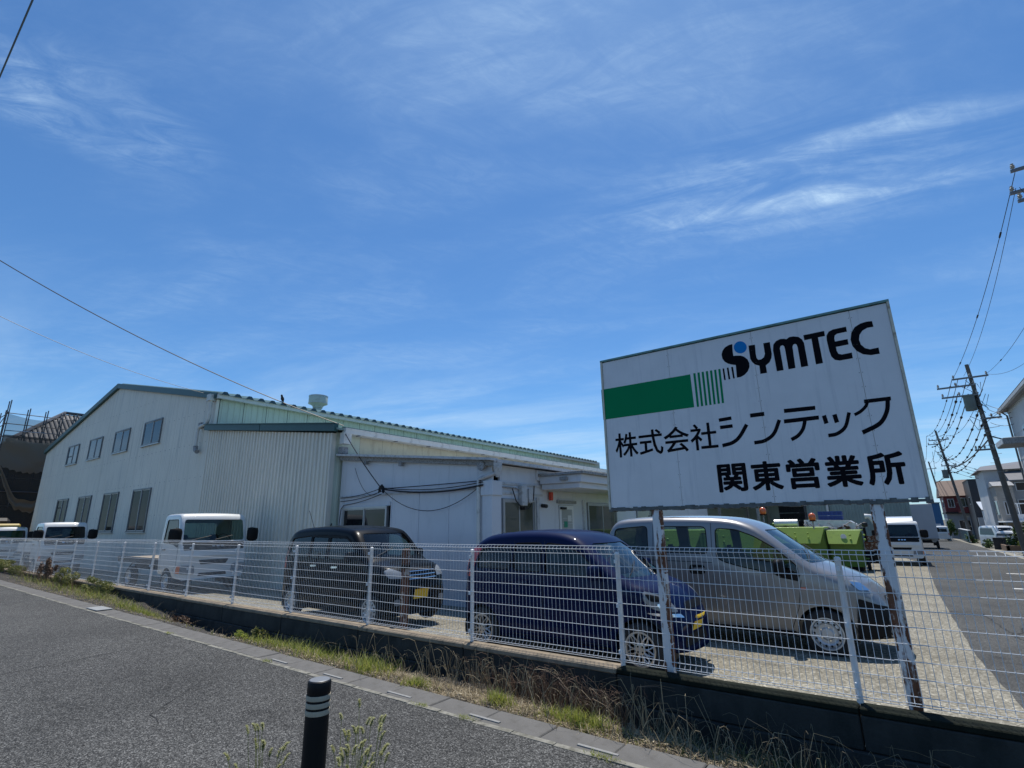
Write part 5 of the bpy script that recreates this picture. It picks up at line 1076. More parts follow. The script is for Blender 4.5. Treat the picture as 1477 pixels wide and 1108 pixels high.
# vans and cars far down the street
def far_van(name, label, cat, loc, rz, top, L, paint, tint=M_GLASSD, W_=1.5, front=True, wheels=(.6, 2.6)):
    H = max(p[1] for p in top)
    sp = dict(L=L, W=W_, top=top, bot=[(0, .3), (L, .25)], belt=[(0, 1.0), (L, .95)], tum=.10, rc=.09, rf=.4, rr=.3, tf=.1, tr=.05, bf=.08, br=.05, crown=.02, wheels=list(wheels), wr_=.29, rim=.19, tw=.15, n=30, hollow=False)
    t, bv, _ = vehicle(name, label, cat, loc, rz, sp, paint)
    patch(bv, 'rear_window', rounded([(-.55, 1.15), (-.5, H - .2), (.5, H - .2), (.55, 1.15)], .05), 'x-', tint, t, .004, .15)
    patch(bv, 'windscreen', rounded([(-.55, 1.1), (-.48, H - .15), (.48, H - .15), (.55, 1.1)], .05), 'x+', tint, t, .004, .15)
    for pl in ('y-', 'y+'): patch(bv, 'side_window', rounded([(.3, 1.1), (.35, H - .2), (L * .66, H - .2), (L * .76, 1.1)], .05), pl, tint, t, .004, .15)
    for s in (-1, 1):
        patch(bv, 'tail_light', [(s * .62, .75), (s * .70, .75), (s * .70, 1.0), (s * .62, 1.0)], 'x-', M_RED, t, .006, .1)
        patch(bv, 'headlight', [(s * .42, .70), (s * .66, .70), (s * .66, .88), (s * .42, .85)], 'x+', M_LAMP, t, .006, .1)
    patch(bv, 'number_plate', [(-.165, .45), (.165, .45), (.165, .6), (-.165, .6)], 'x-', M_PLATEW, t, .01, .2); return t
vt_ = [(0, .9), (.04, 1.4), (.1, 1.72), (.3, 1.84), (1, 1.88), (2.4, 1.86), (2.75, 1.75), (3.05, 1.2), (3.3, 1.0), (3.4, .6)]
far_van('white_kei_van', 'white box shaped van driving away far down the street', 'van', (3.35, 88, gz(88)), math.pi / 2, vt_, 3.4, P_WHITE)
far_van('white_minivan', 'white minivan parked behind the dark hedge on the far right', 'van', (5.75, 65.5, gz(65)), -math.pi / 2 + .35, vt_, 3.4, P_WHITE)
far_van('white_hatchback', 'low white hatchback parked in front of the white minivan', 'car', (6.25, 60.4, gz(61)), -math.pi / 2 + .5, [(0, .8), (.1, 1.15), (.4, 1.42), (1.2, 1.48), (2.0, 1.42), (2.6, 1.0), (3.3, .85), (3.6, .5)], 3.6, P_WHITE)

# ------------------------------------------------------------------ things at the back of the yard
M_LIME = mat('lime_paint', (.23, .335, .05), .45, var=.12, vs_=1.5, dirt=((.14, .20, .04), 4, .58, .8))
M_LIMED = mat('lime_paint_old', (.10, .19, .03), .6, var=.2, vs_=3)
def skip(name, label, x0, x1, y, h, lid, drop, group='lime green steel skips'):
    t = thing(name, label, 'skip', ((x0 + x1) / 2, y, gz(y)), 0, group); w = (x1 - x0) / 2; dz = .95
    MB().prism([(-w, .18), (w, .18), (w, h - .05), (-w, h - .05)], lambda a, b: (a, 0 + (.28 if b < .5 else 0), b), lambda a, b: (a, 1.7, b)).build('tub', M_LIMED, t)
    MB().add([(-w - .02, -.32, h - drop), (w + .02 - (.16 if lid else 0), -.32, h - drop), (w + .06, -.0, h), (-w - .06, 0, h), (-w - .02, -.36, h - drop + .01), (w + .02 - (.16 if lid else 0), -.36, h - drop + .01), (w + .06, -.03, h + .04), (-w - .06, -.03, h + .04)], [(0, 1, 2, 3), (7, 6, 5, 4), (0, 4, 5, 1), (1, 5, 6, 2), (2, 6, 7, 3), (3, 7, 4, 0)]).build('front_flap', M_LIME, t)
    box('top_lid', -w - .05, w + .05, 0, 1.75, h, h + .06, M_LIME, t, .01)
    for s in (-1, 1): box('side_rib', s * w - .03, s * w + .03, .25, .33, .2, h - .05, M_LIMED, t)
    box('base_skid', -w + .1, w - .1, .4, 1.5, 0, .2, M_PLAST, t)
    MB().tube([(w, .6, .5), (w + .14, .6, .5), (w + .14, .9, .5), (w, .9, .5)], .025, 6).build('lifting_lug', M_LIMED, t)
    for k in range(4): MB().lathe([(.045, 0), (.03, -.03), (0, -.035)], 8, (-.45 * w + (k % 2) * .5 + .5, -.30 + .04, h - .5 * drop + (.12 if k > 1 else -.06)), 'y').build('flap_bolt', M_LIME, t)
    return t
skip('steel_skip', 'wide lime green steel skip with sloping flap seen over the silver van bonnet', -5.15, -3.0, 26.6, 1.75, True, .62)
sk2 = skip('steel_skip', 'narrower lime green steel skip with white round mark on its flap', -2.85, -1.72, 26.9, 1.62, True, .50)
o = MB().lathe([(.11, 0), (.10, -.004), (0, -.005)], 20, (0, -.22, 1.42), 'y').build('round_mark', P_WHITE, sk2); o.rotation_euler = (0, 0, 0)
skip('steel_skip', 'lime green steel skip beside the office, seen through the rear window of the van', -6.95, -4.5, 14.4, 1.62, True, .6)
skip('steel_skip', 'lime green steel skip farther back, seen through the middle windows of the van', -6.3, -3.9, 19.3, 1.66, True, .6)
def beacon(label, x, y, z, h):
    t = thing('warning_beacon', label, 'beacon', (x, y, z - h), 0, 'orange beacons'); MB().tube([(0, 0, 0), (0, 0, h)], .03, 8).build('stalk', M_WEATH, t)
    MB().lathe([(.10, 0), (.14, .05), (.15, .16), (.12, .26), (.06, .31), (0, .32)], 16, (0, 0, h)).build('lens', M_ORANGE, t, smooth=50); MB().lathe([(.15, -.04), (.15, 0), (0, 0)], 16, (0, 0, h)).build('collar', M_PLAST, t)
beacon('orange beacon on the taller stalk above the wide lime green skip', -5.25, 26.4, .28, .75); beacon('orange beacon on the lower stalk between the two lime green skips', -3.3, 26.4, -.02, .35)
def crates(name, label, x0, x1, y, z0, z1, n, m, cat='crate'):
    t = thing(name, label, cat, ((x0 + x1) / 2, y, z0)); h = (z1 - z0) / n; w = (x1 - x0) / 2
    for k in range(n):
        q = MB(); z = k * h
        q.box(-w, w, 0, .03, z + .01, z + h * .28).box(-w, w, 0, .03, z + h * .75, z + h - .01)
        for i in range(6): xx = -w + (2 * w - .05) * i / 5; q.box(xx, xx + .05, -.01, .035, z + .01, z + h - .012)
        q.box(-w, w, .04, .6, z + .02, z + h - .03); q.build('crate', m, t)
    return t
M_BLUEC = mat('crate_blue', (.015, .05, .22), .55, var=.2, vs_=8)
crates('crate_stack', 'stack of black plastic crates behind the lime green skips', -5.2, -4.05, 30, gz(30), .72, 8, M_PLAST)
crates('crate_stack', 'two blue plastic crates on top of the pile at the back wall', -3.6, -2.55, 31, -.02, .42, 2, M_BLUEC)
t = thing('scrap_pile', 'silver sheeting and tangled scrap between the skips and the back wall', 'scrap', (-3.1, 29.5, gz(29.5)))
MB().lathe([(.75, 0), (.8, .3), (.8, 1.5), (.7, 1.62), (0, 1.75)], 18, (.35, 1.5, .25)).build('sheet_metal_drum', mat('zinc', (.62, .63, .64), .35, metal=.5, var=.15, vs_=6), t, smooth=40)
MB().prism([(-1.2, .3), (1.3, .3), (1.15, 1.95), (.9, 2.12), (-1.0, 2.18)], lambda a, b: (a, .3, b), lambda a, b: (a, 1.4, b)).build('metal_panel', MATS['zinc'], t)
q = MB()
for i in range(60):
    p = Vector((rr.uniform(-1.1, 1.2), rr.uniform(-.1, .25), rr.uniform(1.3, 2.0))); d = Vector((rr.uniform(-.3, .3), rr.uniform(-.1, .1), rr.uniform(-.2, .2))); q.tube([p, p + d, p + d * 1.5 + Vector((0, 0, -.1))], rr.uniform(.012, .03), 4)
q.build('tangled_wire', M_WEATH, t)['kind'] = 'stuff'
q = MB()
for i in range(22):
    p = Vector((rr.uniform(.1, 1.3), -.15 + rr.uniform(-.1, .1), rr.uniform(1.35, 1.85))); q.obox(p, (rr.uniform(.03, .12), 0, rr.uniform(-.05, .05)), (0, .04, 0), (0, 0, rr.uniform(.02, .06)))
q.build('rusty_scrap', M_RUST, t)['kind'] = 'stuff'
MB().tube([(1.55, .1, 2.3), (1.75, .1, 2.3), (1.95, .1, 1.9), (2.05, .1, 1.3)], .12, 10).build('white_duct', M_WHITE, t, smooth=50)
t = thing('oil_drum', 'dark drums and a silver cylinder on the wide skip', 'drum', (-4.7, 28.6, gz(28.6)))
MB().lathe([(.28, 0), (.28, 2.0), (.26, 2.04), (0, 2.04)], 18).build('drum_body', M_PLAST, t, smooth=40)
MB().lathe([(.2, -.5), (.2, .5), (0, .52)], 16, (0, -.1, 2.0), 'x').build('silver_cylinder', MATS['zinc'], t, smooth=40); MB().lathe([(.22, -.3), (.24, 0), (.18, .25), (0, .3)], 14, (-.6, 0, 1.75)).build('green_machine_head', M_LIMED, t, smooth=50)
t = thing('handling_machine', 'dark red and black machinery between the narrow skip and the white truck', 'machine', (-1.45, 28.5, gz(28.5)))
q = MB(); q.box(-.25, .3, -.3, .5, .3, .8).box(-.2, -.1, -.1, .1, .8, 1.8).box(.1, .2, -.2, .2, .8, 1.3).box(-.3, .35, -.35, -.25, .5, .6); q.build('frame', M_PLAST, t)
q = MB(); q.box(-.22, .25, -.36, -.3, .85, 1.2).box(-.1, .3, -.4, -.36, 1.25, 1.45); q.build('red_cover', M_RUST, t); MB().lathe([(.0, -.12), (.1, -.08), (.12, 0), (.1, .08), (0, .12)], 12, (-.1, -.1, 1.92)).build('round_mirror', M_BLACK, t)
for x in (-.2, .25): MB().lathe([(.0, -.06), (.22, -.06), (.22, .06), (0, .06)], 16, (x, -.1, .22), 'x').build('wheel', M_TYRE, t)
# rear building with teal grey ribbed wall
rear = thing('rear_warehouse', 'grey green ribbed metal warehouse closing the back of the yard', 'warehouse')
M_TEAL = mat('cladding_teal_grey', (.25, .33, .32), .6, var=.08, vs_=1, dirt=((.16, .2, .2), 2, .5, .85, (3, 3, .3)))
x = -21.5
while x < .3:
    x1 = min(x + 1.2, .35); ribbed(x + .004, x1 - .004, -2.6, lambda u: 3.4, TRAP, .2, (), (0, 47.9 if x > -5 else 47.95, 0)).build('wall_sheet', M_TEAL, rear, fix=False); x = x1
box('wall_core', -21.5, .3, 48, 48.4, -2.7, 3.4, M_DARK, rear); box('eave_trim', -21.6, .45, 47.7, 48.4, 3.4, 3.6, M_GTRIM, rear)
for x0, x1 in ((-12.5, -8.2), (-7.6, -6.3)): box('shutter_opening', x0, x1, 47.7, 47.86, -2.5, 1.1, M_DARK, rear)
box('door_head', -12.6, -6.2, 47.62, 47.7, 1.1, 1.35, M_OFFTRIM, rear); box('downpipe', -4.9, -4.75, 47.7, 47.84, -2.5, 3.4, M_GUTTER, rear); box('brace_post', -2.05, -1.85, 47.65, 47.84, -2.5, 3.4, M_TEAL, rear)
# low shed behind, filling between the office and the warehouse
sh = thing('yard_shed', 'low open shed with dark interior beyond the office', 'shed', (0, 0, 0))
box('shed_roof', -12, -5.6, 27.5, 40, 1.55, 1.75, M_ROOFG, sh); box('shed_back', -12, -5.8, 39.7, 39.9, -2.4, 1.55, M_TEAL, sh)
for x in (-7.6, -5.8):
    for y in (27.7, 33.5, 39.5): box('shed_post', x, x + .12, y, y + .12, gz(y) - .05, 1.55, M_WEATH, sh)
box('shed_shelf', -11.8, -6.2, 33, 34.2, -1.2, -1.1, M_WEATH, sh); crates('crate_stack', 'green grey boxes stored in the open shed', -9.5, -7.9, 33.2, gz(33.2), -.2, 5, M_TRAFO)

# ------------------------------------------------------------------ houses down the street
M_ROOFBR = mat('roof_brown', (.11, .065, .045), .7, var=.15, vs_=2); M_REDW = mat('wall_dark_red', (.16, .025, .028), .6, var=.1); M_BLKW = mat('wall_black', (.022, .024, .03), .5, var=.15, vs_=2)
M_GREYW = mat('wall_grey', (.30, .31, .32), .7, var=.06, vs_=1); M_WHITEW = mat('wall_white', (.52, .53, .54), .7, var=.05, vs_=1, dirt=((.36, .37, .37), 3, .55, .8)); M_CONC = mat('block_concrete', (.30, .28, .25), .85, var=.15, vs_=2, bump=.3)
M_SLATE = mat('roof_slate', (.13, .13, .14), .6, var=.15, vs_=3)
def hw(parent, x0, x1, z0, z1, y, glassm=M_PANED): return window(parent, x0, x1, z0, z1, y, glassm, M_ALU, 2, depth=.06)
def xw(parent, y0, y1, z0, z1, x):        # window on a wall facing -X
    f = box('window', x - .05, x + .02, y0, y1, z0, z1, M_ALU, parent); box('pane', x - .056, x - .05, y0 + .08, (y0 + y1) / 2 - .03, z0 + .08, z1 - .08, M_PANED, f); box('pane', x - .056, x - .05, (y0 + y1) / 2 + .03, y1 - .08, z0 + .08, z1 - .08, M_PANED, f)
g = gz(105)
h1 = thing('brown_roof_house', 'two storey house with brown roof and dark red upper floor', 'house')
box('lower_wall', 5.0, 8.2, 104, 113, g, .75, M_GREYW, h1); box('upper_wall', 5.0, 8.2, 103.8, 113, .78, 3.3, M_REDW, h1); box('floor_band', 4.9, 8.3, 103.5, 113, .62, .85, M_DARK, h1)
MB().add([(4.6, 103.0, 3.2), (8.4, 103.0, 3.2), (8.4, 113.5, 3.2), (4.6, 113.5, 3.2), (4.8, 108, 5.7), (8.9, 108, 5.8)], [(0, 1, 5, 4), (1, 2, 5), (2, 3, 4, 5), (3, 0, 4), (3, 2, 1, 0)]).build('roof', M_ROOFBR, h1)
hw(h1, 6.9, 8.0, 1.6, 2.9, 103.8, M_PANEO); hw(h1, 5.4, 6.2, 1.5, 2.8, 103.8); hw(h1, 6.2, 7.6, -1.9, -.3, 104); xw(h1, 105, 107, 1.5, 2.7, 5.0); xw(h1, 105, 107.5, -1.9, -.3, 5.0)
box('balcony', 6.4, 8.2, 103.1, 103.75, .7, 1.5, M_REDW, h1)
h2 = thing('black_house', 'black box shaped two storey house with one small window', 'house')
box('wall', 7.6, 9.9, 95, 103, gz(95) - .1, 4.95, M_BLKW, h2); box('parapet', 7.55, 9.95, 94.95, 103, 4.95, 5.1, M_DARK, h2); hw(h2, 8.5, 9.1, 1.9, 2.8, 95); box('lower_bay', 7.7, 9.8, 94.2, 94.98, gz(94), .0, M_GREYW, h2); hw(h2, 8.2, 9.2, -1.7, -.6, 94.2); xw(h2, 97, 98.5, 1.8, 2.8, 7.6)
h3 = thing('grey_white_house', 'large pale house with grey slate roof and dark windows behind the utility pole', 'house')
box('wall', 7.3, 14, 74.2, 82, gz(75) - .1, 4.8, M_WHITEW, h3); box('front_wing', 9.0, 14, 72.5, 74.18, gz(72), 3.6, M_GREYW, h3); box('concrete_gable', 7.55, 8.85, 70.5, 74.15, gz(71), 3.0, M_CONC, h3)
MB().add([(6.9, 73.6, 4.8), (14.4, 73.6, 4.8), (14.4, 82.4, 4.8), (6.9, 82.4, 4.8), (7.6, 78, 5.5), (14.4, 78, 6.2)], [(0, 1, 5, 4), (1, 2, 5), (2, 3, 4, 5), (3, 0, 4), (3, 2, 1, 0)]).build('roof', M_SLATE, h3)
MB().add([(7.4, 70.2, 3.0), (9.0, 70.2, 3.0), (9.0, 74.18, 3.0), (7.4, 74.18, 3.0), (7.4, 72.2, 3.5), (9.0, 72.2, 3.5)], [(0, 1, 5, 4), (1, 2, 5), (2, 3, 4, 5), (3, 0, 4), (3, 2, 1, 0)]).build('wing_roof', M_WEATH, h3)
MB().add([(8.9, 71.9, 3.6), (14.3, 71.9, 3.6), (14.3, 74.19, 4.7), (8.9, 74.19, 4.7), (8.9, 71.9, 3.5), (14.3, 71.9, 3.5)], [(0, 1, 2, 3), (0, 4, 5, 1)]).build('wing_roof', M_SLATE, h3)
hw(h3, 9.3, 11.0, 2.5, 3.4, 72.5); hw(h3, 9.2, 11.2, .2, 1.7, 72.5); hw(h3, 7.9, 8.4, .2, 1.5, 70.5); xw(h3, 71, 73, 0.2, 1.6, 7.55)
box('balcony', 8.6, 12, 69.6, 70.4, -.9, .25, M_WHITEW, h3)
for k in range(4): box('balcony_rail', 8.7 + k * .8, 8.78 + k * .8, 69.55, 69.6, .25, 1.2, M_WHITE, h3)
box('balcony_rail', 8.6, 12, 69.55, 69.6, 1.2, 1.28, M_WHITE, h3)
h4 = thing('small_white_shed', 'small white shed with bright sheet roof in front of the black house', 'shed')
box('wall', 7.6, 8.9, 84, 87, gz(84), .75, M_WHITEW, h4); MB().add([(7.3, 83.4, .9), (9.1, 83.4, .9), (9.1, 87.2, 1.9), (7.3, 87.2, 1.9), (7.3, 83.4, .8), (9.1, 83.4, .8), (9.1, 87.2, 1.8), (7.3, 87.2, 1.8)], [(0, 1, 2, 3), (7, 6, 5, 4), (0, 4, 5, 1), (1, 5, 6, 2), (3, 2, 6, 7), (0, 3, 7, 4)]).build('roof', P_WHITE, h4); hw(h4, 8.4, 8.75, -1.6, -.2, 84); box('awning', 7.4, 8.2, 83.2, 84, .0, .12, P_WHITE, h4)
# white two storey building at the right edge
h5 = thing('white_building', 'tall white building with grey eaves and dark downpipe at the right edge of the view', 'building')
box('wall', 6.3, 14, 24, 44.6, gz(44) - .1, 6.35, M_WHITEW, h5); box('eave', 5.95, 14.3, 23.7, 45.1, 6.5, 6.72, M_WEATH, h5); box('eave_gutter', 5.85, 5.99, 23.7, 45.1, 6.45, 6.62, M_OFFTRIM, h5); box('frieze', 6.27, 14, 24, 44.6, 6.35, 6.5, M_OFFTRIM, h5)
MB().add([(5.9, 23.7, 6.72), (14.3, 23.7, 6.72), (14.3, 45.1, 6.72), (5.9, 45.1, 6.72), (10, 26, 8.2), (10, 42, 8.2)], [(0, 1, 4), (1, 2, 5, 4), (2, 3, 5), (3, 0, 4, 5)]).build('roof', M_SLATE, h5)
MB().tube([(5.97, 44.4, 6.45), (6.2, 44.4, 6.2), (6.2, 44.4, gz(44))], .05, 8).build('downpipe', M_ALUD, h5, smooth=50)
for y in (26, 30.5, 35, 39.5): xw(h5, y, y + 1.7, 3.9, 5.1, 6.3); xw(h5, y, y + 1.7, .2, 1.6, 6.3)
for z in (4.9, 3.4, 1.9, .4): box('wall_joint', 6.285, 6.3, 24, 44.6, z, z + .03, M_OFFTRIM, h5)
cv = thing('grey_canopy', 'flat grey canopy sticking out from the white building', 'canopy'); box('slab', 5.1, 6.28, 39.6, 42.2, 3.95, 4.32, M_WEATH, cv, .02); box('slab_face', 5.06, 5.1, 39.6, 42.2, 4.0, 4.28, M_OFFTRIM, cv)
h6 = thing('blue_sheet_building', 'small blue sheet building at the far end of the street', 'building'); box('wall', 3.9, 5.35, 126, 131, -3.2, 2.7, mat('blue_sheet', (.02, .10, .22), .6, var=.1), h6); box('roof', 3.8, 5.45, 125.8, 131.2, 2.7, 2.85, M_WEATH, h6); box('door', 4.2, 4.9, 125.93, 125.99, -3.1, -1.0, M_WHITEW, h6)
# street side bits on the right: teal fence, hedge, low walls, planter
tf = thing('teal_fence', 'low teal sheet fence beside the road in front of the brown roof house', 'fence', (5.2, 78, gz(78)))
for k in range(9): box('fence_panel', .02 + .02 * k, .06 + .02 * k, k * 1.5, k * 1.5 + 1.44, .1, 1.25, mat('teal_sheet', (.05, .17, .16), .6, var=.15), tf)
for k in range(10): box('fence_post', -.02, .05, k * 1.5 - .05, k * 1.5, 0, 1.35, M_WEATH, tf)
box('fence_rail', .0, .3, -.1, 13.4, 1.36, 1.42, M_WHITE, tf)
pl = thing('brown_planter', 'low brown block planter by the roadside', 'planter', (6.0, 55, gz(55))); box('planter_wall', -.3, 1.3, 0, .2, 0, .42, mat('planter_brown', (.17, .11, .07), .85, var=.2, vs_=6), pl, .02); box('planter_wall', -.3, -.1, 0, 3, 0, .42, MATS['planter_brown'], pl, .02); box('planter_soil', -.1, 1.3, .2, 3, 0, .35, M_SOIL, pl)
lw = thing('dark_block_wall', 'dark low block wall in front of the parked white cars', 'wall', (5.35, 58.5, gz(58))); 
for k in range(5): box('block', k * .62, k * .62 + .60, 0, .2, 0, .85, mat('dark_block', (.05, .05, .048), .9, var=.3, vs_=5), lw, .01)
for k in range(5): box('cap_block', k * .62, k * .62 + .61, -.03, .23, .85, .93, MATS['dark_block'], lw, .01)
wl_ = thing('concrete_garden_wall', 'pale concrete garden wall at the right edge', 'wall', (6.5, 52, gz(52))); 
for k in range(4): box('wall_slab', k * .8, k * .8 + .78, 0, .18, 0, 1.35, M_CONC, wl_, .01)
cp_ = thing('carport', 'dark carport with flat white edged roof beside the parked cars', 'carport', (7.2, 66, gz(66)))
box('carport_roof', 0, 3.6, 0, 5, 2.15, 2.25, M_WHITE, cp_); box('carport_back', 0, 3.6, 4.8, 4.9, 0, 2.1, M_DARK, cp_)
for x in (.1, 3.4): MB().tube([(x, .2, 0), (x, .2, 2.15)], .05, 6).build('carport_post', M_ALUD, cp_)
# foliage clumps
M_LEAF = mat('leaf_green', (.055, .105, .022), .7, var=.5, vs_=2.5); M_LEAF2 = mat('leaf_yellow_green', (.22, .25, .03), .7, var=.4, vs_=3)
def bush(name, label, c, r, n, m, cat='bush', leaf=.09, stem=True):
    t = thing(name, label, cat, c); v = []; f = []
    cl = [(Vector((rr.gauss(0, .42) * r[0], rr.gauss(0, .42) * r[1], r[2] * rr.uniform(.25, 1.7))), rr.uniform(.2, .42)) for _ in range(14)]
    for i in range(n):
        cc, cr = rr.choice(cl); d = Vector((rr.gauss(0, 1), rr.gauss(0, 1), rr.gauss(0, 1))).normalized(); p = cc + Vector((d.x * r[0], d.y * r[1], d.z * r[2])) * cr * rr.uniform(.6, 1.1)
        if p.z < .02: p.z = .02
        a = Vector((rr.gauss(0, 1), rr.gauss(0, 1), rr.gauss(0, .7))).normalized(); b = a.cross(Vector((rr.gauss(0, 1), rr.gauss(0, 1), rr.gauss(0, 1)))).normalized(); s = leaf * rr.uniform(.6, 1.3)
        k = len(v); v += [p - a * s, p - b * s * .5, p + a * s, p + b * s * .5]; f.append((k, k + 1, k + 2, k + 3))
    me = bpy.data.meshes.new('foliage'); me.from_pydata(v, [], f); me.materials.append(m); link('foliage', me, t)['kind'] = 'stuff'
    if stem:
        q = MB()
        for k in range(5): q.tube([(rr.uniform(-.1, .1), rr.uniform(-.1, .1), 0), (rr.uniform(-.5, .5) * r[0], rr.uniform(-.5, .5) * r[1], r[2] * .9)], .025, 5)
        q.build('trunk', mat('bark', (.07, .05, .035), .9), t)
    return t
bush('roadside_bush', 'round green bush beside the far white van', (4.2, 92, gz(92)), (.8, .8, 1.5), 1400, M_LEAF, leaf=.14)
bush('roadside_bush', 'green bush between the carport and the garden wall', (6.85, 56.6, gz(56)), (.75, .7, 1.1), 1600, M_LEAF)
bush('roadside_bush', 'wide green bush on top of the garden wall at the right edge', (7.9, 55.5, gz(55)), (1.2, .7, 1.25), 1800, M_LEAF)
bush('roadside_bush', 'yellow leaved shrub at the foot of the garden wall', (6.35, 50.5, gz(50)), (.55, .5, .62), 1100, M_LEAF2, leaf=.06)
bush('roadside_bush', 'small green shrub in front of the dark block wall', (5.3, 62, gz(62)), (.5, .8, .45), 700, M_LEAF, leaf=.07)
bush('roadside_bush', 'small green bush at the foot of the second utility pole', (5.5, 79, gz(79)), (.5, 1.2, .5), 500, M_LEAF, leaf=.09)
# ------------------------------------------------------------------ utility poles and wires
def pole(label, b, tp, arms, trafo=None, steps=True, r=.17, detail=True):
    t = thing('utility_pole', label, 'utility pole', b, 0, 'utility poles along the street'); b = Vector(b); d = Vector(tp) - b; P = lambda h: d * (h / d.z)
    MB().tube([P(d.z * k / 5) for k in range(6)], r, 12, r * .62).build('shaft', M_POLE, t, smooth=40)
    for i, (h, x0, x1, dy) in enumerate(arms):
        c = P(h); a = bpy.data.objects.new('crossarm', MB().box(x0, x1, -.05, .05, -.05, .05).build('tmp', M_ALUD).data); bpy.data.objects.remove(bpy.data.objects['tmp']); C.objects.link(a); a.parent = t; a.location = c + Vector((0, -.2 * dy, 0))
        n = max(2, int((x1 - x0) / .75)); 
        for k in range(n + 1):
            xx = x0 + .08 + (x1 - x0 - .16) * k / n
            o = MB().lathe([(.03, 0), (.03, .05), (.075, .07), (.04, .11), (.07, .14), (.035, .18), (.05, .22), (0, .24)], 10, (xx, 0, .05)).build('insulator', M_PORC, a, smooth=50)
    if trafo:
        for h, s, x in trafo:
            c = P(h); MB().lathe([(.0, -.5), (.28, -.5), (.30, -.46), (.30, .42), (.33, .43), (.33, .5), (0, .55)], 18, c + Vector((x, -.1, 0))).build('transformer', M_TRAFO, t, smooth=40); MB().box(*(sorted((0, x)) + [-.06, .06, -.04, .04])).build('transformer_bracket', M_ALUD, t).location = c
    if detail:
        q = MB()
        for k in range(14):
            c = P(1.8 + k * .55); s = -1 if k % 2 else 1; q.tube([c, c + Vector((s * .33, 0, .02))], .012, 4)
        q.build('step_bolts', M_ALUD, t)
        q = MB()
        for k in range(7):
            c = P(d.z * (.42 + .07 * k)); q.lathe([(r * .95, -.03), (r * .95, .03), (0, .03)], 12, c)
        q.build('bands', M_ALUD, t)['kind'] = 'stuff'
    return t
p0 = pole('nearest utility pole, only its insulators showing at the right edge', (5.95, 23.5, gz(23.5)), (5.9, 23.5, 13.4), [(13.95, -.85, .9, 1), (13.3, -.95, .9, -1), (12.75, -.9, .9, 1)])
pole_base = lambda x, y: (x, y, gz(y))
p1 = pole('tall concrete utility pole with green grey transformer right of the sign board', pole_base(5.38, 44), (4.88, 44, 9.75), [(11.2, -.95, .85, 1), (10.7, -1.85, .1, 1), (10.05, -1.75, .1, 1), (8.45, -.1, .85, 1), (6.5, -.9, .1, 1)], [(9.55, 1, -.42)])
p2 = pole('second utility pole with small transformer in front of the brown roof house', pole_base(5.85, 83), (4.75, 83, 10.6), [(12.2, -1.0, 1.0, 1), (11.7, -1.2, .1, 1), (9.0, -.6, .9, 1)], [(8.0, 1, -.45)])
p3 = pole('farthest utility pole just right of the sign board edge', pole_base(5.9, 120), (4.9, 120, 9.9), [(11.6, -.8, .8, 1)], None, detail=False)
def wire(label, a, b, s, r=.011, n=14, group='overhead wires', beads=0):
    pts = sag(a, b, s, n); m = MB().tube(pts, r, 4, caps=False)
    if beads:
        for k in range(beads):
            u = (k + .5) / beads * n; i = int(u); p = pts[i].lerp(pts[min(i + 1, n)], u - i); d = (pts[min(i + 1, n)] - pts[i]).normalized(); m.tube([p - d * .16, p + d * .16], r * 2.8, 5)
    return tag(m.build('overhead_wire', M_CABLE, None, smooth=60, fix=False), label, 'wire', group)
wire('high wire from the nearest pole to the left end of the first crossarm', (5.2, 23.5, 11.9), (4.05, 44, 8.95), .55, .013, beads=3)
wire('high wire from the nearest pole to the middle of the first crossarm', (5.1, 23.5, 11.3), (4.6, 44, 9.0), .6, .010)
wire('high wire from the nearest pole to the right end of the first crossarm', (5.95, 23.5, 9.0), (5.75, 44, 9.0), .55, .011, beads=2)
wire('low wire from the nearest pole ending under the transformer', (6.0, 23.5, 7.2), (5.75, 44, 8.95), .9, .010)
wire('lower wire from the nearest pole to the side arm of the transformer pole', (6.0, 23.5, 6.2), (5.4, 44, 6.3), .5, .012)
wire('lashed brace wire beside the nearest pole', (5.15, 23.3, 11.2), (6.2, 24.4, 8.6), .02, .010)
wire('second lashed brace wire crossing the first beside the nearest pole', (5.3, 23.3, 10.6), (6.4, 23.8, 8.4), .02, .010)
# between the poles: knotted service cables
q1 = [(4.0, 8.95), (4.3, 8.9), (4.75, 8.9), (5.72, 8.9), (4.1, 7.9), (4.6, 7.8), (5.0, 6.9), (5.1, 6.2), (5.15, 5.5)]
q2 = [(3.75, 10.0), (4.1, 9.95), (4.75, 9.9), (5.7, 9.9), (4.0, 8.6), (4.4, 7.9), (5.0, 7.0), (5.1, 6.3), (5.2, 5.4)]
nm = ['outermost left', 'second from the left', 'third from the left', 'rightmost', 'first lower', 'second lower', 'third lower', 'fourth lower', 'lowest']
for k, (a, b) in enumerate(zip(q1, q2)): wire('knotted cable from transformer pole to second pole, ' + nm[k] + ' of nine', (a[0], 44.05, a[1]), (b[0], 83, b[1]), .9 + .12 * (k % 4), .030 if k > 3 else .019, 18, beads=9 if k % 2 == 0 or k > 3 else 4)
for k, (a, b) in enumerate([((3.75, 10), (4.1, 9.6)), ((4.75, 9.9), (4.8, 9.6)), ((5.7, 9.9), (5.6, 9.6)), ((5.0, 6.6), (5.3, 6.5)), ((4.0, 8.0), (5.2, 7.2))]): wire('far cable between the second and farthest poles, number %s from the top' % ['one', 'two', 'three', 'five', 'four'][k], (a[0], 83, a[1]), (b[0], 120, b[1]), 1.0, .02, 12, beads=3)
wire('thick bundled cable rising from the second pole to the transformer pole', (5.5, 82.8, 5.9), (5.0, 44, 4.75), .35, .055, 16)
wire('thick bundled cable from the transformer pole towards the white building', (5.05, 44, 5.0), (6.1, 42, 4.25), .03, .04, 8)
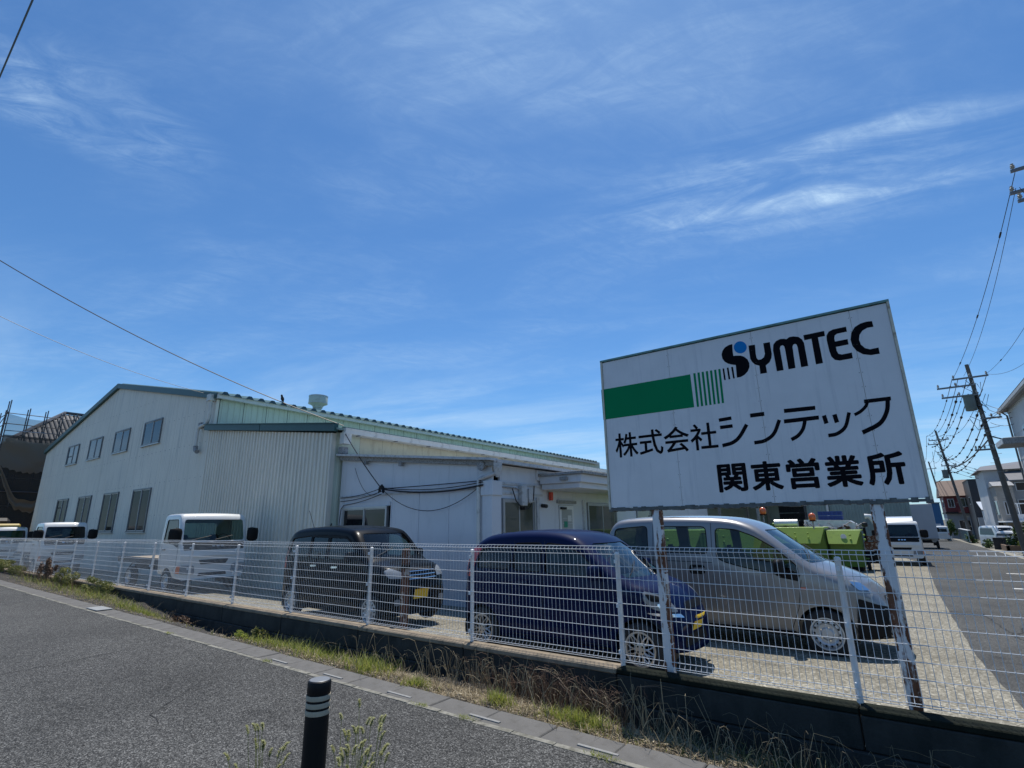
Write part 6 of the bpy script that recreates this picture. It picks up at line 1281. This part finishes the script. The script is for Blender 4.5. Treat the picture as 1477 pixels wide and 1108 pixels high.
wire('thick bundled cable dropping from the second pole behind the sign board', (5.5, 82.8, 5.9), (4.2, 95, 4.9), .3, .05, 10)
for k, (za, zb) in enumerate([(7.5, 6.5), (7.2, 6.2), (6.8, 5.9), (6.3, 5.5)]): wire('service wire from the transformer pole to the white building, ' + ['topmost', 'second', 'third', 'lowest'][k] + ' of four', (5.3, 43.95, za - .5), (6.25, 43.2, zb), .16, .014, 10)
for k in range(4): wire('thin service wire sagging right from the second pole, ' + ['topmost', 'upper middle', 'lower middle', 'lowest'][k], (5.3, 83, 7.4 - .6 * k), (8.2 + .3 * k, 74.4, 4.7 - .25 * k), .5, .02, 10, beads=4)
m = MB()
for k in range(14):                             # jumpers round the transformers
    z = rr.uniform(5.8, 8.9); c = Vector((5.2 + (z - 4) * -.05, 43.85, z)); m.tube([c + Vector((rr.uniform(-.9, .2), 0, 0)), c + Vector((rr.uniform(-.6, .5), 0, -rr.uniform(.3, .8))), c + Vector((rr.uniform(-.2, .7), 0, rr.uniform(-.6, .2)))], .016, 4)
tag(m.build('jumper_wires', M_CABLE, None, fix=False), 'tangle of jumper wires around the transformer of the tall pole', 'wire', kind='stuff')
m = MB()
for k in range(14):
    z = rr.uniform(5.4, 9.6); c = Vector((5.3 - (z - 4) * .09, 82.8, z)); m.tube([c + Vector((rr.uniform(-1., .3), 0, 0)), c + Vector((rr.uniform(-.6, .6), 0, -rr.uniform(.3, .9))), c + Vector((rr.uniform(-.2, 1.), 0, rr.uniform(-.6, .2)))], .03, 4)
tag(m.build('jumper_wires', M_CABLE, None, fix=False), 'tangle of jumper wires around the second utility pole', 'wire', kind='stuff')
# wires at the left
LW = lambda t: None
wa, wb2 = Vector((-26.5, -5.0, 12.3)), Vector((-13.2, 9.25, 2.95))
lp = sag((-26.78, -5.3, 13.0), (-20.04, 2, 7.67), .2, 8)[:-1] + sag((-20.04, 2, 7.67), (-13.2, 9.3, 2.95), .30, 20)
tag(MB().tube(lp, .013, 4, caps=False).build('overhead_wire', M_CABLE, None, smooth=60, fix=False), 'black service wire from upper left down to the lean-to corner, a bird on it', 'wire', 'service wires at the left')
wire('thin faint wire from the left edge to the eave of the factory hall', (-22.5, 2.0, 6.95), (-22.6, 9.1, 5.45), .25, .008, 14, 'service wires at the left')
wire('near overhead wire crossing the top left corner', (-30, .72, 8.3), (14, .34, 8.1), .25, .012, 20, 'service wires at the left')
def bird(label, c, rz):
    t = thing('perched_bird', label, 'bird', c, rz, 'birds on the service wire'); M_B = mat('feathers_dark', (.02, .02, .022), .7)
    q = MB(); q.lathe([(0, -.10), (.025, -.08), (.045, -.03), (.048, .02), (.035, .06), (.028, .085), (.032, .105), (.026, .13), (0, .145)], 12); o = q.build('body', M_B, t, smooth=60); o.rotation_euler = (R(38), 0, 0); o.location = (0, 0, .09)
    MB().add([(-.012, .06, .03), (.012, .06, .03), (.018, .20, -.05), (-.018, .20, -.05), (-.012, .06, .02), (.012, .06, .02), (.018, .20, -.055), (-.018, .20, -.055)], [(0, 1, 2, 3), (7, 6, 5, 4), (0, 4, 5, 1), (1, 5, 6, 2), (2, 6, 7, 3), (3, 7, 4, 0)]).build('tail', M_B, t)
    MB().lathe([(.008, 0), (0, .03)], 6, (0, 0, 0)).build('beak', M_PLAST, t).location = (0, -.085, .185)
    for s in (-1, 1): MB().tube([(s * .012, 0, .06), (s * .012, 0, -.0)], .004, 4).build('leg', M_PLAST, t)
    return t
pts = sag((-20.04, 2, 7.67), (-13.2, 9.3, 2.95), .30, 20)
bird('small dark bird perched on the service wire above the factory roof', pts[16].lerp(pts[17], .35) + Vector((0, 0, .012)), R(35))

# ------------------------------------------------------------------ scaffolded house at the far left
sc = thing('scaffolded_house', 'tile roofed house wrapped in brown netting and scaffold poles left of the factory', 'house', (0, 0, 0))
HX, HY0, HZ1 = -51.3, 8.35, 7.6
M_TILE = mat('roof_tile_dark', (.09, .09, .095), .5, var=.3, vs_=4); M_STEEL = mat('scaffold_steel', (.10, .10, .11), .45, metal=.5)
box('house_wall', HX - 12, HX, HY0, 20, -1.9, 6.3, mat('render_dark', (.10, .095, .085), .8, var=.2, vs_=1), sc)
rf = MB().add([(HX + .6, HY0 - .6, 6.2), (HX + .6, 20.6, 6.2), (HX - 12.6, 20.6, 6.2), (HX - 12.6, HY0 - .6, 6.2), (HX - 5, HY0 + 3.5, 9.6), (HX - 5, 16, 9.6)], [(0, 1, 5, 4), (1, 2, 5), (2, 3, 4, 5), (3, 0, 4), (3, 2, 1, 0)]).build('roof', M_TILE, sc)
q = MB(); A, B_ = Vector((HX + .6, 0, 6.26)), Vector((HX - 5, 0, 9.66)); y = HY0 - .4
while y < 20.4:
    t0 = max(0, min(1, 1)); tmax = min(1, (y - (HY0 - .6)) / 4.1, (20.6 - y) / 4.6)
    q.tube([Vector((A.x, y, A.z)), Vector((A.x, y, A.z)).lerp(Vector((B_.x, y, B_.z)), max(.02, tmax))], .06, 5); y += .3
q.build('tile_rows', mat('roof_tile_light', (.09, .09, .092), .5, var=.2, vs_=4), rf)['kind'] = 'stuff'
MB().tube([(HX + .5, HY0 - .5, 6.35), (HX - 5, HY0 + 3.5, 9.75), (HX - 5, 16, 9.75)], .14, 6).build('ridge_tiles', M_TILE, rf)
SXs = HX + 1.35
posts_ = []
for yy in (HY0 - .9, HY0 + .2, HY0 + 1.2, HY0 + 2.1, HY0 + 2.9, HY0 + 4.6, HY0 + 6.4, HY0 + 8.2):
    for xx in (SXs, SXs - .65): MB().tube([(xx, yy, -1.85), (xx, yy, HZ1 + (1.5 if yy < HY0 else 1.05))], .035, 6).build('scaffold_pole', M_STEEL, sc)
for z in (2.7, 4.6, 6.1): MB().tube([(SXs + .12, HY0 - .9, z), (SXs + .12, HY0 + 8.2, z)], .028, 6).build('scaffold_rail', M_STEEL, sc)
for xx in (-51, -52.6, -54.5, -57, -60, -63): 
    for yy in (HY0 - .9, HY0 - 1.5): MB().tube([(xx, yy, -1.85), (xx, yy, HZ1 + .9)], .035, 6).build('scaffold_pole', M_STEEL, sc)
for z in (-.1, 1.8, 3.7, 5.6, 6.5, 7.4, 8.15):
    MB().tube([(SXs, HY0 - 1.1, z), (SXs, HY0 + 8.4, z - .0)], .03, 6).build('scaffold_rail', M_STEEL, sc); MB().tube([(SXs + .1, HY0 - .9, z), (-64, HY0 - .9, z)], .03, 6).build('scaffold_rail', M_STEEL, sc)
    MB().tube([(SXs, HY0 - 1.5, z - .15), (-64, HY0 - 1.5, z - .15)], .03, 6).build('scaffold_rail', M_STEEL, sc)
for z in (1.8, 3.7, 5.6): box('scaffold_deck', SXs - .6, SXs - .1, HY0 - .8, HY0 + 8, z - .08, z - .03, M_ALU, sc)
MB().tube([(SXs, HY0 - .9, 8.3), (-58, HY0 - .9, 6.1)], .03, 6).build('scaffold_brace', M_STEEL, sc); MB().tube([(SXs + .03, HY0 - .9, 6.9), (SXs + .03, HY0 + 2.8, 7.0)], .03, 6).build('scaffold_brace', M_ALU, sc); MB().tube([(SXs + .08, HY0 - .9, 4.9), (SXs + .08, HY0 + 2.9, 4.95)], .035, 6).build('scaffold_brace', M_ALU, sc)
def net(name, col, alpha):
    M = bpy.data.materials.new(name); M.use_nodes = True; nt = M.node_tree; N = nt.nodes; L = nt.links; b = N['Principled BSDF']; b.inputs['Base Color'].default_value = (*col, 1); b.inputs['Roughness'].default_value = .9
    tr = N.new('ShaderNodeBsdfTransparent'); mx = N.new('ShaderNodeMixShader'); mx.inputs[0].default_value = alpha; L.new(tr.outputs[0], mx.inputs[1]); L.new(b.outputs[0], mx.inputs[2]); L.new(mx.outputs[0], N['Material Output'].inputs[0]); return M
M_NETD = net('net_dark', (.05, .044, .038), .82); M_NETB = net('net_brown', (.24, .19, .14), .66)
def netsheet(name, y0, y1, zt, zb, x, m, wav=.09, ny=46, nz=22):
    vs = []
    for j in range(nz + 1):
        for i in range(ny + 1):
            u, v = i / ny, j / nz; t_, b_ = zt(u), zb(u); z = t_ + (b_ - t_) * v
            vs.append((x + wav * mn.noise(Vector((u * 7, v * 2.5, x))) + .05 * math.sin(u * 21 + v * 3) * (v * .7 + .3), y0 + (y1 - y0) * u, z))
    me = bpy.data.meshes.new(name); me.from_pydata(vs, [], [(j * (ny + 1) + i, j * (ny + 1) + i + 1, (j + 1) * (ny + 1) + i + 1, (j + 1) * (ny + 1) + i) for j in range(nz) for i in range(ny)]); me.materials.append(m); me.shade_smooth(); return link(name, me, sc)
netsheet('netting_sheet', HY0 - .9, HY0 + 8.2, lambda u: 6.6, lambda u: -1.6, SXs + .08, M_NETD)
saw = lambda u: .28 * abs(((u * 15) % 1) - .5)
netsheet('netting_sheet', HY0 - .9, HY0 + 4.6, lambda u: 6.5 - .3 * math.sin(math.pi * min(1, u * 1.6)) , lambda u: 4.6 - 1.2 * saw(u) - .5 * math.sin(u * 5), SXs + .20, M_NETB, .14)
M_NETL = net('net_light', (.055, .053, .05), .5)
netsheet('netting_sheet', HY0 - .9, HY0 + 8.2, lambda u: 8.1 - .25 * math.sin(u * 9), lambda u: 6.4, SXs + .06, M_NETL, .12)
# loose scalloped swag of brown netting
def swag():
    vs = []; n = 60; k = 12
    for i in range(n + 1):
        u = i / n; cx_ = HY0 - .75 + 3.9 * u; top_ = 4.6 - 2.5 * (1 - (2 * u - 1) ** 2) ** .9 + .3 * mn.noise(Vector((u * 5, 0, 0))); bot_ = top_ - (.75 - .35 * abs(2 * u - 1)) - .30 * abs(((u * 9) % 1) - .5)
        for j in range(k + 1): v = j / k; vs.append((SXs + .24 + .07 * math.sin(v * 9 + u * 5), cx_, top_ + (bot_ - top_) * v))
    me = bpy.data.meshes.new('netting_swag'); me.from_pydata(vs, [], [(i * (k + 1) + j, i * (k + 1) + j + 1, (i + 1) * (k + 1) + j + 1, (i + 1) * (k + 1) + j) for i in range(n) for j in range(k)]); me.materials.append(M_NETB); me.shade_smooth(); return link('netting_swag', me, sc)
swag()
o = netsheet('netting_sheet', 0, 1, lambda u: 6.4, lambda u: -1.7, 0, M_NETD); o.rotation_euler = (0, 0, R(90)); o.scale = (1, 13, 1); o.location = (SXs, HY0 - .95, 0)
t = thing('yellow_machine', 'yellow and black machine top behind the farthest left truck', 'machine', (-46.8, 7.3, gz(7))); box('bonnet', -1.5, 1, 0, 1.4, .9, 2.2, mat('machine_yellow', (.40, .28, .03), .5), t, .1); box('cab_top', -2.4, -1.4, .1, 1.3, 1.6, 2.6, M_BLACK, t, .2); box('chassis', -2.4, 1, .1, 1.3, .3, .9, M_PLAST, t)
for x in (-2, .6): MB().lathe([(.0, -.12), (.4, -.12), (.42, .12), (0, .12)], 18, (x, -.05, .4), 'y').build('wheel', M_TYRE, t)
t = thing('green_crate_load', 'green box load on the bed of the farthest left truck', 'crate', (-38.8, 5.95, gz(6.5) + .86)); box('crate_side', 0, 1.9, 0, 1.2, 0, .95, M_LIMED, t, .03); box('crate_rim', -.03, 1.93, -.03, 1.23, .95, 1.02, M_LIMED, t)

# ------------------------------------------------------------------ rusty post between the two small cars
t = thing('rusty_post', 'rust brown steel post standing behind the fence between the black and dark blue cars', 'post', (-5.86 - .30, 5.6, gz(5.6))); bev(box('post_shaft', -.045, .045, -.045, .045, 0, 1.30, M_RUST, t), .006); box('base_plate', -.09, .09, -.09, .09, 0, .012, M_RUST, t); box('post_band', -.055, .055, -.055, .055, 1.02, 1.07, M_PLAST, t)
# pale concrete stop block by the blue car
# ------------------------------------------------------------------ bollard in the foreground
bo = thing('black_bollard', 'black bollard with three cream reflective bands and flat grey top', 'bollard', (-2.53, 1.75, -1.6))
r0 = .0572
MB().lathe([(r0, 0), (r0, .708), (r0 - .003, .711), (r0 - .003, .728), (r0, .731)], 40).build('shaft', mat('bollard_black', (.006, .007, .009), .5, var=.1, spec=.2), bo, smooth=30)
for k, z in enumerate((.700, .733, .766)):
    MB().lathe([(r0 + .0012, z + .002), (r0 + .0016, z + .004), (r0 + .0016, z + .022), (r0 + .0012, z + .024)], 40, closed=False).build('reflective_band', mat('band_cream', (.38, .34, .26), .75, var=.12, vs_=30), bo, smooth=30)
MB().lathe([(r0 - .001, .72), (r0 - .001, .80), (r0, .802), (r0, .842), (r0 - .003, .850), (r0 - .008, .8535), (0, .856)], 40).build('cap', MATS['bollard_black'], bo, smooth=30)
MB().lathe([(r0 - .007, .8545), (r0 - .010, .8565), (0, .8575)], 40).build('top_disc', mat('bollard_top', (.20, .21, .22), .5, metal=.3), bo, smooth=30)
MB().lathe([(.085, -.02), (.085, .008), (.06, .012), (0, .012)], 30).build('base_collar', M_PLAST, bo)

# ------------------------------------------------------------------ weeds, dry stalks, grass heads
def blades(name, label, gen, m, n, seg=3, cat=None, kind='stuff'):
    """gen(i) -> (base, height, lean vector, width, droop)"""
    v = []; f = []
    for i in range(n):
        g_ = gen(i)
        if g_ is None: continue
        b, h, ln, w, dr = g_; b = Vector(b); ln = Vector(ln); sd_ = Vector((-ln.y, ln.x, 0)); sd_ = sd_.normalized() if sd_.length > 1e-4 else Vector((1, 0, 0)); a = rr.uniform(-1, 1); sd_ = (sd_ + Vector((a, rr.uniform(-1, 1), 0)) * .8).normalized(); k = len(v)
        for j in range(seg + 1):
            t = j / seg; p = b + Vector((0, 0, h * (t - dr * t * t))) + ln * (t * t); ww = w * (1 - t ** 1.6) * .5
            if j == seg: v.append(p)
            else: v += [p - sd_ * ww, p + sd_ * ww]
        for j in range(seg - 1): f.append((k + 2 * j, k + 2 * j + 1, k + 2 * j + 3, k + 2 * j + 2))
        f.append((k + 2 * seg - 2, k + 2 * seg - 1, k + 2 * seg))
    me = bpy.data.meshes.new(name); me.from_pydata([tuple(q) for q in v], [], f); me.materials.append(m)
    return tag(link(name, me), label, cat, kind=kind)
def leafmat(name, c1, c2, tr=.25):
    M = bpy.data.materials.new(name); M.use_nodes = True; nt = M.node_tree; N = nt.nodes; L = nt.links; b = N['Principled BSDF']; b.inputs['Roughness'].default_value = .6
    gi = N.new('ShaderNodeNewGeometry'); rp = N.new('ShaderNodeMix'); rp.data_type = 'RGBA'; L.new(gi.outputs['Random Per Island'], rp.inputs[0]); rp.inputs[6].default_value = (*c1, 1); rp.inputs[7].default_value = (*c2, 1); L.new(rp.outputs[2], b.inputs['Base Color'])
    t = N.new('ShaderNodeBsdfTranslucent'); L.new(rp.outputs[2], t.inputs[0]); mx = N.new('ShaderNodeMixShader'); mx.inputs[0].default_value = tr; L.new(b.outputs[0], mx.inputs[1]); L.new(t.outputs[0], mx.inputs[2]); L.new(mx.outputs[0], N['Material Output'].inputs[0]); return M
M_GR = leafmat('grass_green', (.14, .20, .03), (.42, .42, .09), .45); M_DRY = leafmat('straw', (.22, .16, .085), (.50, .42, .27), .25); M_DEAD = leafmat('dead_stalk', (.075, .035, .02), (.24, .15, .09), .1); M_SHD = leafmat('straw_shaded', (.09, .07, .04), (.26, .22, .14), .1); M_GRW = leafmat('weed_leaf', (.10, .13, .03), (.32, .30, .10), .4); M_GRD = leafmat('weed_green_shaded', (.022, .04, .014), (.07, .09, .03), .2)  # M_SHD and M_GRD carry the shade under the sign in their colour
def mass(spots, hs, ws, lean=.5, dr=.25, up=1.):
    def g_(i):
        c = rr.choice(spots); x, y, sx, sy, hh = c; px, py = rr.gauss(x, sx), rr.gauss(y, sy)
        if not 4.03 < py < 5.07: return None
        h = hh * rr.uniform(*hs); a = rr.uniform(0, 6.283); l = h * lean * rr.uniform(.2, 1)
        return ((px, py, soil(px, py) - .01), h, (math.cos(a) * l, math.sin(a) * l, 0), rr.uniform(*ws), dr * rr.uniform(0, 1.4))
    return g_
gs_ = [(-5.25, 4.33, .16, .11, 1.0), (-5.6, 4.45, .2, .13, .9), (-6.3, 4.38, .25, .12, .8), (-6.9, 4.5, .25, .14, .9), (-7.5, 4.5, .2, .15, .9), (-8.1, 4.45, .25, .12, .6), (-3.35, 4.25, .07, .05, .6), (-2.45, 4.27, .12, .06, .75), (-2.7, 4.33, .10, .05, .6), (-12.2, 4.45, .35, .10, .7), (-13.3, 4.5, .4, .12, .9), (-15.5, 4.6, .7, .15, 1.0), (-18, 4.65, 1.3, .2, 1.1), (-21, 4.7, 1.6, .2, 1.2), (-4.4, 4.2, .08, .06, .5)]
blades('green_grass', 'tufts of bright green grass along the foot of the wall', mass(gs_, (.06, .26), (.005, .011), .75, .35), M_GR, 5600, cat='grass')
blades('short_grass', 'short green weeds among the soil of the verge', mass([(-6.5, 4.3, 1.4, .15, .5), (-2.5, 4.25, .4, .08, .5), (-15, 4.5, 3, .25, .8)], (.03, .12), (.005, .01), .9, .2), M_GR, 2400, cat='grass')
blades('dry_grass', 'pale dry straw lying over the verge', mass([(-2.6, 4.3, .5, .13, .6), (-3.6, 4.35, .5, .15, .6), (-4.3, 4.35, .5, .15, .6), (-5.4, 4.35, .8, .14, .7), (-1.9, 4.35, .4, .15, .6), (-6.8, 4.3, .9, .13, .6), (-16, 4.55, 3, .2, 1.2), (-.8, 4.35, .7, .15, .5)], (.04, .22), (.003, .008), 1.5, .8), M_DRY, 9500, cat='dry grass')
blades('weed_mat', 'weeds under the sign board, their green darkened for its shade', mass([(-1.3, 4.5, .5, .22, .8), (-.5, 4.6, .5, .25, .9), (.3, 4.7, .5, .2, .9), (-7.3, 4.85, .35, .10, 1.2)], (.06, .26), (.004, .009), .7, .35), M_GRD, 3400, cat='weeds')
# leafy weeds by the wall at the left
def leafy(label, c, r, n, m, leaf): 
    t = bush('leafy_weed', label, c, r, n, m, 'weed', leaf, False)
leafy('leafy green weed growing up against the wall by the white truck', (-8.9, 4.92, soil(-8.9, 4.92)), (.16, .07, .17), 260, M_GRW, .026)
leafy('yellow green leafy weed at the edge of the gutter', (-8.3, 4.35, soil(-8.3, 4.35)), (.28, .10, .06), 320, M_GR, .020)
leafy('tall reddish brown bushy weed at the far left end of the verge', (-21.6, 4.9, soil(-21.6, 4.9)), (.55, .14, .40), 2200, M_DEAD, .030)
leafy('green bushy weed beside the reddish brown weed', (-19.4, 4.85, soil(-19.4, 4.85)), (.9, .14, .30), 3400, M_GRW, .022)
leafy('low green creeper spilling over the wall at the left', (-16.6, 4.9, soil(-16.6, 4.9)), (1.2, .12, .22), 2600, M_GRW, .022)
leafy('low green bushes hiding the foot of the fence farthest left', (-26.5, 4.9, soil(-26.5, 4.9)), (2.2, .13, .24), 4200, M_GRW, .026)
leafy('low dark weed in the shade of the wall beyond the leafy weed', (-11.8, 4.88, soil(-11.8, 4.88)), (.5, .06, .08), 350, M_DEAD, .025)
# dead bent stalks
def stalks(name, label, n, spots, h, m, rad=(.0018, .0042)):
    q = MB()
    for i in range(n):
        x, y, sx, sy = rr.choice(spots); px = rr.gauss(x, sx); py = min(5.03, max(4.06, rr.gauss(y, sy))); z = soil(px, py); a = rr.uniform(0, 6.283); H = rr.uniform(*h); l = H * rr.uniform(.1, 1.0)
        p0_ = Vector((px, py, z)); p1_ = p0_ + Vector((math.cos(a) * l * .5, math.sin(a) * l * .25, H * rr.uniform(.55, .95))); p2_ = p1_ + Vector((math.cos(a) * l * rr.uniform(.3, 1), math.sin(a) * l * .3, -H * rr.uniform(-.1, .5)))
        if min(p1_.y, p2_.y) < 3.9 or max(p1_.y, p2_.y) > 5.05: p1_.y = min(5.03, max(4.0, p1_.y)); p2_.y = min(5.03, max(3.98, p2_.y))
        q.tube([p0_, p0_.lerp(p1_, .5) + Vector((rr.uniform(-.02, .02), 0, .01)), p1_, p1_.lerp(p2_, .5) + Vector((0, 0, .02)), p2_], rr.uniform(*rad), 3, .0008, caps=False)
    return tag(q.build(name, m, None, fix=False), label, 'dry weeds', kind='stuff')
stalks('dead_stalks', 'tangled brown dead stalks against the wall below the blue car', 560, [(-2.95, 4.72, .26, .13), (-2.55, 4.66, .26, .13), (-3.5, 4.8, .3, .1)], (.12, .46), M_DEAD, (.0018, .0046))
stalks('straw_stalks', 'pale bent straw stalks along the verge', 300, [(-3.4, 4.6, .5, .2), (-4.2, 4.65, .4, .2), (-2.4, 4.5, .5, .2), (-5.2, 4.6, .6, .2), (-1.6, 4.4, .5, .2)], (.15, .50), M_DRY, (.002, .0042))
stalks('shade_stalks', 'straw stalks under the sign board, darkened in colour for its shadow', 170, [(-1.2, 4.5, .6, .25), (-.3, 4.6, .6, .3), (.3, 4.6, .4, .2)], (.12, .42), M_SHD, (.0016, .0034))
stalks('reddish_stalks', 'reddish dead stalks at the far left', 260, [(-21.2, 4.8, .6, .12), (-18.8, 4.8, 1.2, .12), (-23.5, 4.8, 1., .1)], (.2, .55), M_DEAD, (.002, .004))
# foxtail grass beside the bollard
def foxtail(label, c, n, spread, hmax, leafn):
    t = thing('foxtail_grass', label, 'grass plant', c, 0, 'foxtail grass by the bollard'); q = MB(); heads = []
    for i in range(n):
        a = rr.uniform(0, 6.283); l = rr.uniform(.1, 1) * spread; H = hmax * rr.uniform(.62, 1.0); b = Vector((rr.uniform(-.05, .05), rr.uniform(-.05, .05), 0)); tp = b + Vector((math.cos(a) * l, math.sin(a) * l * .7, H)); mid = b.lerp(tp, .5) + Vector((-math.cos(a) * l * .2, 0, H * .06)); q.tube([b, mid, tp], .0016, 4, .0012, caps=False); heads.append((tp, (tp - mid).normalized(), a))
    q.build('stems', M_GR, t, fix=False)
    for tp, d, a in heads:
        L_ = rr.uniform(.035, .055); v = []; f = []; bend = Vector((math.cos(a), math.sin(a), -.9)) * .25
        for k in range(120):
            s = rr.random(); p = tp + d * (s * L_) + bend * L_ * s * s; dr_ = Vector((rr.gauss(0, 1), rr.gauss(0, 1), rr.gauss(0, 1))); dr_ = (dr_ - d * dr_.dot(d)).normalized(); o_ = p + dr_ * .0045; tip = o_ + (dr_ * .7 + d).normalized() * .012 * (1.1 - .5 * s); sd_ = d.cross(dr_).normalized() * .0011; i0 = len(v); v += [p - sd_ * 1.8, p + sd_ * 1.8, tip]; f.append((i0, i0 + 1, i0 + 2))
        me = bpy.data.meshes.new('seed_head'); me.from_pydata([tuple(x_) for x_ in v], [], f); me.materials.append(M_FOX); link('seed_head', me, t)
    v = []; f = []
    for i in range(leafn):
        a = rr.uniform(0, 6.283); H = hmax * rr.uniform(.3, .8); l = rr.uniform(.03, .12); b = Vector((rr.uniform(-.06, .06), rr.uniform(-.06, .06), 0)); w = rr.uniform(.005, .010); k = len(v); s_ = Vector((-math.sin(a), math.cos(a), 0)) * w / 2
        for j in range(5): u = j / 5; p = b + Vector((math.cos(a) * l * u * u, math.sin(a) * l * u * u, H * (u - .25 * u ** 3))); v += [p - s_ * (1 - u ** 2), p + s_ * (1 - u ** 2)]
        v.append(b + Vector((math.cos(a) * l, math.sin(a) * l, H * .72)))
        f += [(k + 2 * j, k + 2 * j + 1, k + 2 * j + 3, k + 2 * j + 2) for j in range(4)] + [(k + 8, k + 9, k + 10)]
    me = bpy.data.meshes.new('leaf_blades'); me.from_pydata([tuple(x_) for x_ in v], [], f); me.materials.append(M_GR); link('leaf_blades', me, t)['kind'] = 'stuff'
M_FOX = leafmat('foxtail_seed', (.34, .36, .14), (.60, .58, .32), .4)
foxtail('foxtail grass with pale nodding heads left of the bollard', (-2.50, 1.47, -1.6), 22, .17, .72, 18)
foxtail('denser foxtail grass with tall heads right of the bollard', (-2.04, 1.62, -1.6), 32, .19, .82, 95)
foxtail('few foxtail stems close behind the bollard', (-2.32, 1.80, -1.6), 8, .12, .72, 10)
# little tufts in the joint between path and gutter
blades('joint_grass', 'tiny grass tufts in the joint between the asphalt and the gutter', lambda i: (lambda c, a: ((c[0] + rr.gauss(0, .05), 3.735 + rr.gauss(0, .02), pz(c[0]) - .005), rr.uniform(.02, .05), (math.cos(a) * .03, math.sin(a) * .03, 0), .005, .2))(rr.choice([(-3.85, 0), (-2.05, 0), (-3.3, 0), (-1.97, 0), (-6.5, 0), (-9.3, 0)]), rr.uniform(0, 6.28)), M_GR, 420, cat='grass')
q = MB()                                          # small stones
for i in range(1100):
    px = rr.uniform(-14, 1.5); py = rr.triangular(4.03, 5.03, 4.2); r_ = rr.uniform(.004, .016); z = soil(px, py) + r_ * .4
    q.add([(px + r_ * rr.uniform(.7, 1.3), py, z), (px, py + r_ * rr.uniform(.7, 1.3), z), (px - r_ * rr.uniform(.7, 1.3), py, z), (px, py - r_ * rr.uniform(.7, 1.3), z), (px, py, z + r_ * .7), (px, py, z - r_)], [(0, 1, 4), (1, 2, 4), (2, 3, 4), (3, 0, 4), (1, 0, 5), (2, 1, 5), (3, 2, 5), (0, 3, 5)])
tag(q.build('verge_stones', mat('stone_grey', (.20, .19, .17), .9, var=.3, vs_=30), None, fix=False), 'small grey stones scattered over the verge soil', 'stones', kind='stuff')
blades('straw_mat', 'matted dead grass flattened on the verge soil', lambda i: (lambda x, y, a: ((x, y, soil(x, y) + rr.uniform(.0, .02)), rr.uniform(.005, .03), (math.cos(a) * rr.uniform(.04, .15), math.sin(a) * rr.uniform(.02, .05), 0), rr.uniform(.003, .007), .8))(rr.choice([rr.uniform(-6.5, 1.2), rr.gauss(-3.3, 1.2), rr.uniform(-22, -11)]), rr.triangular(4.06, 4.95, 4.2), rr.uniform(0, 6.28)), M_DRY, 9000, cat='dry grass')
v = []; f = []                                    # dead leaves and chips lying on the verge
for i in range(2600):
    px = rr.uniform(-9, 1.5); py = rr.triangular(4.03, 5.0, 4.2); p = Vector((px, py, soil(px, py) + rr.uniform(.004, .03))); a = Vector((rr.gauss(0, 1), rr.gauss(0, 1), rr.gauss(0, .5))).normalized() * rr.uniform(.008, .022); b = a.cross(Vector((rr.gauss(0, .4), rr.gauss(0, .4), 1))).normalized() * rr.uniform(.004, .010); k = len(v); v += [p - a, p - b, p + a, p + b]; f.append((k, k + 1, k + 2, k + 3))
me = bpy.data.meshes.new('leaf_litter'); me.from_pydata([tuple(q) for q in v], [], f); me.materials.append(M_DRY); tag(link('leaf_litter', me), 'brown leaf litter scattered over the verge soil', 'leaf litter', kind='stuff')
o = tag(box('paper_scrap', -9.05, -8.97, 4.95, 5.0, soil(-9, 4.98), soil(-9, 4.98) + .02, M_WHITE, None, .004), 'small white scrap of litter on the verge below the truck', 'litter')
o = tag(box('gutter_cover', -13.35, -12.75, 3.78, 4.04, pz(-13) + .004, pz(-13) + .022, mat('cover_pale', (.27, .28, .28), .7, var=.1), None, .004), 'pale steel cover plate lying on the gutter at the left', 'cover plate')
